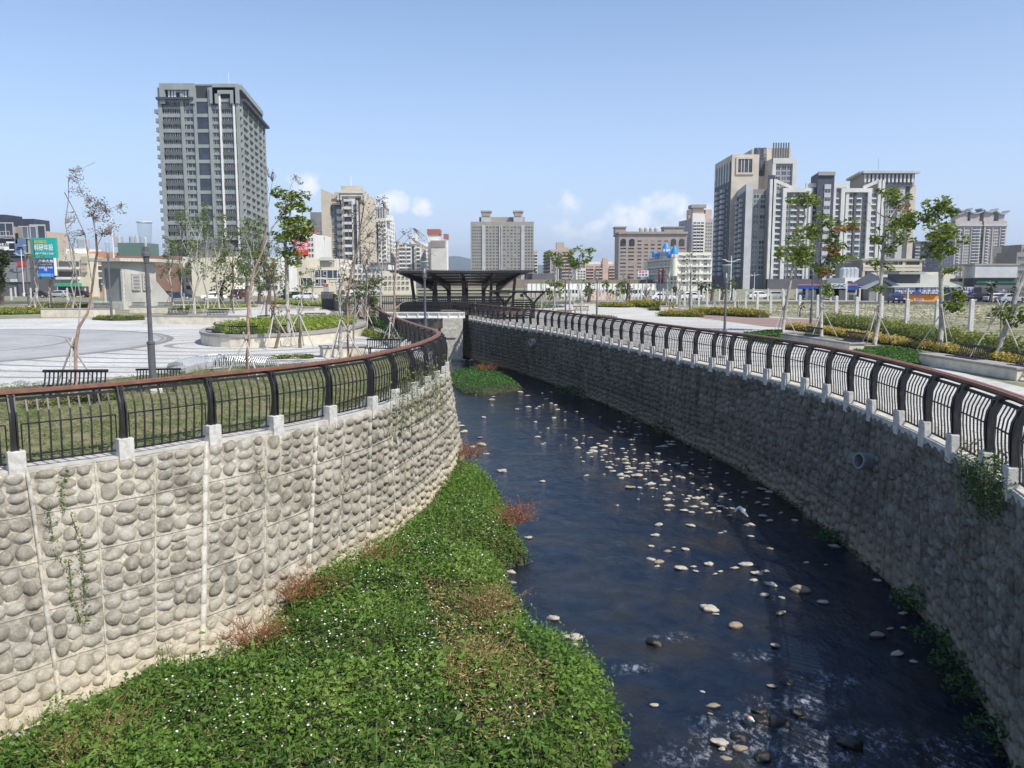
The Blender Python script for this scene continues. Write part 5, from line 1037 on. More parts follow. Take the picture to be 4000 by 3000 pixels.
tree('forked pale tree with three small green tufts before the pink apartments',C3,[(500,1380,8),(500,1230,8),(490,1140,7),(540,1030,6),(580,960,5),(590,870,4)],[[(500,1160,5),(500,1010,4),(515,890,3)],[(540,1030,4),(620,950,3)]],[(490,870,32,35),(515,920,30,32),(610,840,58,26),(600,935,60,32),(570,970,36,25),(640,910,35,25)],1222,barkw,lf_gr,.40,.9)
stakes(G(2226,1223),2.2,'forked pale tree before the pink apartments')
# bare, brown-leaved trees of the left lawn
tree('nearest bare tree with curled brown leaves at the left edge',C1,[(650,2110,17),(655,1659,18),(680,1500,17),(740,1380,12),(775,1200,11),(800,1000,13),(820,850,12),(820,690,10)],[[(680,1500,10),(690,1230,8),(640,1000,7),(620,850,7),(570,720,6),(540,600,6),(565,380,5),(560,200,3)],[(820,690,7),(780,520,6),(700,400,5),(640,300,4),(560,120,2)],[(820,690,7),(840,560,5),(930,440,3)],[(570,650,5),(640,600,4),(700,560,3)],[(775,1100,7),(750,700,6),(690,500,5),(640,350,4)],[(800,600,5),(870,480,3),(980,430,2)],[(680,220,3),(700,110,2),(770,60,1)],[(820,800,5),(920,700,3),(1040,690,2)],[(640,1000,4),(560,800,3),(500,760,2)]],[(560,100,22,30),(530,120,20,18),(590,200,60,45),(620,320,85,50),(700,380,50,30),(830,430,80,45),(930,440,90,45),(780,500,80,50),(900,520,60,40),(940,580,40,35),(950,690,90,40),(560,540,40,50),(680,690,55,26),(960,620,50,50),(1050,690,20,20),(1010,470,40,40)],1557,barkp,lf_br,.06,.55,1.8,seed=11)
stakes(G(294,1557),1.55,'nearest bare brown-leaved tree')
tree('bent pink-trunked bare tree with white branches before the dark tower',C2,[(-75,2000,18),(-80,1750,17),(-65,1600,15),(-85,1450,15),(-75,1200,16),(-40,1000,14),(20,850,12),(50,700,9),(60,600,7)],[[(20,850,8),(100,640,7),(190,500,5),(240,380,3)],[(50,700,6),(40,500,5),(0,300,3)],[(60,600,5),(110,420,3),(160,250,1)],[(100,640,5),(200,560,3),(300,470,2)],[(-40,1000,7),(-80,800,5),(-150,620,3),(-190,500,2)],[(-60,1100,6),(20,980,4),(120,800,3),(230,700,2)],[(190,500,3),(310,180,1)],[(0,300,3),(-60,200,1)],[(40,500,3),(100,300,2),(70,100,1)]],[(300,200,20,30),(380,260,20,15),(100,180,15,15),(170,170,12,20),(-180,480,20,20)],1477,barkp,lf_br,.09,.12,1.2,seed=5)
stakes(G(965,1477),1.4,'bent pink-trunked bare tree')
tree('pair of thin pink stems with tattered brown leaves in front of the beige apartment tower',C2,[(800,1800,13),(795,1550,13),(790,1250,12),(830,1000,12),(880,820,11),(900,680,8),(940,450,5)],[[(800,1800,11),(845,1659,11),(850,1450,12),(870,1300,10),(850,1150,8),(870,900,7),(850,700,5),(880,480,3)],[(900,680,6),(1000,560,4),(1050,400,3),(1020,370,2)],[(900,680,6),(960,560,4),(1100,420,2)],[(880,820,6),(960,720,4),(1080,640,2)],[(870,900,5),(800,700,3),(790,480,2)],[(830,1000,6),(760,850,4),(740,700,2)],[(900,750,4),(1020,780,3),(1130,700,2)],[(790,1250,6),(740,1000,4),(730,760,2)],[(850,1150,4),(940,1000,3),(1000,860,2)]],[(950,420,70,50),(1050,400,60,40),(1100,430,50,50),(1000,540,90,60),(880,480,45,60),(1000,680,110,70),(900,640,60,60),(960,820,80,60),(1090,600,50,60),(830,560,30,60),(1130,480,25,20),(960,940,60,60),(900,1150,60,60)],1440,barkp,lf_br,.075,.26,1.8,seed=8)
stakes(G(1362,1442),1.5,'pair of thin pink stems')
tree('bare pale tree rising beside the left railing before the pergola',C2,[(1165,1640,11),(1200,1350,12),(1195,1150,10),(1220,850,9),(1215,760,7)],[[(1200,1340,6),(1260,1290,5),(1350,1265,3),(1430,1275,2)],[(1195,1100,6),(1160,900,5),(1150,700,3)],[(1215,760,5),(1290,700,3),(1380,650,2)],[(1220,850,5),(1280,780,3),(1330,720,2)],[(1210,760,4),(1200,680,2)],[(1200,1050,4),(1290,1000,2)]],[(1290,680,50,28),(1380,680,40,30),(1230,790,50,40),(1300,800,60,30),(1450,740,35,25),(1520,860,35,30),(1330,720,40,25)],1345,barkp,lf_br,.10,.16,1.4,seed=9)
stakes(G(1527,1347),1.3,'bare pale tree beside the left railing')
def auto(x,yb,yt,wpx,label,leaf,bark,lsz,nb=9,dens=.6,stk=1.8,nst=1,top=.0,twig=.8,low=.35):
    g=G(x,yb); k=1; h=yb-yt; rs=random.Random(int(x*3+yb)); trunk=[(x,yb,5*40/g.y+1.2)]; n=5
    for i in range(1,n+1): trunk.append((x+rs.uniform(-.05,.05)*h,yb-h*.85*i/n,(5*40/g.y+1.2)*(1-.75*i/n)))
    limbs=[];bl=[]
    for i in range(nb):
        t=low+(1-low)*rs.random(); j=min(n-1,int(t*n*.9)); s=trunk[max(1,j)]; ex=x+rs.uniform(-1,1)*wpx*(1.1-.6*abs(t-.6)); ey=yb-h*(t*.95+.05); ey=min(ey,s[1]-5)
        limbs.append([(s[0],s[1],1.6),((s[0]+ex)/2+rs.uniform(-3,3),(s[1]+ey)/2,1.2),(ex,ey,.6)]); bl.append((ex,ey,wpx*rs.uniform(.3,.55),h*rs.uniform(.06,.11)))
    bl.append((trunk[-1][0],yt+h*.08,wpx*.4,h*.08))
    tree(label,(0,0,1),trunk,limbs,bl if leaf else [],yb,bark,leaf or lf_br,lsz,dens,twig)
    if stk: stakes(g,stk,label,r=.03)
A=auto
A(666,1212,930,42,'thin feathery tree left of the blue car',lf_ft,barkw,.26,10,.30)
A(722,1214,815,50,'tall feathery tree with bare top before the dark tower base',lf_ft,barkw,.26,12,.30)
A(762,1226,810,46,'feathery green tree with white trunk between the blue and white cars',lf_ft,barkw,.26,12,.34)
A(812,1216,860,40,'feathery green tree before the white car',lf_ft,barkw,.26,9,.3)
A(857,1210,835,40,'narrow tree with a yellow-green top tuft before the tower glass bay',lf_ft,barkw,.28,8,.34)
A(915,1225,890,60,'bushy olive-green tree right of the white car',lf_ft,barkd,.26,14,.5)
A(985,1240,850,60,'dense feathery green tree behind the bent pink trunk',lf_ft,barkw,.24,16,.5)
A(1040,1250,930,55,'green and reddish shrub-like tree before the red billboard',lf_ft,barkd,.24,14,.5)
A(1074,1362,1010,40,'dark-stemmed thin tree with reddish twigs over the oval planter',lf_rd,barkd,.13,8,.12)
A(1172,1360,1180,22,'short dark young stem tied to poles in front of the oval planter',None,barkd,.15,3,.1)
A(1335,1400,1010,40,'thin grey bare tree left of the twin pink stems',lf_br,barkw,.14,9,.12)
A(1395,1265,1090,70,'spreading green shrub tree behind crossed poles, left of the pergola',lf_ft,barkd,.24,14,.7)
A(1440,1282,1100,52,'green bushy young tree beside the railing bend before the pergola',lf_ft,barkd,.22,12,.6)
A(1420,1290,960,45,'reddish twiggy bare tree with many crossed support poles',lf_br,barkp,.15,12,.2,2.0)
A(1480,1268,900,40,'grey twiggy bare tree left of the pergola',lf_br,barkw,.16,9,.14)
A(1220,1195,1040,35,'sparse small tree before the cream building with the roof pavilion',lf_ft,barkw,.28,7,.25)
A(1180,1200,1060,30,'thin leafy sapling beside the cream building corner',lf_ft,barkw,.28,7,.3)
A(140,1208,985,28,'slim pale staked tree in front of the blue billboard',lf_ft,barkw,.26,7,.2)
A(280,1216,905,40,'staked sapling among flowers before the beige shop building',lf_br,barkw,.2,8,.18)
A(195,1204,1060,16,'tiny staked sapling left of the beige shop building',None,barkd,.2,3,.1)
A(2375,1193,1108,15,'left small round-topped staked tree before the orange wall',lf_gr,barkw,.34,5,1.0)
A(2418,1193,1103,14,'right small round-topped staked tree before the orange wall',lf_gr,barkw,.34,5,1.0)
A(2120,1212,1080,20,'bare white-stemmed tree at the right end of the small canopy',None,barkp,.3,6)
A(2050,1225,1065,24,'bare pinkish tree in front of the small flat canopy',None,barkp,.3,7)
A(2270,1235,1060,24,'thin bare white tree between the two slim lamps',None,barkw,.3,6)
A(2520,1195,1090,26,'bare staked tree left of the white building with blue cones',lf_br,barkd,.3,5,.15)
A(2455,1188,1075,26,'sparse dark-leaved tree before the brown office block',lf_dk,barkd,.34,8,.4)
A(2605,1212,1020,26,'thin bare white stems before the curved white facade',None,barkw,.3,8)
A(2655,1215,1010,30,'pair of bare white stems in the yellow hedge island',None,barkw,.3,8)
A(2700,1208,985,28,'wispy bare tree with few leaves before the white building',lf_ft,barkw,.3,7,.1)
A(2795,1214,1160,14,'crossed-pole staked sapling right of a dark bin',None,barkw,.3,3)
A(2880,1218,1170,12,'short staked sapling behind the long yellow hedge',None,barkd,.3,3)
A(3125,1238,1180,10,'dead stump sapling among the concrete posts',lf_br,barkd,.2,3,.3,None)
# background foliage
def bgtree(x,D,yt,wpx,label,leaf=None,dens=.5,lsz=.55):
    zt=Zp(yt,D); th=thing('tree',(X(x,D),D,0),label,'tree'); w=wpx/FPX*D; m=MB(); m.tube([(X(x,D),D,0),(X(x,D)+.2,D,zt*.5),(X(x,D),D+.3,zt*.8)],[.3,.22,.1],7); m.build('trunk',barkd,th)
    n=int(dens*w*zt*14); u=rng.normal(size=(n,3)); u/=np.linalg.norm(u,axis=1)[:,None]; cs=rng.uniform(-.6,.6,(9,3)); c=cs[rng.integers(0,9,n)]+u*rng.uniform(.15,.45,(n,1)); P_=np.stack([X(x,D)+c[:,0]*w*.55,D+c[:,1]*w*.5,zt*.60+c[:,2]*zt*.42],1); P_[:,2]=np.clip(P_[:,2],.3,zt*1.02); leafmesh('crown',P_,lsz,leaf or lf_dk,th,aspect=.6)
for a in ((5,118,955,120,'big dark evergreen tree at the left edge under the billboards',None,1.5),(2300,125,1085,60,'olive-brown bush-like tree behind the bare plaza trees',lf_ft,.8),(2450,140,1090,60,'dark low tree at the foot of the brown office block',None,.6),(2640,150,1105,50,'dark street tree before the white building base',None,.6),(2740,150,1095,40,'dark conifer-like tree right of the white building entrance',None,.9),(2780,140,1090,50,'grey-green street tree at the foot of the beige tower',None,.5),(2860,145,1070,50,'feathery street tree before the dark tower facade',lf_ft,.4),(2820,150,1110,60,'low street tree by the white road light',None,.5),(3870,130,1090,34,'dark palm-like tree before the shaded shops',None,.9),(860,120,1070,80,'dark spreading tree behind the parked cars',None,.8),(960,115,1020,80,'olive tree mass behind the feathery trees',lf_ft,.5),(1050,118,990,60,'hazy green tree behind the speckled trunk tree',lf_ft,.5),(1010,130,1090,40,'low dark tree beside the pale path',None,.6),(3960,125,1110,60,'grey-green tree at the far right behind the posts',None,.5),(1110,130,1100,60,'low green tree left of the cream building',lf_ft,.6)):
    bgtree(*a)
# ------------------------------------------------ buildings
def Wm(n,c,k=.84,**a): return M(n,c,.85,tuple(v*k for v in c),.25,**a)
m_pane=M('window_glass',(.05,.06,.075),.12,(.02,.025,.035),.4,spec=.8); m_navy=M('dark_blue_tile_and_shade',(.060,.066,.10),.6,(.045,.05,.075),.3); m_trim=Wm('white_trim',(.66,.65,.62)); m_beige=Wm('beige_tile',(.60,.53,.43)); m_gtile=Wm('grey_tile',(.25,.25,.26)); m_ltrim=Wm('light_grey_trim',(.50,.51,.51)); m_ggrey=Wm('green_grey_tile',(.30,.33,.32)); m_ggreyd=Wm('dark_grey_railing',(.12,.125,.125)); m_white=Wm('white_render',(.76,.75,.71),.9); m_cream=Wm('cream_render',(.68,.62,.48),.9); m_pink=Wm('pinkish_tile',(.52,.42,.37)); m_pinkl=Wm('pale_pink_tile',(.60,.47,.40)); m_brn=Wm('brown_pink_granite',(.40,.33,.29)); m_cgr=Wm('taupe_tile',(.36,.33,.29)); m_tan=Wm('tan_render',(.55,.46,.36)); m_oran=Wm('orange_tile',(.55,.28,.15)); m_dgrey=Wm('dark_grey_wall',(.12,.12,.13)); m_roofg=Wm('green_grey_roof',(.40,.41,.36)); m_rec=Wm('dark_recess_wall',(.045,.05,.055)); m_cor=M('corrugated_white_metal',(.62,.63,.64),.6,(.52,.53,.55),.6); m_ltow=Wm('pinkish_grey_tower_tile',(.47,.42,.40))  # m_navy: dark blue walls, and the painted shade of side faces turned from the sun
class F:
    def __init__(s,A,B):
        s.A=Vector((A[0],A[1],0)); s.B=Vector((B[0],B[1],0)); s.u=(s.B-s.A); s.L=s.u.length; s.u.normalize(); s.n=Vector((s.u.y,-s.u.x,0)); s.rz=math.atan2(s.u.y,s.u.x)
        if s.n.dot(-s.A)<0: s.flip=True
        else: s.flip=False
    def hit(s,x,y):
        d=ray(x,y); o=Vector((0,0,HC)); t=(s.A-o).dot(s.n)/d.dot(s.n); p=o+d*t; return (p-s.A).dot(s.u),p.z
    def p(s,a,z,d=0): v=s.A+s.u*a+s.n*d; return Vector((v.x,v.y,z))
    def box(s,m,a0,a1,z0,z1,d0,d1): m.hexa([s.p(a0,z0,d1),s.p(a1,z0,d1),s.p(a1,z0,d0),s.p(a0,z0,d0)],[s.p(a0,z1,d1),s.p(a1,z1,d1),s.p(a1,z1,d0),s.p(a0,z1,d0)])
    def pbox(s,m,x0,y0,x1,y1,d0,d1):
        a0,_=s.hit(x0,(y0+y1)/2); a1,_=s.hit(x1,(y0+y1)/2); _,z1=s.hit((x0+x1)/2,y0); _,z0=s.hit((x0+x1)/2,y1); s.box(m,a0,a1,z0,z1,d0,d1)
def FP(x,D,y=900): v=At(x,y,D); return (v.x,v.y)
def block(th,nm,mat,cs,ytop,depth=20,z0=-.2,ytD=None,yref=900):
    """prism with visible corners cs=[(px,D),...] left to right"""
    P_=[Vector(FP(x,D,yref)+(0,)) for x,D in cs]; zt=Zp(ytop,ytD or min(cs,key=lambda c:c[1])[1])
    faces=[F(a,b) for a,b in zip(P_,P_[1:])]
    if len(P_)==2: bk=-faces[0].n*depth; Q=[P_[0],P_[1],P_[1]+bk,P_[0]+bk]
    else: Q=[P_[0],P_[1],P_[2],P_[0]+P_[2]-P_[1]]
    m=MB(); m.prism([(q.x,q.y) for q in Q],z0,zt); m.build(nm,mat,th); return faces,zt,Q
WU={}; PR=random.Random(99); m_pane2=M('pale_window_glass',(.13,.16,.20),.15,(.08,.10,.13),.4,spec=.8); m_curt=M('curtained_window',(.34,.33,.30),.5,(.24,.23,.21),.8)
def wunit(fr,pn,mull=1):
    k=(fr.name,pn.name,mull)
    if k in WU: return WU[k]
    m=MB(); m.m=1; m.box((-.5,-.10,-.5),(.5,.02,.5)); m.m=0; e=.06
    for a,b in (((-.5,-.18,-.5),(-.5+e,-.1,.5)),((.5-e,-.18,-.5),(.5,-.1,.5)),((-.5+e,-.18,-.5),(.5-e,-.1,-.5+e*1.3)),((-.5+e,-.18,.5-e*1.3),(.5-e,-.1,.5))): m.box(a,b)
    if mull: m.box((-.02,-.17,-.5+e),(.02,-.1,.5-e))
    me=bpy.data.meshes.new('window'); me.from_pydata(m.v,[],m.f); me.materials.append(fr); me.materials.append(pn); me.polygons.foreach_set('material_index',m.mi); me.update(); WU[k]=me; return me
def bunit(mat):
    k=('b',mat.name)
    if k in WU: return WU[k]
    m=MB(); m.box((-.5,-1,-.5),(.5,0,-.38)); m.box((-.5,-1,-.38),(.5,-.92,.5)); m.box((-.5,-.92,-.38),(-.47,0,.5)); m.box((.47,-.92,-.38),(.5,0,.5))
    me=bpy.data.meshes.new('balcony'); me.from_pydata(m.v,[],m.f); me.materials.append(mat); me.update(); WU[k]=me; return me
class Parts:                                  # windows / balconies: the 100 largest as parts, the rest as one
    def __init__(s,th): s.th=th; s.d={}
    def add(s,nm,me,f,a,z,w,h,dep=1.0,d=0.0):
        if nm=='window' and me.materials[1]==m_pane:
            r=PR.random()
            if r<.42: k_=[k for k,v in WU.items() if v==me][0]; me=wunit(me.materials[0],m_pane2 if r<.28 else m_curt,k_[2])
        s.d.setdefault(nm,[]).append((w*h,me,f.p(a,z,d),f.rz,(w,dep,h)))
    def flush(s):
        for nm,L in s.d.items():
            L.sort(key=lambda t:-t[0])
            for _,me,p,rz,sc in L[:100]:
                o=bpy.data.objects.new(nm,me); COL.objects.link(o); o.parent=s.th; o.location=p-s.th.location; o.rotation_euler=(0,0,rz); o.scale=sc
            if len(L)>100:
                V=[];Fc=[];MI=[]; me0=L[100][1]
                for _,me,p,rz,sc in L[100:]:
                    if True:
                        o_=len(V); c_,s_=math.cos(rz),math.sin(rz)
                        for v in me.vertices: x,y,z=v.co.x*sc[0],v.co.y*sc[1],v.co.z*sc[2]; V.append((p.x+x*c_-y*s_,p.y+x*s_+y*c_,p.z+z))
                        for q in me.polygons: Fc.append([o_+i for i in q.vertices]); MI.append(min(q.material_index,len(me0.materials)-1))
                me=bpy.data.meshes.new(nm+'s_small'); me.from_pydata(V,[],Fc)
                for mm in me0.materials: me.materials.append(mm)
                me.polygons.foreach_set('material_index',MI); me.update(); o=bpy.data.objects.new('remaining_'+nm+'s',me); COL.objects.link(o); o.parent=s.th; o.location=-s.th.location; o['kind']='stuff'
def apt(th,pr,f,tr,yref,zs,secs,trim,pane=None,skew=0):
    """facade of storeys zs=[z0,z1,...]; secs=(x0,x1,type,n) in crop pixels"""
    ox,oy,k=tr; pane=pane or m_pane; tb=MB(); gb=MB(); zt=zs[-1]; yr=oy+yref*k
    for sec in secs:
        x0,x1,ty=sec[:3]; n=sec[3] if len(sec)>3 else 1; mt=sec[4] if len(sec)>4 else trim
        a0,_=f.hit(ox+x0*k,yr); a1,_=f.hit(ox+x1*k,yr); a0,a1=min(a0,a1),max(a0,a1); w=a1-a0
        if ty=='pier': f.box(tb,a0,a1,0,zt+.3,-.05,.7)
        elif ty=='glass': f.box(gb,a0,a1,1,zt-1,-.05,.15)
        for z0,z1 in zip(zs,zs[1:]):
            h=z1-z0
            if ty=='win':
                for i in range(n): pr.add('window',wunit(trim if mt is trim else mt,pane),f,a0+w*(i+.5)/n,z0+h*.52,w/n*.62,h*.52)
            elif ty=='wide':
                for i in range(n): pr.add('window',wunit(mt,pane),f,a0+w*(i+.5)/n,z0+h*.5,w/n*.86,h*.6)
            elif ty=='balc':
                for i in range(n): pr.add('window',wunit(mt,pane),f,a0+w*(i+.5)/n,z0+h*.56,w/n*.84,h*.72); pr.add('balcony',bunit(mt),f,a0+w*(i+.5)/n,z0+h*.16,w/n*.9,h*.34,1.1)
            elif ty=='slab': f.box(tb,a0,a1,z0-.02,z0+h*.28,-.05,.45)
    if tb.v: tb.build('trim',trim,th)
    if gb.v: gb.build('glass_bay',pane,th)
def levels(z0,z1,n): return [z0+(z1-z0)*i/n for i in range(n+1)]
def bld(name,x,D,label,cat='building'): return thing(name,(FP(x,D)[0],D,0),label,cat)
# --- left dark tower
T=(560,300,.4219); D0=330; th=bld('apartment_tower',790,D0,'tall dark grey apartment tower standing alone on the left'); pr=Parts(th)
fs,zt,Q=block(th,'body',m_rec,[(634,D0),(941,D0),(1031,386)],334,yref=600); f,g_=fs
zA=f.hit(790,300+205*.4219)[1]; zl=[zt]
yb=[218+142*k for k in range(10)]; zb=[f.hit(790,300+y*.4219)[1] for y in yb]
tb=MB(); rb=MB()
for i,z in enumerate(zb):
    if z<2: continue
    L=f.L; f.box(tb,f.hit(560+200*.4219,600)[0],L,z-.65,z+.65,0,.55); g_.box(tb,0,g_.L,z-.5,z+.5,0,.9)
    if i<len(zb)-1:
        zm=(z+zb[i+1])/2
        f.box(tb,f.hit(560+390*.4219,600)[0],f.hit(560+500*.4219,600)[0],zm-.5,zm+.5,0,.5); f.box(tb,f.hit(560+650*.4219,600)[0],f.hit(560+720*.4219,600)[0],zm-.45,zm+.45,0,.5); g_.box(tb,0,g_.L*.97,zm-.4,zm+.4,0,.8)
        for a,b in ((205,385),(740,855),(870,890)): f.box(rb,f.hit(560+a*.4219,600)[0],f.hit(560+b*.4219,600)[0],zm-.55,zm+.75,0,.8)
        for q,h in ((z-.5*(z-zm),1),(zm-.5*(zm-zb[i+1]),1)):
            for a,b in ((215,250),(262,310),(325,365),(410,490),(660,712),(745,790),(800,850)):
                a0=f.hit(560+a*.4219,600)[0]; a1=f.hit(560+b*.4219,600)[0]; pr.add('window',wunit(m_ltrim if a in(262,800) else m_ggrey,m_pane),f,(a0+a1)/2,q,a1-a0,1.7,d=.06)
            for j in range(7): pr.add('window',wunit(m_ltrim,m_pane),g_,g_.L*(j+.5)/7,q,g_.L/9,1.9,d=.06)
tb.build('floor_bands',m_ggrey,th); rb.build('balcony_railings',m_ggreyd,th)
tb=MB()
for a,b,d in ((165,200,.9),(372,400,.9),(490,515,.9),(628,655,1.0),(880,908,1.0)): f.box(tb,f.hit(560+a*.4219,600)[0],f.hit(560+b*.4219,600)[0],0,zt-1,0,d)
for s in (.03,.25,.45,.66,.85,.98): g_.box(tb,g_.L*s-.6,g_.L*s+.6,0,zA+ (0),0,1.1)
tb.build('piers',m_ggrey,th)
m=MB(); f.box(m,f.hit(560+517*.4219,600)[0],f.hit(560+626*.4219,600)[0],1,zA-1,0,.3); m.build('glass_bay',m_pane,th)
for a in (735,862): m=MB(); s=f.hit(560+a*.4219,600)[0]; f.box(m,s-.35,s+.35,1,zA+5,.55,1.15); m.build('white_downpipe',m_white,th)
m=MB(); # open crown frames
for a,b,y0,y1 in ((168,490,78,205),(628,866,115,205),(655,895,82,205)):
    s0,s1=f.hit(560+a*.4219,400)[0],f.hit(560+b*.4219,400)[0]; z1=f.hit(790,300+y0*.4219)[1]+.4; f.box(m,s0,s1,z1-2.4,z1,.3,1.6); f.box(m,s0,s0+2,zA-2,z1-2.4,.3,1.6); f.box(m,s1-2,s1,zA-2,z1-2.4,.3,1.6)
g_.box(m,0,g_.L*.9,zt-1.5,zt+.4,0,1.2); m.build('crown_frames',m_ggrey,th)
m=MB(); f.box(m,-.6,f.hit(560+480*.4219,400)[0],zA-.6,zA+.3,0,2.2); g_.box(m,0,g_.L+2,zA-.9,zA+.1,0,2.6); m.build('eave',m_navy,th)
m=MB(); 
for a in (205,245,275,300,375,400,430,460): s=f.hit(560+a*.4219,400)[0]; f.box(m,s-.35,s+.35,zA,zt-2,.02,.5)
m.build('crown_columns',m_white,th)
m=MB(); f.box(m,f.hit(560+300*.4219,400)[0],f.hit(560+372*.4219,400)[0],zA+4.5,zt-2.6,.02,.25); m.build('sky_coloured_panel',M('sky_blue_panel',(.35,.45,.6),.1,(.3,.4,.55),.1),th)  # panel painted sky blue where the crown frame is open to the sky
c0=[f.p(f.hit(560+440*.4219,380)[0],0,-4),f.p(f.L-3,0,-4)]; m=MB(); m.prism([(c0[0].x,c0[0].y),(c0[1].x,c0[1].y),(c0[1].x,c0[1].y+20),(c0[0].x,c0[0].y+20)],zt-3,zt+1.5); m.build('roof_penthouse',m_ggrey,th)
m=MB(); m.tube([(c0[0].x+12,c0[0].y+5,zt+1),(c0[0].x+12,c0[0].y+5,zt+7)],.12,5); m.build('antenna',m_white,th)
m=MB();
for i in range(22):
    z=3+i*3.45
    if z<zA-3: f.box(m,-2.6,-.1,z,z+1.5,-5,-.6)
m.build('side_balconies',m_white,th)
pr.flush()
# --- right group (crop: 2740,550, .4069)
U=(2740,550,.4069); ux=lambda v:2740+v*.4069; uy=lambda v:550+v*.4069
th=bld('apartment_tower',2880,390,'beige apartment tower with a navy shaded side and a square opening near its top'); pr=Parts(th)
fs,zt,Q=block(th,'body',m_beige,[(ux(112),423),(ux(272),390),(ux(530),390)],603,yref=900,ytD=390); fl,ff=fs
s0=ff.hit(ux(350),uy(240))[0]; s1=ff.hit(ux(485),uy(240))[0]; z1=ff.hit(2880,uy(175))[1]; z0=ff.hit(2880,uy(305))[1]
m=MB(); ff.box(m,s0,s1,z0,z1,0,.12); m.build('dark_opening',m_pane,th); m=MB(); ff.box(m,s0-.9,s0,z0-.9,z1+.9,0,.5); ff.box(m,s1,s1+.9,z0-.9,z1+.9,0,.5); ff.box(m,s0,s1,z1,z1+.9,0,.5); ff.box(m,s0,s1,z0-.9,z0,0,.5)
for k in (.25,.45,.75): ff.box(m,s0+(s1-s0)*k-.2,s0+(s1-s0)*k+.15,z0,z1,.12,.2)
m.build('opening_frame',m_beige,th)
m=MB(); fl.box(m,1.5,fl.L-1,0,zt-9,0,.25); m.build('shaded_facade',m_navy,th)  # navy sheet paints the shade of the left face over the beige wall
m=MB(); fl.box(m,4,fl.L-1.5,zt-12,zt-3,0,.3); m.build('crown_glazing',m_pane,th); m=MB()
for k in range(6): s=5+(fl.L-8)*k/5; fl.box(m,s-.3,s+.3,zt-12,zt-3,.3,.7)
m.build('crown_columns',m_trim,th)
for z in levels(6,zt-14,17)[:-1]:
    for a in (.3,.62): pr.add('balcony',bunit(m_ltrim),fl,fl.L*a,z+1,4.2,1.5,1.4,.25)
    for a in (.12,.46,.82): pr.add('window',wunit(m_dgrey,m_pane),fl,fl.L*a,z+1.7,2.6,1.7,d=.25)
pr.flush()
th=bld('apartment_tower',3000,430,'cream tower with slotted penthouse rising behind the beige tower'); pr=Parts(th)
fs,zt,Q=block(th,'body',m_beige,[(ux(375),450),(ux(470),430),(ux(655),430)],uy(80),yref=750,ytD=430)
for r_,y in enumerate((115,175,235,290)):
    for xx in (520,552,582,610): a,z=fs[1].hit(ux(xx),uy(y)); pr.add('window',wunit(m_dgrey,m_pane),fs[1],a,z,1.5,5,d=.02)
f2,zt2,Q2=block(th,'penthouse',m_beige,[(ux(655),432),(ux(855),432)],uy(70),18,z0=60,yref=650,ytD=432)
m=MB()
for k in range(7): xx=690+k*24; a,z=f2[0].hit(ux(xx),uy(115)); f2[0].box(m,a-.35,a+.35,z-5,z+5,0,.3)
m.build('louvre_slots',m_dgrey,th)
f3,zt3,Q3=block(th,'framed_wing',m_beige,[(ux(663),418),(ux(893),418)],uy(170),12,yref=800,ytD=418); f=f3[0]
m=MB(); f.box(m,1.6,f.L-2,0,zt3-3,0,.12); m.build('recess',m_cgr,th); m=MB(); f.box(m,0,1.6,0,zt3,0,1.2); f.box(m,f.L-2,f.L,0,zt3,0,1.2); f.box(m,0,f.L,zt3-2.6,zt3+.05,.02,1.25); m.build('portal_frame',m_trim,th)
for z in levels(30,zt3-4,12)[:-1]:
    for a in (.25,.5,.72): pr.add('window',wunit(m_trim,m_pane),f,f.L*a,z+1.8,f.L*.2,2.3,d=.12)
    m=MB()
pr.flush()
th=bld('apartment_block',2960,362,'grey stepped block with small square windows joined to the white-framed block'); pr=Parts(th)
fs,zt,Q=block(th,'body',m_gtile,[(ux(325),395),(ux(412),366),(ux(640),366)],uy(465),yref=900,ytD=366)
fs2,zt2,_=block(th,'stair_tower',m_ltrim,[(ux(326),393),(ux(415),362),(ux(482),362)],uy(412),yref=900,ytD=362); m=MB(); fs2[0].box(m,.8,fs2[0].L-.5,0,zt2-3,0,.2); m.build('shaded_facade',m_navy,th)  # stair tower's left face: its shade is painted as a navy sheet
for z in levels(5,zt2-5,16)[:-1]:
    for a in (.3,.7): pr.add('balcony',bunit(m_ltrim),fs2[0],fs2[0].L*a,z+1,3.6,1.4,1.2,.2)
    for a in (.5,): pr.add('window',wunit(m_dgrey,m_pane),fs2[0],fs2[0].L*a,z+1.8,2,1.6,d=.2)
    for xx in (515,580): a=fs[1].hit(ux(xx),900)[0]; pr.add('window',wunit(m_trim,m_pane),fs[1],a,z+2.2,2.6,1.9)
m=MB(); a=fs[1].hit(ux(618),900)[0]; fs[1].box(m,a,a+3.2,0,zt+6,-.1,.4); m.build('dark_recess',m_navy,th); pr.flush()
th=bld('apartment_block',3220,360,'wide grey apartment block with tall white frames around its bays'); pr=Parts(th)
fs,zt,Q=block(th,'body',m_gtile,[(ux(640),360),(ux(1730),360)],uy(455),16,yref=900,ytD=360); f=fs[0]; zs=levels(3,zt-2.5,15)
hx=lambda v:f.hit(ux(v),850)[0]; TB=MB()
def portal(x0,x1,yt,d=1.3,w=1.6):
    a,b=hx(x0),hx(x1); z=f.hit(3200,uy(yt))[1]; f.box(TB,a,a+w,0,z,0,d); f.box(TB,b-w,b,0,z,0,d); f.box(TB,a+w,b-w,z-1.7,z,0,d)
portal(640,700,372); portal(765,1050,458,1.5); portal(985,1140,410,1.0,1.3); portal(1245,1400,410,1.0,1.3); portal(1320,1612,458,1.5); portal(1672,1735,380)
TB.build('white_frames',m_trim,th)
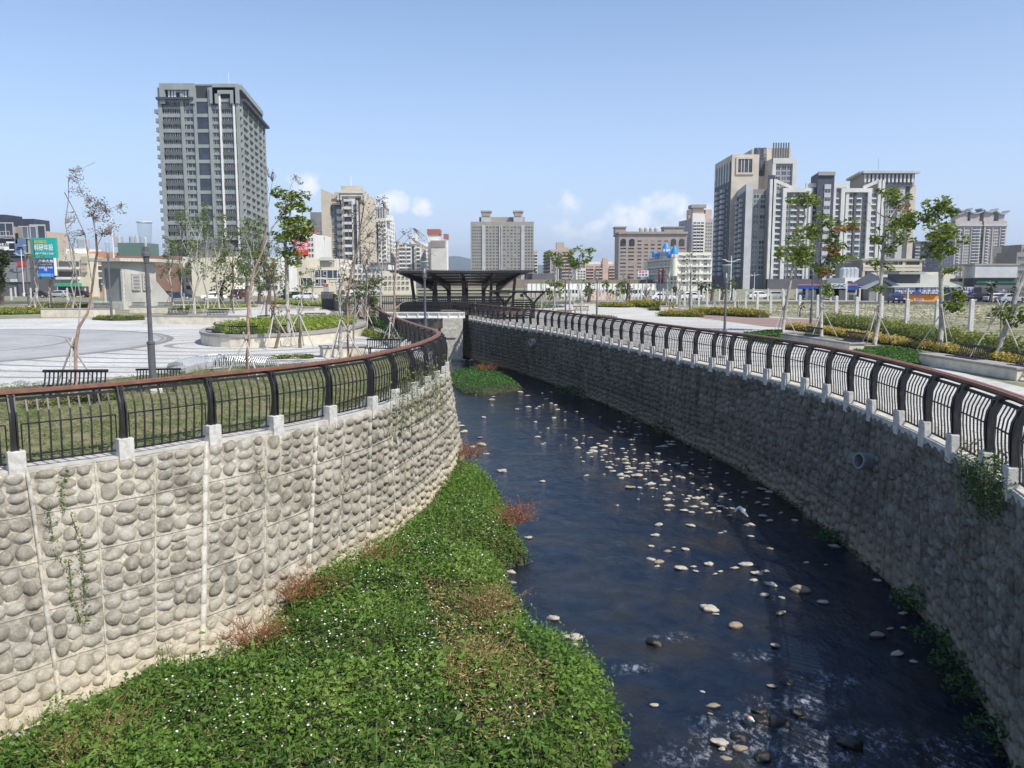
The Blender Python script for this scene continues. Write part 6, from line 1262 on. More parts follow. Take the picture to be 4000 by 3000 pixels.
m=MB(); zq=f.hit(3200,uy(372))[1]; a,b=hx(700),hx(855); f.box(m,a-.1,a+.1,zq-1,zq,0,1); m.hexa([f.p(a,zq-1.4,1),f.p(b,zt-.6,1),f.p(b,zt-.6,.1),f.p(a,zq-1.4,.1)],[f.p(a,zq,1),f.p(b,zt+.8,1),f.p(b,zt+.8,.1),f.p(a,zq,.1)]); a,b=hx(1530),hx(1675); m.hexa([f.p(a,zt-.6,1),f.p(b,zq-1.4,1),f.p(b,zq-1.4,.1),f.p(a,zt-.6,.1)],[f.p(a,zt+.8,1),f.p(b,zq,1),f.p(b,zq,.1),f.p(a,zt+.8,.1)]); m.build('sloping_parapet_frame',m_trim,th)
for i,(z0,z1) in enumerate(zip(zs,zs[1:])):
    for a,b,bal in ((705,758,1),(790,830,0),(850,905,1),(935,985,1),(1000,1030,0),(1062,1108,1),(1258,1312,1),(1345,1380,0),(1392,1440,1),(1475,1525,1),(1545,1585,0),(1618,1668,1)):
        A_1,B_1=hx(a),hx(b); pr.add('window',wunit(m_ltrim,m_pane),f,(A_1+B_1)/2,z0+2.1,B_1-A_1,1.9)
        if bal: pr.add('balcony',bunit(m_trim),f,(A_1+B_1)/2,z0+.65,(B_1-A_1)*1.02,.6,.8)
for a in (905,1455): m=MB(); f.box(m,hx(a),hx(a+20),0,zt-1.5,0,.7); m.build('dark_pier',m_dgrey,th)
m=MB(); f.box(m,hx(640),hx(1500),0,4.4,0,2.6); m.build('ground_floor_canopy',m_dgrey,th)
f4,zt4,_=block(th,'central_tower',m_navy,[(ux(1045),372),(ux(1110),357),(ux(1272),357)],uy(305),yref=750,ytD=357)
for i in range(18): 
    z=zt4-6-i*3.5
    if z>4: f4[1].box(m:=MB(),f4[1].L*.42,f4[1].L*.8,z-.9,z+1.1,0,.35); m.build('spandrel_panel',m_ltrim,th); pr.add('window',wunit(m_dgrey,m_pane),f4[1],f4[1].L*.61,z-1.9,f4[1].L*.38,1.3)
m=MB(); f4[1].box(m,0,f4[1].L,zt4-1.2,zt4+.3,0,.8); m.build('cornice',m_cgr,th)
pr.flush()
th=bld('apartment_tower',3460,410,'taupe tower with patterned crown at the right rear of the white-framed block'); pr=Parts(th)
fs,zt,Q=block(th,'body',m_beige,[(ux(1425),440),(ux(1545),410),(ux(2050),410)],uy(425),yref=800,ytD=410)
f5,zt5,_=block(th,'crown',m_cgr,[(ux(1430),436),(ux(1555),408),(ux(2050),408)],uy(312),z0=zt-.5,yref=680,ytD=408)
m=MB(); f5[1].box(m,-1,f5[1].L+1.5,zt5-.2,zt5+.9,-1,2.2); f5[0].box(m,-1,f5[0].L+1,zt5-.2,zt5+.9,-1,1.8); m.build('flat_roof',m_ltrim,th)
m=MB()
for k in range(13): s=f5[1].L*(.03+.92*k/12); f5[1].box(m,s-.5,s+.4,zt+1,zt5-.6,0,.9)
m.build('crown_columns',m_trim,th)
for k in range(12): s=f5[1].L*(.07+.92*k/12); pr.add('window',wunit(m_dgrey,m_pane),f5[1],s,(zt+zt5)/2,2.2,7)
m=MB(); a=fs[1].hit(ux(1870),800)[0]; fs[1].box(m,a,a+fs[1].hit(ux(1935),800)[0]-a,0,zt-.5,0,1.4); m.build('pale_pier',m_ltrim,th); m=MB(); b=fs[1].hit(ux(1945),800)[0]; fs[1].box(m,b,b+2.4,0,zt-.5,0,.4); m.build('dark_slot',m_dgrey,th)
for z in levels(8,zt-4,18)[:-1]:
    for xx in (1770,1820): pr.add('window',wunit(m_trim,m_pane),fs[1],fs[1].hit(ux(xx),800)[0],z+1.8,3,1.9)
pr.flush(); m=MB(); c=f5[1].p(f5[1].L*.37,zt5,-5); m.tube([c,c+Vector((0,0,8))],.12,4); m.build('antenna',m_ltrim,th)
# --- middle-left group (crop: 1100,650, .3165)
V=(1100,650,.3165); vx=lambda v:1100+v*.3165; vy=lambda v:650+v*.3165
th=bld('apartment_tower',1340,400,'beige and charcoal tower with a square portal crown and white antenna'); pr=Parts(th)
fs,zt,Q=block(th,'body',m_dgrey,[(vx(512),400),(vx(1015),400)],vy(400),18,ytD=400); f=fs[0]; h_=lambda v:f.hit(vx(v),900)[0]
m=MB(); z1=f.hit(1290,vy(278))[1]; z2=f.hit(1290,vy(330))[1]; m.hexa([f.p(h_(507),0,1.5),f.p(h_(622),0,1.5),f.p(h_(622),0,-17),f.p(h_(507),0,-17)],[f.p(h_(507),z1,1.5),f.p(h_(622),z2,1.5),f.p(h_(622),z2,-17),f.p(h_(507),z1,-17)]); m.build('beige_slab',m_beige,th)
m=MB(); f.box(m,h_(622),h_(740),zt-3.0,zt-1.5,0,1.6); f.box(m,h_(622),h_(735),zt+1,zt+4,-8,-7); m.build('parapet',m_beige,th)
f6,zt6,_=block(th,'portal_body',m_beige,[(vx(738),396),(vx(1005),396)],vy(285),16,yref=800,ytD=396); f7,zt7,_=block(th,'lift_tower',m_beige,[(vx(735),404),(vx(965),404)],vy(240),10,z0=40,yref=780,ytD=404)
g7=f6[0]; k0,k1=g7.hit(vx(782),900)[0],g7.hit(vx(972),900)[0]; m=MB(); g7.box(m,k0,k1,0,zt6-4,0,.15); m.build('dark_recess',m_navy,th)
m=MB(); zc_=g7.hit(1380,vy(420))[1]
for i,zz in enumerate(levels(6,zc_,10)): g7.box(m,k0,k0+(k1-k0)*.48,zz-.6,zz+.6,.15,1.3)
g7.box(m,k0+(k1-k0)*.5,k0+(k1-k0)*.57,0,zc_,.15,1.4); g7.box(m,k0+(k1-k0)*.82,k0+(k1-k0)*.9,0,zc_,.15,1.4); m.build('white_slabs',m_trim,th)
m=MB(); 
for e in (0,1.4): g7.box(m,k0-3+e,k0-2.4+e,zc_,zt6-1.2-e,.2,1.2); g7.box(m,k1+2.4-e,k1+3-e,zc_,zt6-1.2-e,.2,1.2); g7.box(m,k0-3+e,k1+3-e,zt6-1.8-e,zt6-1.2-e,.2,1.25)
m.build('portal_frame',m_trim,th)
m=MB(); g7.box(m,k0+2,k1-2,zc_+2,zt6-7,.16,.6); m.build('roof_room',m_trim,th)
for i,z in enumerate(levels(5,zt-4,10)[:-1]):
    pr.add('window',wunit(m_trim,m_pane),f,h_(662),z+2.4,4,2.8); pr.add('window',wunit(m_dgrey,m_pane),f,h_(700),z+2.4,3,2.8); pr.add('balcony',bunit(m_trim),f,h_(733),z+1.4,3.4,2,.9)
    for s in (.24,.7): pr.add('window',wunit(m_dgrey,m_pane),g7,k0+(k1-k0)*s,z+3,(k1-k0)*.36,3,d=.15)
block(th,'beige_wing',m_beige,[(vx(1005),402),(vx(1105),402)],vy(372),14,yref=800,ytD=402); pr.flush()
m=MB(); c=f7[0].p(f7[0].L*.47,zt7,-3); m.tube([c,c+Vector((0,0,4.5))],.3,6); m.build('antenna',m_white,th)
th=bld('apartment_tower',1500,420,'white stepped apartment tower with a grey-framed roof box behind bare branches'); pr=Parts(th)
fs,zt,_=block(th,'body',m_white,[(vx(1140),420),(vx(1290),420),(vx(1395),450)],vy(640),yref=900,ytD=420); apt(th,pr,fs[0],V,800,levels(4,zt-1,14),[(1150,1190,'glass'),(1195,1225,'balc'),(1230,1262,'win'),(1265,1288,'balc')],m_white); apt(th,pr,fs[1],V,800,levels(4,zt-1,14),[(1295,1390,'win',4)],m_white)
f8,z8,_=block(th,'roof_box',m_cgr,[(vx(1150),421),(vx(1278),421)],vy(500),12,z0=zt-1,yref=820,ytD=421); m=MB(); f8[0].box(m,1,f8[0].L-1,zt+1,z8-1.5,0,.2); m.build('roof_glazing',m_pane,th); m=MB()
for k in range(5): f8[0].box(m,f8[0].L*k/4-.4,f8[0].L*k/4+.4,zt,z8,.2,.9)
m.build('roof_columns',m_ltrim,th); block(th,'upper_step',m_white,[(vx(1195),421),(vx(1350),421)],vy(600),10,z0=zt-1,yref=850,ytD=421); pr.flush()
th=bld('apartment_tower',1240,470,'plain grey tower tucked behind the beige slab'); pr=Parts(th); fs,zt,_=block(th,'body',m_gtile,[(vx(360),470),(vx(520),470)],vy(565),16,ytD=470); apt(th,pr,fs[0],V,800,levels(4,zt-10,14),[(430,465,'balc'),(480,505,'win')],m_ltrim); pr.flush()
th=bld('apartment_building',1250,380,'white classical block with arched windows beneath the grey tower'); pr=Parts(th); fs,zt,_=block(th,'body',m_white,[(vx(412),380),(vx(528),380)],vy(855),14,ytD=380); apt(th,pr,fs[0],V,1000,levels(4,zt-1,6),[(425,515,'win',3)],m_white); m=MB(); fs[0].box(m,-.3,fs[0].L+.3,zt-1,zt+.1,-.2,1); fs[0].box(m,-.2,fs[0].L,zt*.52,zt*.55,0,.8); m.build('cornice',m_white,th); pr.flush()
def text(th,f,s,z,d,txt,size,mat,nm='lettering',w=None):
    cu=bpy.data.curves.new('t','FONT'); cu.body=txt; cu.size=size; cu.align_x='CENTER'; cu.align_y='CENTER'; cu.extrude=.01; cu.offset=size*.012
    to=bpy.data.objects.new('t',cu); COL.objects.link(to); bpy.context.view_layer.update(); me=bpy.data.meshes.new_from_object(to.evaluated_get(bpy.context.evaluated_depsgraph_get())); bpy.data.objects.remove(to)
    if w and len(me.vertices):
        xs_=[v.co.x for v in me.vertices]; ww=max(xs_)-min(xs_); k_=w/ww if ww>0 else 1
        for v in me.vertices: v.co.x*=k_
    me.materials.clear(); me.materials.append(mat); o=bpy.data.objects.new(nm,me); COL.objects.link(o); o.parent=th
    o.location=f.p(s,z,d)-th.location; o.rotation_euler=Matrix((f.u,Vector((0,0,1)),f.n)).transposed().to_euler(); return o
def board(name,label,x0,y0,x1,y1,D,mat,parts=(),thick=.5,legs=False,z0=None):
    """sign board facing the camera side; parts=(x0,y0,x1,y1,material) patches, texts=(x,y,text,px height,material)"""
    f=F(FP(x0,D,(y0+y1)/2),FP(x1,D,(y0+y1)/2)); th=thing(name,f.p(f.L/2,0),label,'billboard' if 'bill' in name else 'sign'); m=MB(); f.pbox(m,x0,y0,x1,y1,-thick,0); m.build('panel',mat,th)
    for p in parts:
        if isinstance(p[2],str): s,z=f.hit(p[0],p[1]); text(th,f,s,z,.06,p[2],p[3]/FPX*D,p[4],w=(p[5]/FPX*D if len(p)>5 else None))
        else: m=MB(); f.pbox(m,*p[:4],0,.04); m.build('printed_panel',p[4],th)
    if legs: m=MB(); _,z=f.hit(x0,y1); f.box(m,.3,.6,0,z,-.4,-.2); f.box(m,f.L-.6,f.L-.3,0,z,-.4,-.2); m.build('support',m_grey,th)
    return th,f
c_teal=M('teal_print',(.01,.42,.38),.6,(.01,.36,.33)); c_red=M('red_print',(.62,.04,.04),.6,(.55,.04,.04)); c_blue=M('blue_print',(.02,.12,.55),.6,(.02,.10,.45)); c_navy=M('navy_print',(.04,.07,.30),.6,(.035,.06,.25)); c_wht=M('white_print',(.85,.85,.83),.6,(.8,.8,.8)); c_yel=M('yellow_print',(.75,.55,.06),.6,(.7,.5,.05)); c_blk=M('black_print',(.025,.025,.035),.5,(.02,.02,.03)); c_cyan=M('cyan_print',(.12,.45,.75),.6,(.1,.4,.7)); c_org=M('orange_paint',(.80,.33,.03),.6,(.72,.28,.03)); c_bcar=M('steel_blue_print',(.10,.17,.30),.6,(.15,.22,.35),.9)
# signs & low buildings, middle left
th=bld('apartment_building',1190,330,'white building with red roof cap carrying a red billboard'); pr=Parts(th); fs,zt,_=block(th,'body',m_white,[(vx(155),330),(vx(405),330)],vy(835),16,ytD=330); apt(th,pr,fs[0],V,1000,levels(4,zt-1,8),[(330,400,'win',2)],m_cgr); m=MB(); fs[0].box(m,fs[0].L*.62,fs[0].L*.99,zt,zt+2,-4,0); fs[0].box(m,0,fs[0].L*.12,zt-.1,zt+1,-4,.3); m.build('red_roof',M('red_tile',(.40,.15,.11),.8),th); pr.flush()
board('billboard','red billboard with white lettering on the white building',vx(150),vy(890),vx(325),vy(1110),327,c_red,((vx(225),vy(925),'別墅',17,c_wht),(vx(235),vy(970),'一戶一車',14,c_wht),(vx(235),vy(1015),'景觀首排',14,c_wht),(vx(238),vy(1052),'2350-61',8,c_yel)))
th=bld('house_row',1260,215,'cream low building with small rooftop pavilion left of the bare pink trees'); pr=Parts(th); fs,zt,_=block(th,'body',m_cream,[(vx(175),215),(vx(735),215)],vy(1245),14,yref=1080,ytD=215)
for xx,yy in ((310,1425),(485,1330),(485,1428),(635,1330)):
    s,z=fs[0].hit(vx(xx),vy(yy)); pr.add('window',wunit(m_white,m_pane),fs[0],s,z,3.4,2.4)
for xx,yy in ((437,1320),(535,1320),(437,1420),(535,1420)): s,z=fs[0].hit(vx(xx),vy(yy)); pr.add('window',wunit(m_white,m_pane,0),fs[0],s,z,.9,1.2)
m=MB(); s,z=fs[0].hit(vx(525),vy(1200)); fs[0].box(m,s-1.6,s+1.6,zt,zt+1.8,-5,-2); m.build('roof_pavilion',m_cgr,th); m=MB(); a,b=s-2.1,s+2.1; f=fs[0]; m.hexa([f.p(a,zt+1.8,-1),f.p(b,zt+1.8,-1),f.p(b,zt+1.8,-6),f.p(a,zt+1.8,-6)],[f.p(a+.4,zt+2.7,-3),f.p(b-1,zt+2.7,-3),f.p(b-1,zt+2.7,-4),f.p(a+.4,zt+2.7,-4)]); m.build('pavilion_roof',m_roofg,th)
fs2,zt2,_=block(th,'parapet_storey',m_cream,[(vx(255),228),(vx(765),228)],vy(1140),12,yref=1080,ytD=228); pr.flush()
th=bld('house_row',1400,225,'white low-rise row with flat parapets behind the twin pink stems'); pr=Parts(th); fs,zt,_=block(th,'body',m_white,[(vx(735),225),(vx(1300),225)],vy(1210),14,yref=1080,ytD=225); apt(th,pr,fs[0],V,1350,levels(1,zt-1,4),[(770,1280,'win',9)],m_cgr); pr.flush()
m=MB(); fs[0].box(m,fs[0].L*.65,fs[0].L*1.15,zt,zt+.5,-2,1); m.build('roof_slab',m_dgrey,th)
th=bld('house',1515,210,'cream house gable left behind the pergola roof'); fs,zt,_=block(th,'body',m_cream,[(vx(1240),210),(vx(1590),210)],vy(1290),12,yref=1090,ytD=210); pr=Parts(th); apt(th,pr,fs[0],V,1380,levels(1,zt-1,3),[(1260,1580,'win',6)],m_white); pr.flush()
board('shop_sign','slim sign pylon with red top left of the black ramp wall',1263,1109,1282,1172,125,M('sign_grey',(.45,.46,.48),.6),((1263,1109,1282,1118,c_red),(1272.5,1114,'P',6,c_wht)))
# white and cream apartment cluster
th=bld('apartment_block',1610,430,'white balconied apartment block behind the thin branches left of the pergola'); pr=Parts(th); fs,zt,_=block(th,'body',m_white,[(vx(1395),430),(vx(1715),430),(vx(1822),452)],vy(935),ytD=430); nn=levels(4,zt-1,9); apt(th,pr,fs[0],V,1050,nn,[(1400,1440,'win',2),(1450,1530,'balc',2),(1540,1600,'balc'),(1608,1635,'glass'),(1660,1712,'balc',1)],m_white); apt(th,pr,fs[1],V,1050,nn,[(1725,1815,'win',3)],m_white); f9,z9,_=block(th,'bell_tower',m_white,[(vx(1597),429),(vx(1662),429)],vy(835),5,z0=zt-1,ytD=429); m=MB(); f9[0].box(m,1.8,f9[0].L-1.8,zt+1,z9-2,0,.2); m.build('arched_opening',m_pane,th); pr.flush()
th=bld('apartment_tower',1710,410,'cream windowless slab with brown upper panel and small red roofs'); fs,zt,_=block(th,'body',Wm('off_white_panel',(.62,.60,.56)),[(vx(1806),440),(vx(1843),410),(vx(2035),410)],vy(912),ytD=410); m=MB(); fs[1].pbox(m,vx(1845),vy(915),vx(2022),vy(1000),0,.25); m.build('brown_panel',Wm('mauve_brown',(.30,.26,.25)),th); f9,z9,_=block(th,'roof_tower',m_white,[(vx(1808),411),(vx(1942),411)],vy(838),10,z0=zt-1,ytD=411); m=MB(); f9[0].box(m,-.5,f9[0].L+.5,z9,z9+2.5,-10,.6); m.build('red_roof',MAT['red_tile'],th); f9,z9,_=block(th,'side_tower',m_white,[(vx(2005),412),(vx(2045),412)],vy(895),6,z0=zt-30,ytD=412); m=MB(); f9[0].box(m,-.3,f9[0].L+.3,z9,z9+2.4,-6,.4); m.build('red_cap',MAT['red_tile'],th)
# --- centre tower
th=bld('apartment_tower',1960,640,'taupe residential tower with white vertical piers in the centre of the skyline'); pr=Parts(th)
fs,zt,Q=block(th,'body',m_cgr,[(1838,640),(2085,640)],866,18,ytD=640); zs=levels(5,zt-3,17)
apt(th,pr,fs[0],(0,0,1),950,zs,[(1883,1895,'pier'),(1950,1954,'pier'),(1958,1961,'pier'),(2036,2048,'pier'),(1843,1880,'win',4,m_ltrim),(1897,1948,'win',4,m_ltrim),(1963,2034,'win',5,m_ltrim),(2050,2083,'win',3,m_ltrim)],m_ltrim)
for a,b in ((1880,1918),(2006,2042)): f9,z9,_=block(th,'crown_tower',m_ltrim,[(a,640.5),(b,640.5)],824,10,z0=zt-.5,yref=850,ytD=640); m=MB(); f9[0].box(m,1,f9[0].L-1,z9-4,z9-1.4,0,.4); f9[0].box(m,-.5,f9[0].L+.5,z9-1,z9+.3,-10,.8); m.build('crown_cornice',m_cgr,th)
f9,z9,_=block(th,'setback',m_cgr,[(1872,645),(2050,645)],848,12,z0=zt-.5,yref=850,ytD=645); pr.flush()
th=bld('apartment_building',2092,700,'pink sliver of building at the right side of the centre tower'); fs,zt,_=block(th,'body',m_pinkl,[(2080,700),(2101,700)],978,14,ytD=700); pr=Parts(th); apt(th,pr,fs[0],(0,0,1),1050,levels(4,zt-1,9),[(2086,2100,'balc')],m_white); pr.flush()
th=bld('apartment_building',2180,500,'stepped pink and grey apartment building right of the pergola'); pr=Parts(th); fs,zt,_=block(th,'body',m_pink,[(2124,545),(2150,500),(2237,500)],975,ytD=500)
apt(th,pr,fs[0],(0,0,1),1040,levels(3,zt-1,9),[(2126,2148,'balc',2)],m_ggreyd); apt(th,pr,fs[1],(0,0,1),1040,levels(3,zt-1,9),[(2153,2175,'win',2,m_ltrim),(2178,2190,'glass'),(2195,2235,'balc',3,m_pinkl)],m_ltrim); block(th,'roof_tower',m_pink,[(2174,500.5),(2205,500.5)],946,8,z0=zt-1,ytD=500); block(th,'roof_step',m_pink,[(2205,501),(2222,501)],966,8,z0=zt-1,ytD=500); pr.flush()
th=bld('apartment_building',2345,520,'long low pink apartment building with a pink lift tower'); pr=Parts(th); fs,zt,_=block(th,'body',m_pinkl,[(2286,520),(2402,520)],1032,14,ytD=520); apt(th,pr,fs[0],(0,0,1),1070,levels(2,zt-1,6),[(2290,2320,'balc',2,m_pinkl),(2326,2352,'balc',2,m_pinkl),(2378,2400,'balc',2,m_pinkl)],m_white); f9,z9,_=block(th,'lift_tower',m_pinkl,[(2356,519),(2378,519)],1008,5,ytD=519); m=MB(); fs[0].box(m,0,fs[0].L*.95,zt,zt+1.6,-1,0); m.build('roof_railing',m_white,th); pr.flush()
th=bld('apartment_building',2270,480,'small white apartment building left of the long pink one'); pr=Parts(th); fs,zt,_=block(th,'body',m_white,[(2252,480),(2290,480)],1048,10,ytD=480); apt(th,pr,fs[0],(0,0,1),1080,levels(2,zt-1,5),[(2255,2288,'win',3)],m_cgr); pr.flush()
# brown office block
th=bld('office_block',2540,600,'brown granite office block with a regular grid of dark windows'); pr=Parts(th)
fs,zt,Q=block(th,'body',m_brn,[(2402,640),(2418,600),(2684,600)],907,ytD=600); f=fs[1]; zs=levels(2,zt-5,12)
for r_ in range(12):
    for c,(a,b) in enumerate(((2421,2447),(2452,2478),(2489,2506),(2515,2532),(2541,2557),(2567,2583),(2592,2609),(2620,2646),(2651,2678))):
        if r_>=10 and c in (0,1,7,8): continue
        s0,s1=f.hit(a,1000)[0],f.hit(b,1000)[0]; pr.add('window',wunit(m_brn,m_pane,0),f,(s0+s1)/2,(zs[r_]+zs[r_+1])/2,s1-s0,(zs[1]-zs[0])*.42,.6)
for a,b in ((2424,2445),(2458,2479),(2621,2641),(2653,2674)):
    m=MB(); s0,s1=f.hit(a,940)[0],f.hit(b,940)[0]; zb_,zh=zs[10]+.5,zs[12]-1.2; n=10; pts=[f.p(s0,zb_,.25),f.p(s1,zb_,.25)]+[f.p((s0+s1)/2+(s1-s0)/2*math.cos(math.pi*k/n),zh+1.6*math.sin(math.pi*k/n),.25) for k in range(n+1)]; m.add(pts+[p-f.n*.3 for p in pts],[tuple(range(len(pts)))]+[(i,(i+1)%len(pts),len(pts)+(i+1)%len(pts),len(pts)+i) for i in range(len(pts))]); m.build('arched_window',m_pane,th)
m=MB(); f.box(m,-.5,f.L+.5,zt-1.2,zt+.4,-.5,1.2); fs[0].box(m,-.5,fs[0].L,zt-1.2,zt+.4,-.5,1.2); m.build('cornice',m_cgr,th); pr.flush()
for a,b in ((2404,2445),(2594,2670)): f9,z9,_=block(th,'roof_house',m_brn,[(a,601),(b,601)],889,12,z0=zt-.5,ytD=601); m=MB(); f9[0].box(m,-.5,f9[0].L+.5,z9,z9+.8,-12,.8); m.build('roof_edge',m_cgr,th)
for k in range(4): m=MB(); c=f.p(f.hit(2507+k*20,900)[0],zt+.3,-3); m.lathe([(1.6,0),(1.7,2.2),(1.2,3.2)],c,12); m.build('cooling_tower',m_ltrim,th)
# white building with blue cones (crop 2500,930,.3151)
Y=(2500,930,.3151); yx=lambda v:2500+v*.3151; yy_=lambda v:930+v*.3151
m_bcone=M('bright_blue_cone',(.01,.28,.85),.5,(.01,.24,.75)); m_euro=Wm('ornate_cream_render',(.72,.70,.62),.92)
th=bld('ornate_building',2640,300,'ornate cream building with bright blue conical turrets and blue roof'); pr=Parts(th)
fs,zt,Q=block(th,'body',m_euro,[(yx(100),345),(yx(395),303),(yx(470),300),(yx(878),300)],yy_(212),yref=1040,ytD=300) if False else (None,None,None)
PTS=[Vector(FP(yx(105),340,1050)+(0,)),Vector(FP(yx(250),316,1050)+(0,)),Vector(FP(yx(385),302,1050)+(0,)),Vector(FP(yx(470),299,1050)+(0,)),Vector(FP(yx(878),300,1050)+(0,))]
zt=Zp(yy_(255),300); m=MB(); m.prism([(p.x,p.y) for p in PTS]+[(PTS[-1].x,PTS[-1].y+25),(PTS[0].x,PTS[0].y+12)],-.2,zt); m.build('body',m_euro,th)
FS=[F(a,b) for a,b in zip(PTS,PTS[1:])]; zs=levels(1,zt,4); m=MB()
for f in FS:
    for z in zs[1:]: f.box(m,-.2,f.L+.2,z-.35,z+.25,0,.9)
    nb=max(2,int(f.L/3.6))
    for i in range(nb+1): f.box(m,f.L*i/nb-.3,f.L*i/nb+.3,0,zt,0,.45)
    for i in range(nb):
        for r_ in range(4): pr.add('window',wunit(m_euro,m_pane),f,f.L*(i+.5)/nb,zs[r_]+2.6,1.3,2.6)
m.build('cornices',m_euro,th)
f=FS[-1]; m=MB(); zu=Zp(yy_(185),300); f.box(m,-2,f.L,zt,zu,-18,-.6); f.box(m,-2,f.L,zu-.8,zu+.2,-18,0); m.build('attic',m_euro,th); pr.flush()
def cone(x,D,y0,y1,w,nm,cyl=None):
    c=At(x,y1,D); r=w/FPX*D/2; h=(y1-y0)/FPX*D; m=MB(); m.lathe([(r*1.05,0),(r,h*.12),(r*.75,h*.45),(r*.35,h*.82),(0.02,h)],c,16); m.build(nm,m_bcone,th,smooth=False)
    m=MB(); m.lathe([(r*.9,-(cyl or h)),(r*.9,0)],c,16); m.build('turret_drum',m_euro,th)
    for k in range(8): m=MB(); t=k*math.pi/4; p=c+Vector((math.cos(t)*r*.9,math.sin(t)*r*.9,-.9)); m.box((-.25,-.25,-.3),(.25,.25,.7),None,p); m.build('crenel',m_euro,th)
cone(yx(428),298,yy_(85),yy_(192),90*.3151,'cone_roof',8); cone(yx(322),318,yy_(52),yy_(130),86*.3151,'cone_roof',6)
m=MB(); a=At(yx(190),yy_(200),332); b=At(yx(345),yy_(165),306); m.hexa([a+Vector((0,0,-3)),b+Vector((0,0,-3)),b+Vector((4,8,-3)),a+Vector((4,8,-3))],[a+Vector((0,0,.2)),b+Vector((0,0,-.4)),b+Vector((3,6,.6)),a+Vector((3,6,1.2))]); m.build('blue_mansard_roof',M('blue_roof',(.04,.14,.50),.6,(.03,.12,.42)),th)
for x,w,y0,y1,D in ((355,46,168,245,302),(175,50,160,250,336)):
    c=At(yx(x),yy_(y1),D); r=w*.3151/FPX*D/2; h=(y1-y0)*.3151/FPX*D; m=MB(); m.lathe([(r,0),(r,h*.7),(r*.7,h*.9),(r*.2,h)],c,14); m.build('blue_dormer',m_bcone,th)
board('banner','tall red vertical banner on the curved side of the ornate building',yx(228),yy_(370),yx(292),yy_(560),308,M('faded_red',(.42,.05,.07),.7),((yx(258),yy_(390),'大',9,c_wht),(yx(256),yy_(440),'家',9,c_wht),(yx(256),yy_(490),'具',9,c_wht)),.4)
board('billboard','white billboard with red and blue characters left of the ornate building',2492,1057,2533,1080,280,c_wht,((2512,1063,'湯包館',9,c_red,36),(2512,1074,'停車場',9,c_blue,36)),.6,True)
# cream high-rise behind
th=bld('apartment_tower',2715,640,'cream high-rise with a pink crowned top between office block and beige tower'); pr=Parts(th)
z3=(2000,600,1/2.212); fs,zt,_=block(th,'body',m_ltow,[(2651,668),(2700,640),(2784,640)],855,ytD=640); f9,z9,_=block(th,'centre_bay',m_white,[(2703,637),(2752,637)],835,10,yref=950,ytD=637); apt(th,pr,f9[0],(0,0,1),930,levels(5,z9-6,18),[(2706,2750,'balc',3)],m_white); apt(th,pr,fs[1],(0,0,1),930,levels(5,zt-2,17),[(2754,2782,'win',3)],m_ltrim); apt(th,pr,fs[0],(0,0,1),930,levels(5,zt-2,17),[(2655,2698,'win',3)],m_ltrim)
f9,z9,_=block(th,'crown',m_pinkl,[(2706,640),(2748,640)],812,10,z0=zt-1,yref=850,ytD=640); m=MB(); f9[0].box(m,-1.5,f9[0].L+1.5,z9,z9+2.4,-11,2); m.build('crown_roof',m_cgr,th); block(th,'side_step',m_pinkl,[(2690,641),(2708,641)],818,8,z0=zt-1,yref=850,ytD=641); block(th,'side_step',m_pinkl,[(2756,641),(2780,641)],818,8,z0=zt-1,yref=850,ytD=641); pr.flush()
# --- low shops, station and factory on the right
tx=lambda v:3300+v*.3165; ty=lambda v:1000+v*.3165
th=bld('factory_building',3480,215,'three-storey tan building with a dark gabled side wall behind the tall trees'); pr=Parts(th)
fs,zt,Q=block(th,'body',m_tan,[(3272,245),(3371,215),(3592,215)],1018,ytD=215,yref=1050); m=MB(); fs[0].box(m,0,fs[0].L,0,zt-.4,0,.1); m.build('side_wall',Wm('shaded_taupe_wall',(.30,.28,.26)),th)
f=fs[1]; m=MB()
for y in (1016,1040,1053,1090): _,z=f.hit(3480,y); f.box(m,-.3,f.L+.3,z-.35,z+.35,0,.7)
for s in (0,.28,.7,1): f.box(m,f.L*s-.3,f.L*s+.3,0,zt,0,.6)
m.build('concrete_frame',Wm('pale_frame',(.62,.55,.45)),th); m=MB(); f.pbox(m,3541,1021,3590,1041,0,.08); m.build('open_loggia',m_dgrey,th)
for x,y,w in ((3392,1030,3.4),(3508,1032,3.6),(3390,1068,3.4),(3495,1068,3.6),(3550,1068,3.6)): s,z=f.hit(x,y); pr.add('window',wunit(m_white,m_pane),f,s,z,w,1.9)
for x in (3473,3530,3582): s,z=f.hit(x,1066); pr.add('window',wunit(m_tan,m_pane,0),f,s,z,1.2,.9)
m=MB(); m.hexa([fs[0].p(-1,zt,1),f.p(f.L+1,zt,1),f.p(f.L+1,zt,-14),fs[0].p(-1,zt,-14)],[fs[0].p(0,zt+.3,.5),f.p(f.L,zt+.3,.5),f.p(f.L,zt+1.8,-9),fs[0].p(0,zt+1.8,-9)]) if False else f.box(m,-.8,f.L+.8,zt+.02,zt+.5,-12,1); m.build('roof',m_roofg,th); pr.flush()
th=bld('petrol_station',3230,190,'petrol station with blue, red and white canopy edge and a white letter sign','petrol station')
f=F(FP(3117,150,1118),FP(3350,146,1118)); th.location=f.p(f.L/2,0); m=MB(); f.pbox(m,3117,1112,3350,1128,-9,0); m.build('canopy',c_blue,th); m=MB(); f.pbox(m,3117,1109,3350,1112,-9,.05); m.build('red_stripe',c_red,th); m=MB(); f.pbox(m,3117,1112.2,3350,1114,-9,.04); m.build('white_stripe',c_wht,th)
for x in (3150,3215,3250,3310,3340): m=MB(); s,_=f.hit(x,1140); f.box(m,s-.25,s+.25,0,f.hit(x,1128)[1],-2,-1.5); m.build('column',m_white,th)
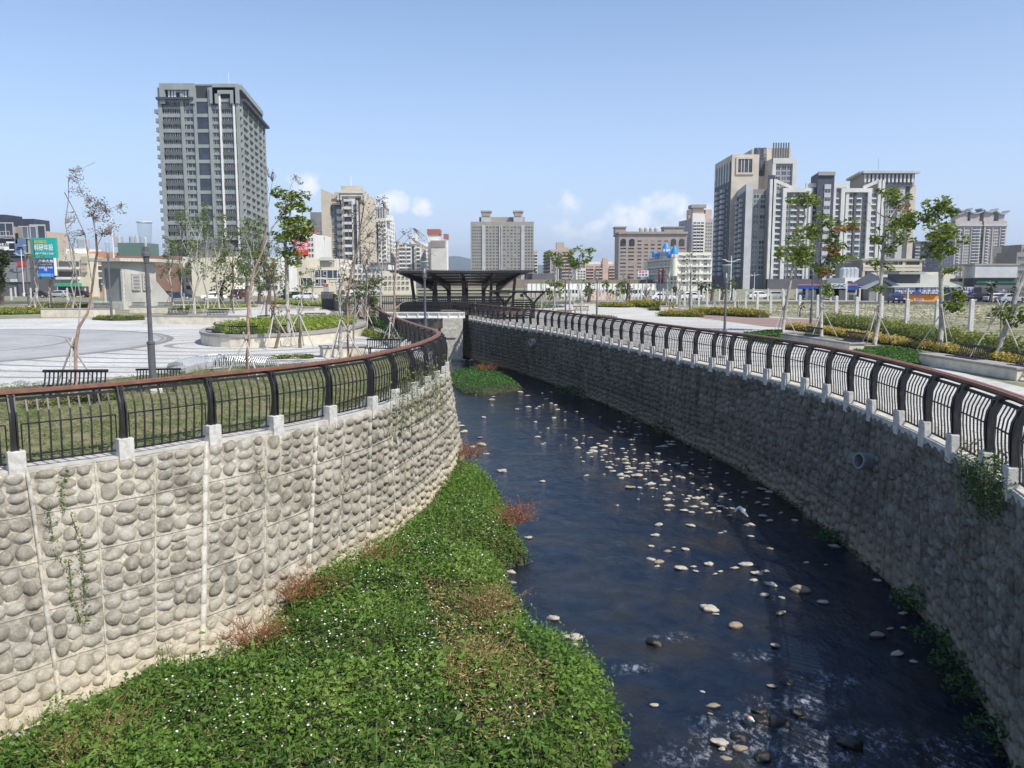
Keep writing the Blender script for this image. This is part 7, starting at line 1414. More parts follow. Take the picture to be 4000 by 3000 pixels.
for x in (3170,3290,3325): m=MB(); s,_=f.hit(x,1140); f.box(m,s-.6,s+.6,0,1.8,-3,-2.4); m.build('fuel_pump',m_white,th)
m=MB(); f.pbox(m,3120,1128.5,3345,1158,-8.8,-8.4); m.build('back_wall',m_dgrey,th); m=MB(); f.pbox(m,3300,1126,3346,1152,-4,-1); m.build('kiosk',m_white,th)
m=MB(); f.pbox(m,3306,1133,3341,1143,-.98,-.9); m.build('kiosk_window',m_pane,th)
m=MB(); f.pbox(m,3246,1107,3311,1127,.05,.5); m.build('sign_panel',c_wht,th); 
for x,ch in ((3261,'C'),(3279,'P'),(3297,'C')): s,z=f.hit(x,1117.5); text(th,f,s,z,.56,ch,17/FPX*148,c_blk)
for x in (3270,3288): s,z=f.hit(x,1117.5); m=MB(); f.box(m,s-.12,s+.12,z-.1,z+.1,.5,.56); m.build('dot_mark',c_blk,th)
board('street_sign','small green street sign hanging in front of the petrol station',3275,1127,3290,1133,150,M('green_sign',(.01,.35,.22),.5),((3282.5,1130,'文心路',4.5,c_wht,12),),.1,True)
th=bld('shop_house',3325,200,'white two-storey shop with rooftop tanks behind the station sign'); fs,zt,_=block(th,'body',m_white,[(3300,170),(3375,170)],1085,10,yref=1110,ytD=170)
for k in range(4): m=MB(); c=fs[0].p(fs[0].L*(.2+k*.2),zt,-3); m.lathe([(.8,0),(.8,1.8),(.3,2.2)],c,10); m.build('roof_tank',M('steel_tank',(.55,.56,.57),.35,metal=.4),th)
m=MB(); fs[0].pbox(m,3312,1098,3330,1106,0,.1); m.build('window',m_pane,th)
board('billboard','white and sky-blue poster board right of the petrol station',3352,1101,3393,1161,165,c_wht,((3352,1118,3372,1148,c_cyan),(3381,1112,'冷氣',8,c_blue,20),(3378,1154,'洗車',8,c_navy,20)),.5,True)
th=bld('shed',3440,190,'grey gabled shed left of the blue-signed workshop'); f=F(FP(3396,142,1130),FP(3492,141,1130)); th.location=f.p(0,0); zt=f.hit(3400,1128)[1]; zp=f.hit(3400,1098)[1]
m=MB(); m.add([f.p(0,0),f.p(f.L,0),f.p(f.L,zt),f.p(f.L*.55,zp),f.p(0,zt)]+[p-f.n*22 for p in (f.p(0,0),f.p(f.L,0),f.p(f.L,zt),f.p(f.L*.55,zp),f.p(0,zt))],[(0,1,2,3,4),(9,8,7,6,5),(0,5,6,1),(1,6,7,2),(4,9,5,0)]); m.build('walls',Wm('grey_shed_metal',(.32,.32,.31)),th)
m=MB(); m.add([f.p(-.5,zt-.1,.5),f.p(f.L*.55,zp+.1,.5),f.p(f.L+.5,zt-.1,.5)]+[f.p(-.5,zt-.1,-22),f.p(f.L*.55,zp+.1,-22),f.p(f.L+.5,zt-.1,-22)],[(0,1,4,3),(1,2,5,4)]); m.build('roof',m_roofg,th)
th=bld('workshop',3660,140,'low orange workshop under green-grey roofs with long blue signs'); f=F(FP(3492,140,1150),FP(3830,140,1150)); th.location=f.p(f.L/2,0); zt=f.hit(3600,1122)[1]
m=MB(); f.box(m,0,f.L,0,zt,-18,0); m.build('body',Wm('workshop_wall',(.40,.39,.37)),th); m=MB(); f.pbox(m,3498,1149,3670,1177,0,.2); m.build('orange_wall',c_org,th); m=MB(); f.pbox(m,3752,1149,3822,1176,0,.25); m.build('red_shopfront',M('red_orange_paint',(.62,.12,.05),.6),th); m=MB(); f.pbox(m,3765,1158,3800,1176,.25,.3); m.build('shop_opening',m_dgrey,th); m=MB(); f.pbox(m,3675,1149,3748,1177,0,.1); m.build('open_bay',m_dgrey,th)
m=MB(); f.hexa=None; m.hexa([f.p(-1,zt,1),f.p(f.L*.75,zt,1),f.p(f.L*.75,zt,-18),f.p(-1,zt,-18)],[f.p(1,zt+.3,0),f.p(f.L*.75,zt+.3,0),f.p(f.L*.75,zt+2.6,-12),f.p(1,zt+2.6,-12)]); m.build('roof',m_roofg,th)
m=MB(); f.box(m,f.L*.1,f.L*.36,zt+.5,zt+2.2,-6,-2); m.build('roof_monitor',m_dgrey,th); m=MB(); f.box(m,f.L*.08,f.L*.38,zt+2.2,zt+2.6,-7,-1); m.build('monitor_roof',m_roofg,th)
m=MB(); f.pbox(m,3568,1164,3603,1174,.2,.3); m.build('red_white_sign',c_wht,th); s,z=f.hit(3586,1169); text(th,f,s,z,.34,'檢驗站',8/FPX*140,c_red,w=30/FPX*140)
board('shop_sign','long blue sign with large white characters over the orange wall',3492,1121,3669,1149,139.3,c_navy,((3578+50,1133,'小型車檢驗',19,c_wht,82),(3534,1128,'順得汽車有限公司',11,c_wht,80),(3534,1138,'引擎調整 冷氣 底盤保養',8,c_wht,80),(3540,1145,'2350-6118',7,c_wht,44),(3630,1145,'汽車 貨車 定期檢驗',7,c_wht,66)),.4)
board('shop_sign','shorter blue sign with two lines of small characters at right',3690,1121,3827,1149,139.3,c_navy,((3770,1127,'汽機車定檢 輪胎定位',12,c_wht,100),(3786,1140,'快速換胎 · 冷氣保養',11,c_wht,72)),.4)
th=bld('warehouse',3660,215,'pale gabled warehouse roofs behind the workshop'); f=F(FP(3592,168,1090),FP(3765,168,1090)); th.location=f.p(0,0); z0,z1=f.hit(3680,1086)[1],f.hit(3680,1062)[1]; m=MB(); m.add([f.p(0,0),f.p(f.L,0),f.p(f.L,z0),f.p(f.L*.52,z1),f.p(0,z0)]+[q-f.n*20 for q in (f.p(0,0),f.p(f.L,0),f.p(f.L,z0),f.p(f.L*.52,z1),f.p(0,z0))],[(0,1,2,3,4),(9,8,7,6,5),(0,5,6,1),(1,6,7,2),(2,7,8,3),(3,8,9,4),(4,9,5,0)]); m.build('body',m_cream,th)
m=MB(); f.pbox(m,3600,1091,3668,1102,0,.1); f.pbox(m,3712,1088,3758,1100,0,.1); m.build('window_strip',m_pane,th)
th=bld('metal_hall',3870,205,'big white corrugated metal box on a green-banded base, right of the trees'); fs,zt,Q=block(th,'base',m_dgrey,[(3763,178),(3809,165),(3972,165)],1086,ytD=165,yref=1080)
f9,z9,_=block(th,'corrugated_box',m_cor,[(3762,178),(3808,164.5),(3973,164.5)],1036,z0=zt,ytD=164.5,yref=1060); m=MB()
for k in range(60): s=f9[1].L*(k+.5)/60; f9[1].box(m,s-.06,s+.06,zt+.1,z9-.3,0,.12)
m.build('ribs',m_cor,th); m=MB(); fs[1].pbox(m,3812,1094,3970,1106,0,.2); m.build('green_band',M('dark_green_paint',(.03,.12,.09),.7),th); m=MB(); f9[1].box(m,-.3,f9[1].L+.3,z9,z9+.3,-12,.3); m.build('roof_edge',m_cgr,th)
th=bld('shop_row',3930,190,'dark row of shaded shops with white round signs at the right edge'); f=F(FP(3835,137,1130),FP(4200,137,1130)); th.location=f.p(0,0); zt=f.hit(3900,1122)[1]; m=MB(); f.box(m,0,f.L,0,zt,-12,0); m.build('body',m_dgrey,th); m=MB(); f.pbox(m,3865,1136,3985,1142,0,2.5); m.build('awning',Wm('awning_grey',(.2,.21,.2)),th)
for x in (3894,3914,3934): m=MB(); f.pbox(m,x-5,1148,x+5,1158,0,.3); m.build('white_sign',c_wht,th)
m=MB(); f.pbox(m,3868,1150,3884,1162,0,.3); m.build('red_stall',c_red,th); m=MB(); f.pbox(m,3975,1165,4060,1180,0,2.5); m.build('blue_panel',c_cyan,th)
for x0,x1,yt,D,l,mt in ((3925,3949,963,560,'small cream tower step right of the twin pagoda-roofed towers',m_cream),(3945,3975,1000,420,'grey-brown block between the twin towers and the right edge',m_cgr),(3972,4100,985,330,'dark taupe block at the right edge behind the leaning trunk',Wm('dark_taupe',(.30,.27,.25))),(3988,4080,955,345,'taller brown block partly cut by the right edge',Wm('brown_block',(.34,.30,.28)))):  # each block has one even wall colour
    th=bld('apartment_building',(x0+x1)/2,D,l); fs,zt,_=block(th,'body',mt,[(x0,D),(x1,D)],yt,14,yref=1000,ytD=D); pr=Parts(th); apt(th,pr,fs[0],(0,0,1),1030,levels(3,zt-1,int(zt/3.3)),[(x0+3,x1-3,'win',max(2,int((x1-x0)/9)))],m_ltrim); pr.flush()
# twin pagoda-roofed towers and their shadowed neighbour (crop 3500,750,.3014)
rx_=lambda v:3500+v*.3014; ry_=lambda v:750+v*.3014
def swoop(th,f,s0,s1,z,dep=9):
    m=MB(); n=8; prev=None
    for i in range(n):
        a,b=s0+(s1-s0)*i/n,s0+(s1-s0)*(i+1)/n; c=lambda t:z+2.6*((2*(t-s0)/(s1-s0)-1)**2)
        m.hexa([f.p(a,c(a),1.5),f.p(b,c(b),1.5),f.p(b,c(b),-dep),f.p(a,c(a),-dep)],[f.p(a,c(a)+1.0,1.5),f.p(b,c(b)+1.0,1.5),f.p(b,c(b)+1.0,-dep),f.p(a,c(a)+1.0,-dep)])
    m.build('upturned_roof',Wm('grey_blue_roof',(.36,.38,.40)),th)
for nm_,a,b,l in ((0,752,1090,'left pinkish twin tower with upturned pagoda roofs'),(1,1122,1420,'right pinkish twin tower with upturned pagoda roofs')):
    th=bld('apartment_tower',rx_((a+b)/2),680,l); pr=Parts(th); cs=[(rx_(600),760),(rx_(a),680),(rx_(b),680)] if nm_==0 else [(rx_(1085),715),(rx_(a),680),(rx_(b),680)]
    fs,zt,_=block(th,'body',m_ltow,cs,ry_(375),yref=950,ytD=680); f=fs[1]; R_=(3500,750,.3014)
    secs=[(a+5,a+22,'pier'),(a+30,a+75,'balc',1,m_ltrim),(a+80,a+105,'win'),(a+112,a+122,'pier'),(a+130,a+205,'win',3,m_ltrim),(a+210,a+220,'pier'),(a+225,b-8,'balc',1 if nm_ else 2,m_ltrim)]
    apt(th,pr,f,R_,650,levels(4,zt-5,18),secs,m_ltow); apt(th,pr,fs[0],R_,650,levels(4,zt-5,18),[((600,745) if nm_==0 else (1090,1120))+('win',4 if nm_==0 else 1)],m_ltow); pr.flush()
    m=MB(); f.box(m,-.5,f.L+.5,zt-4.2,zt-3,0,1.2); m.build('cornice',m_ltrim,th)
    for x0,x1,y in (((765,830,295),(830,920,265),(960,1075,285)) if nm_==0 else ((1130,1250,270),(1325,1400,295))):
        s0,s1=f.hit(rx_(x0),900)[0],f.hit(rx_(x1),900)[0]; zz=f.hit(rx_(x0),ry_(y))[1]; m=MB(); f.box(m,s0,s1,zt-.5,zz+.5,-8,-.5); m.build('roof_turret',m_ltow,th); swoop(th,f,s0-3,s1+3,zz)
th=bld('apartment_block',3620,520,'large navy-shadowed apartment block behind the mottled tree'); pr=Parts(th); fs,zt,_=block(th,'body',m_navy,[(rx_(228),560),(rx_(560),560)],ry_(640),8,yref=1000,ytD=560); apt(th,pr,fs[0],(3500,750,.3014),800,levels(4,zt-2,11),[(240,300,'balc',2,m_ltrim),(320,590,'win',7,m_navy)],m_navy); pr.flush()  # navy body colour carries the shade of this face
# --- far left: billboards and shops (crop 0,800,.2712)
lx=lambda v:v*.2712; ly=lambda v:800+v*.2712
th=bld('apartment_block',80,205,'pale stepped apartment houses above the billboards at the left edge'); pr=Parts(th); fs,zt,_=block(th,'body',m_tan,[(-60,205),(lx(180),205)],ly(310),14,yref=950,ytD=205); f9,z9,_=block(th,'second_house',m_tan,[(lx(330),207),(lx(600),207)],ly(370),12,yref=950,ytD=207); f10,z10,_=block(th,'glazed_link',m_cgr,[(lx(185),206.5),(lx(330),206.5)],ly(320),12,yref=950,ytD=206.5)
m=MB(); f10[0].box(m,.5,f10[0].L-1,z10-14,z10-1.5,0,.2); m.build('balcony_glass',m_pane,th); m=MB(); fs[0].box(m,0,fs[0].L*.65,zt,zt+3,-9,-2); f9[0].box(m,-8,2,z9+.1,z9+3,-9,-2); m.build('dark_roof_rooms',m_navy,th)
for ff_,x,y,w,h in ((fs[0],85,355,4,3.4),(f9[0],405,400,4.6,3.2),(f9[0],550,430,4,5),(fs[0],15,430,1.4,1.6),(fs[0],98,432,1.6,1.8)): s,z=ff_.hit(lx(x),ly(y)); pr.add('window',wunit(m_ltrim,m_pane),ff_,s,z,w,h)
pr.flush()
th=bld('shop_building',60,190,'dark glass-fronted shop building under the car billboards'); f=F(FP(-60,190,1050),FP(lx(430),190,1050)); th.location=f.p(0,0); zt=f.hit(20,ly(735))[1]; m=MB(); f.box(m,0,f.L,0,zt,-12,0); m.build('body',m_dgrey,th); m=MB(); f.box(m,0,f.L,zt-6,zt-.5,0,.2); m.build('grey_fascia',m_gtile,th); m=MB(); f.pbox(m,lx(270),ly(815),lx(390),ly(880),.2,.4); m.build('red_sign',c_red,th); m=MB(); f.pbox(m,lx(160),ly(1070),lx(270),ly(1110),.2,.4); m.build('shop_window_sign',M('mint_print',(.5,.65,.6),.6),th)
board('billboard','wide black billboard showing a white car beside a blue car panel, far left',-60,ly(485),lx(385),ly(732),189,c_blk,((lx(212),ly(490),lx(380),ly(728),c_bcar),(lx(90),ly(530),lx(205),ly(552),c_wht),(lx(0),ly(600),lx(130),ly(640),c_wht),(lx(60),ly(640),lx(205),ly(655),c_wht),(lx(225),ly(495),lx(252),ly(560),c_red),(lx(232),ly(640),lx(350),ly(652),c_wht),(lx(250),ly(610),lx(330),ly(632),c_blk),(lx(60),ly(575),'新車上市',12,c_wht,40)))
th,f=board('billboard','large teal billboard with white characters on a rooftop at left',lx(500),ly(475),lx(797),ly(765),175,c_teal,((lx(580),ly(540),'農會高級社區',13,c_yel,48),(lx(630),ly(622),'科研年設',26,c_wht,74),(lx(640),ly(705),'04-2350-1328',10,c_wht,70)),1.0)
m=MB(); f.pbox(m,lx(425),ly(480),lx(498),ly(765),-1,-.3); m.build('side_panel',M('dull_teal',(.05,.30,.27),.7),th)
th,f=board('billboard','blue billboard with white characters beneath the teal one',lx(530),ly(780),lx(775),ly(1045),172,c_navy,((lx(660),ly(815),'台中大地',13,c_wht,58),(lx(665),ly(862),'歡迎參觀',6,c_yel,44),(lx(660),ly(905),'2350-1328',9,c_wht,52),(lx(540),ly(880),lx(770),ly(990),c_blue),(lx(540),ly(990),lx(770),ly(1035),c_cyan),(lx(660),ly(935),'住',13,c_wht)),.8,True)
m=MB(); f.pbox(m,lx(778),ly(765),lx(800),ly(1020),-.5,0); m.build('white_strip',c_wht,th)
th=bld('shop_house',300,180,'cream three-storey shop houses with dark balconies, left of the orange building'); pr=Parts(th); fs,zt,_=block(th,'body',m_cream,[(lx(830),180),(lx(1278),180)],ly(700),14,yref=1030,ytD=180); f=fs[0]
for y in (855,1000): 
    m=MB(); f.pbox(m,lx(850),ly(y-40),lx(1140),ly(y+35),0,.12); m.build('dark_balcony_opening',m_dgrey,th); m=MB(); f.pbox(m,lx(850),ly(y+40),lx(1150),ly(y+75),0,1.4); m.build('balcony_front',m_white,th)
for y in (800,930): m=MB(); f.pbox(m,lx(1185),ly(y-55),lx(1262),ly(y+45),0,.5); m.build('bay_panel',Wm('sand_render',(.50,.44,.34)),th)
m=MB(); f.pbox(m,lx(850),ly(1125),lx(1180),ly(1175),0,2.2); m.build('green_awning',M('green_awning',(.08,.38,.25),.7),th); m=MB(); f.pbox(m,lx(840),ly(1175),lx(1280),ly(1270),0,.1); m.build('shopfront',m_dgrey,th)
f9,z9,_=block(th,'roof_room',m_white,[(lx(950),182),(lx(1200),182)],ly(630),8,z0=zt-.5,yref=980,ytD=182)
for k in range(3): m=MB(); c=f9[0].p(f9[0].L*(.62+k*.13),z9,-2); m.lathe([(.8,0),(.8,2),(.3,2.4)],c,10); m.build('roof_tank',MAT['steel_tank'],th)
th=bld('shop_house',370,184,'orange tiled building directly left of the grey pump house'); pr=Parts(th); fs,zt,_=block(th,'body',m_oran,[(lx(1240),184),(lx(1472),184)],ly(672),14,yref=1030,ytD=184)
for y in (860,965,1050): s,z=fs[0].hit(lx(1410),ly(y)); pr.add('window',wunit(m_white,m_pane),fs[0],s,z,2.4,3); s,z=fs[0].hit(lx(1320),ly(y)); pr.add('window',wunit(m_white,m_pane),fs[0],s,z,2.4,3)
pr.flush(); m=MB(); fs[0].pbox(m,lx(1310),ly(1080),lx(1465),ly(1240),0,.2); m.build('dark_shopfront',m_navy,th)
th=bld('roof_terrace_building',510,190,'long low building with brown and green roofs behind the pump house'); fs,zt,_=block(th,'body',Wm('brown_roof_wall',(.28,.17,.13)),[(lx(1400),190),(lx(2500),190)],ly(735),12,yref=1010,ytD=190); m=MB(); fs[0].box(m,fs[0].L*.25,fs[0].L*.62,zt,zt+3,-8,-1); m.build('green_roof_shelter',M('dull_green_roof',(.12,.2,.17),.8),th)
for k,x in enumerate((1600,1640,1845,1900)): m=MB(); c=fs[0].p(fs[0].hit(lx(x),1000)[0],zt+2.2,-3); m.lathe([(.9,0),(.9,2.2),(.3,2.7)],c,10); m.build('roof_tank',MAT['steel_tank'],th)
th=bld('white_building',790,195,'white low building with dark pavilion roof behind the feathery trees'); pr=Parts(th); fs,zt,_=block(th,'body',m_white,[(590,195),(1100,195)],1003,14,yref=1060,ytD=195); apt(th,pr,fs[0],(0,0,1),1080,levels(1,zt-1,4),[(620,1090,'win',14)],m_cgr); pr.flush(); f9,z9,_=block(th,'roof_room',m_cream,[(745,190),(885,190)],975,8,yref=990,ytD=190); m=MB(); s=f9[0]; m.hexa([s.p(-1,z9,1),s.p(s.L+1,z9,1),s.p(s.L+1,z9,-9),s.p(-1,z9,-9)],[s.p(s.L*.3,z9+2.6,-3),s.p(s.L*.7,z9+2.6,-3),s.p(s.L*.7,z9+2.6,-5),s.p(s.L*.3,z9+2.6,-5)]); m.build('hipped_roof',m_dgrey,th)
m=MB(); fs[0].pbox(m,900,1113,960,1140,0,.3); m.build('white_sign_panel',c_wht,th)
# long white low wall / hoarding and distant sheds behind the right plaza
th=bld('long_hoarding',2300,160,'long white hoarding wall stretching behind the right plaza','wall'); f=F(FP(2060,160,1120),FP(2560,168,1120)); th.location=f.p(0,0); m=MB(); f.pbox(m,2060,1108,2560,1135,-.5,0); m.build('panels',m_white,th); m=MB(); f.pbox(m,2060,1135,2560,1160,-.6,-.1); m.build('taupe_plinth',m_cgr,th)  # taupe plinth set slightly back below the white panels
m=MB()
for k in range(30): s=f.L*k/29; f.box(m,s-.08,s+.08,f.hit(2300,1160)[1],f.hit(2300,1108)[1],0,.12)
m.build('battens',m_ltrim,th)
th=thing('patterned_fence',G(2340,1168),'orange and white patterned hoarding behind the slim posts','fence'); f=F(FP(2293,150,1160),FP(2400,150,1160)); th.location=f.p(0,0); m=MB(); f.pbox(m,2290,1142,2400,1172,-.2,0); m.build('panel',M('orange_white_pattern',(.72,.25,.10),.7,(.75,.70,.62),1.1,ramp=(.45,.55)),th)
th=bld('distant_sheds',2090,300,'low grey-brown rail embankment behind the pergola and right plaza','building'); f=F(FP(1700,300,1090),FP(2700,330,1090)); th.location=f.p(0,0); m=MB(); f.pbox(m,1700,1092,2700,1125,-10,0); m.build('body',Wm('brown_grey_hedge',(.22,.19,.15)),th); m=MB(); f.pbox(m,2080,1068,2170,1092,-10,-.2); m.build('dark_roof',m_dgrey,th)
# pump house
th=thing('pump_house',G(480,1210),'grey concrete pump house with louvred windows and a sloping ramp side','building')
DPH=gd(1207); mc=M('pump_house_concrete',(.50,.49,.45),.9,(.36,.36,.33),.5,.4,10); a=Vector(FP(400,DPH,1100)+(0,)); b=Vector(FP(488,DPH-1,1100)+(0,)); c=Vector(FP(610,DPH+3,1100)+(0,)); zt=Zp(1022,DPH)
f1=F(a,b); f2=F(b,c); m=MB(); m.prism([(a.x,a.y),(b.x,b.y),(c.x,c.y),(a.x+c.x-b.x,a.y+c.y-b.y+5)],-.1,zt); m.build('walls',mc,th)
m=MB(); m.prism([(a.x-1.2,a.y-1),(b.x+.1,b.y-1.2),(c.x+.8,c.y-1),(c.x+.8,c.y+7),(a.x-1.2,a.y+7)],zt,zt+.38); m.build('roof_slab',m_conc,th)
m=MB(); f1.pbox(m,415,1050,480,1172,0,.08); m.build('grey_door_panel',M('steel_door_grey',(.23,.24,.23),.6,(.18,.19,.18),.6),th); m=MB(); f1.pbox(m,410,1045,415,1178,0,.3); f1.pbox(m,480,1045,487,1178,0,.3); m.build('door_jambs',m_conc,th)
m=MB(); f1.box(m,-.8,f1.L+.9,0,Zp(1178,DPH),-.1,1.4); m.build('plinth_steps',m_conc,th)
for x0,x1 in ((515,543),(557,583)):
    m=MB(); f2.pbox(m,x0,1073,x1,1130,0,.05); w_=m.build('window',m_dgrey,th); m=MB(); 
    for k in range(10): f2.pbox(m,x0,1075+k*5.5,x1,1077.0+k*5.5,.05,.18)
    lv=m.build('louvre',m_white,w_,world=False); m=MB(); f2.pbox(m,x0-3,1069,x0,1134,0,.22); f2.pbox(m,x1,1069,x1+3,1134,0,.22); f2.pbox(m,x0,1069,x1,1073,0,.22); f2.pbox(m,x0,1130,x1,1134,0,.22); m.build('window_frame',m_conc,w_,world=False)
m=MB(); d=Vector(FP(678,DPH+4,1150)+(0,)); e=F(c,d); zc_=Zp(1098,DPH+3); m.add([e.p(0,0,0),e.p(e.L,0,0),e.p(e.L,.8,0),e.p(0,zc_,0)]+[q-e.n*5 for q in (e.p(0,0,0),e.p(e.L,0,0),e.p(e.L,.8,0),e.p(0,zc_,0))],[(0,1,2,3),(7,6,5,4),(1,5,6,2),(2,6,7,3),(0,4,5,1)]); m.build('sloping_ramp',mc,th)
# hills
rs=random.Random(3); hm=MB(); n=60; pts=[]
for i in range(n+1):
    x=900+1500*i/n; y=1035-34*math.exp(-((x-1700)/230)**2)-22*math.exp(-((x-1400)/200)**2)-8*mnoise.noise(Vector((x*.012,0,0))); p=At(x,y,9000); pts.append(p)
for p,q in zip(pts,pts[1:]): hm.quad(Vector((p.x,8200,-2)),Vector((q.x,8200,-2)),q,p); hm.quad(p,q,Vector((q.x,10500,-2)),Vector((p.x,10500,-2)))
tag(hm.build('hills',M('forested_hills',(.05,.08,.04),.95,(.03,.05,.025),.002)),kind='structure')
# ------------------------------------------------ cars
def car(x,yb,wpx,paint,label,heading=0,van=False,rear=False):
    g=G(x,yb); Lc=4.5; th=thing('parked_car',g,label,'car','cars along the far road'); rot=Matrix.Rotation(heading,3,'Z'); H=1.9 if van else 1.48; W_=.88
    prof=[(-2.2,.32),(-2.25,.62),(-2.15,.86),(-1.25,.93),(1.55,.97),(2.1,.92),(2.22,.6),(2.15,.3)] ; 
    def ext(pr_,w0,w1=None,z=0):
        w1=w1 or w0; m=MB(); n=len(pr_); mid=sum(p[1] for p in pr_)/n; vs=[(p[0],-(w0 if p[1]<mid else w1),p[1]) for p in pr_]+[(p[0],(w0 if p[1]<mid else w1),p[1]) for p in pr_]; vs=[rot@Vector(v)+g for v in vs]; m.add(vs,[tuple(range(n-1,-1,-1)),tuple(range(n,2*n))]+[(i,(i+1)%n,n+(i+1)%n,n+i) for i in range(n)]); return m
    ext(prof,W_).build('body',paint,th,bevel=.06)
    cab=[(-1.2,.93),(-.55,H-.05),(-.2,H),(1.1,H),(1.4,H-.1),(2.0 if van else 1.75,.96)] if not van else [(-1.6,.93),(-1.0,H-.1),(-.7,H),(1.9,H),(2.1,H-.2),(2.15,.96)]
    ext(cab,W_-.05,W_-.17).build('roof',paint,th,bevel=.04)
    zc=(.98+H)/2; gl=[(-1.02,1.0),(-.5,H-.13),(1.0,H-.13),(1.35,1.0)] if not van else [(-1.35,1.02),(-.9,H-.2),(1.8,H-.2),(1.95,1.02)]
    for s in (-1,1):
        m=MB(); m.add([rot@Vector((p[0],s*(W_-.045 if p[1]<1.1 else W_-.15),p[1]))+g for p in gl]+[rot@Vector((p[0],s*(W_-.2),p[1]))+g for p in gl],[(0,1,2,3),(3,2,1,0)]); m.build('side_window',m_pane,th)
    for xa,xb in ((-1.24,-.6),(1.79,1.42)) if not van else ((-1.64,-1.05),(2.19,2.13)):
        m=MB(); m.add([rot@Vector(v)+g for v in ((xa,-.72,1.0),(xa,.72,1.0),(xb,.62,H-.12),(xb,-.62,H-.12))],[(0,1,2,3)]); m.build('windscreen',m_pane,th)
    for xx in (-1.4,1.35):
        for s in (-1,1):
            m=MB(); m.lathe([(.0,-.1),(.3,-.1),(.33,-.06),(.33,.06),(.3,.1),(0,.1)],k=16); R_=rot@Matrix.Rotation(math.pi/2,3,'X'); m.v=[tuple(R_@Vector(v)+g+rot@Vector((xx,s*.8,.33))) for v in m.v]; w=m.build('wheel',c_blk,th); m=MB(); m.lathe([(0,-.11),(.19,-.11),(.19,.11),(0,.11)],k=10); m.v=[tuple(R_@Vector(v)+g+rot@Vector((xx,s*.8,.33))) for v in m.v]; m.build('rim',m_ltrim,w,world=False)
    for s in (-1,1):
        m=MB(); m.box((-2.27,s*.6-.17,.62),(-2.2,s*.6+.17,.78),rot,g); m.build('headlight',c_wht,th); m=MB(); m.box((2.17,s*.62-.15,.68),(2.25,s*.62+.15,.84),rot,g); m.build('taillight',c_red,th)
    m=MB(); m.box((2.22,-.25,.5),(2.26,.25,.62),rot,g); m.build('number_plate',c_wht,th); return th
pw=M('white_car_paint',(.75,.75,.75),.25,(.72,.72,.72)); pb=M('dark_blue_car_paint',(.03,.04,.10),.25,(.025,.035,.09)); pk=M('black_car_paint',(.03,.03,.035),.25,(.025,.025,.03)); ps=M('silver_car_paint',(.45,.46,.48),.3,(.42,.43,.45)); pp=M('wine_car_paint',(.12,.03,.03),.3,(.1,.03,.03))
for a in ((700,1170,0,pb,'dark blue car parked behind the feathery trees at left',R(28)),(835,1173,0,pw,'white car parked right of the dark blue one at left',R(25)),(935,1168,0,pp,'dark red-black pickup parked right of the white car at left',R(70),True),(648,1166,0,pk,'black car nose behind the pump house ramp',R(20)),(1195,1172,0,pw,'white car parked near the black ramp wall',R(5)),(1390,1168,0,pw,'white car partly hidden behind the bare red tree',R(0)),(1148,1170,0,pk,'dark car behind the slim red-topped sign pylon',R(0)),(2590,1176,0,pw,'white car behind the pale posts below the ornate building',R(182)),(2700,1172,0,pw,'second white car right of the ornate building posts',R(184)),(2965,1168,0,pw,'white hatchback behind the posts before the grey block',R(182)),(3155,1170,0,ps,'silver car left of the petrol station pumps',R(180)),(3030,1166,0,ps,'small grey car between posts at the far road',R(180)),(3500,1184,0,pb,'dark blue car at the left end of the orange wall',R(80)),(3835,1180,0,pk,'dark car parked before the shaded shops',R(175)),(3900,1181,0,pw,'white car right of the dark one before the shaded shops',R(178)),(3950,1183,0,ps,'silver car at the far right road edge',R(180)),(2480,1166,0,pw,'white van behind the row of slim posts',R(180),True),(2075,1166,0,pk,'dark car seen under the small canopy edge',R(180)),(2235,1166,0,pw,'white van behind the forked pale tree',R(180),True),(230,1162,0,ps,'silver car before the green awning at far left',R(0)),(150,1163,0,pk,'dark car before the blue billboard at far left',R(0)),(310,1162,0,pk,'black car in front of the cream shop houses',R(0))):
    car(*a[:6],**({'van':True} if len(a)>6 else {}))
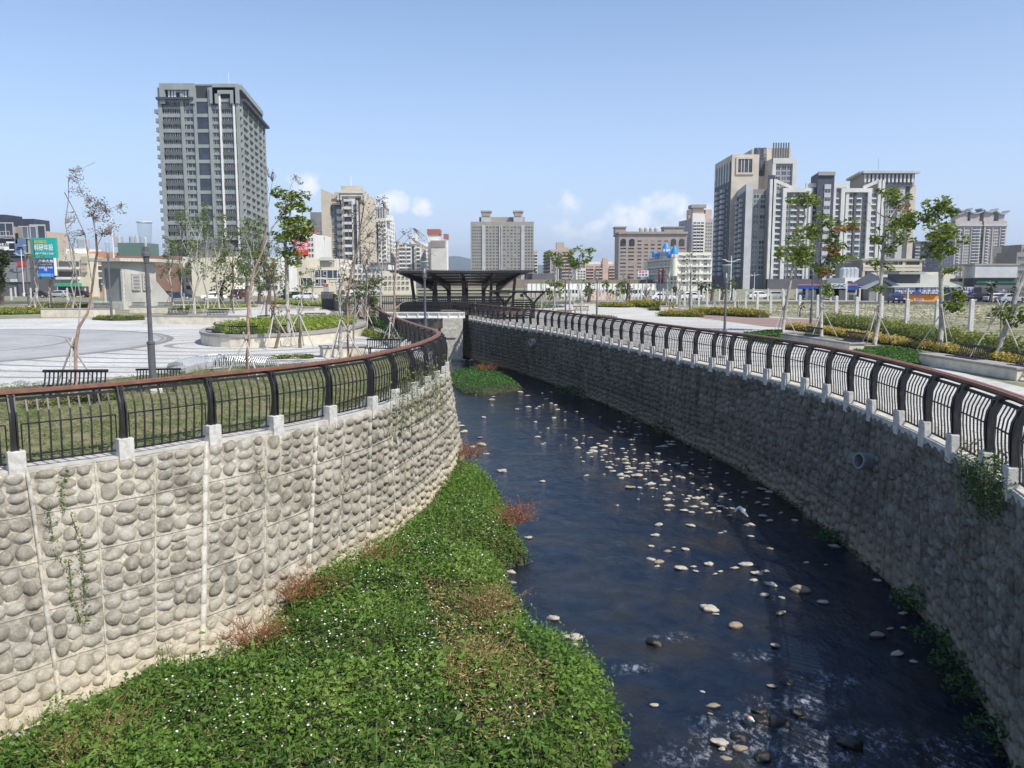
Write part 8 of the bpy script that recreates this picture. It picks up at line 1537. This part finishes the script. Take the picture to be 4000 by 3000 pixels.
# ------------------------------------------------ person far off
g=G(2152,1175); pe=thing('person',g,'person in a white top and dark trousers walking near the canopy trees','person')
def skinned(nm,nodes,edges,mat,root=0):
    bm=bmesh.new(); sk=bm.verts.layers.skin.verify(); vs=[]
    for c,r in nodes: v=bm.verts.new(c); v[sk].radius=(r,r*.85); v[sk].use_root=(len(vs)==root); vs.append(v)
    for a,b in edges: bm.edges.new((vs[a],vs[b]))
    me=bpy.data.meshes.new(nm); bm.to_mesh(me); bm.free(); me.materials.append(mat); o=bpy.data.objects.new(nm,me); COL.objects.link(o); o.parent=pe; o.modifiers.new('skin','SKIN'); s=o.modifiers.new('sub','SUBSURF'); s.levels=s.render_levels=1; return o
k=1.0; N=[((0,0,.95),.13),((0,0,1.2),.14),((0,0,1.42),.15),((0,0,1.52),.06),((0,-.01,1.62),.09),((0,-.01,1.72),.085),((.19,0,1.42),.055),((.26,.02,1.15),.045),((.25,-.12,.95),.035),((-.19,0,1.42),.055),((-.26,-.02,1.15),.045),((-.24,-.14,.93),.035),((.1,0,.88),.09),((.12,-.1,.5),.065),((.12,.05,.08),.045),((.12,-.12,.03),.04),((-.1,0,.88),.09),((-.11,.1,.5),.065),((-.12,.2,.1),.045),((-.12,.05,.03),.04),((.25,-.18,.88),.02),((-.24,-.2,.86),.02)]
skinned('body',N,[(0,1),(1,2),(2,3),(3,4),(4,5),(2,6),(6,7),(7,8),(2,9),(9,10),(10,11),(0,12),(12,13),(13,14),(14,15),(0,16),(16,17),(17,18),(18,19),(8,20),(11,21)],M('skin',(.45,.28,.2),.6))
skinned('shirt',[((0,0,.98),.165),((0,0,1.2),.165),((0,0,1.43),.175),((.19,0,1.43),.08),((.25,.02,1.2),.065),((-.19,0,1.43),.08),((-.25,-.02,1.2),.065)],[(0,1),(1,2),(2,3),(3,4),(2,5),(5,6)],c_wht)
skinned('trousers',[((0,0,1.0),.15),((.1,0,.86),.11),((.12,-.1,.5),.085),((.12,.05,.12),.065),((-.1,0,.86),.11),((-.11,.1,.5),.085),((-.12,.2,.13),.065)],[(0,1),(1,2),(2,3),(0,4),(4,5),(5,6)],c_blk)
skinned('hair',[((0,.015,1.68),.095),((0,.01,1.76),.085)],[(0,1)],c_blk)
# ------------------------------------------------ haze
hb=bpy.data.materials.new('haze'); hb.use_nodes=True; t=hb.node_tree; t.nodes.clear(); o_=t.nodes.new('ShaderNodeOutputMaterial'); pv=t.nodes.new('ShaderNodeVolumePrincipled'); pv.inputs['Density'].default_value=.0001; pv.inputs['Color'].default_value=(.78,.87,1,1); pv.inputs['Anisotropy'].default_value=.2; t.links.new(pv.outputs[0],o_.inputs['Volume'])
m=MB(); m.box((-6500,-350,-5.6),(6500,12000,420)); hz_=m.build('haze',hb); tag(hz_,'faint pale haze over the whole city','haze',kind='stuff')
SC.cycles.volume_bounces=0; SC.cycles.volume_max_steps=32
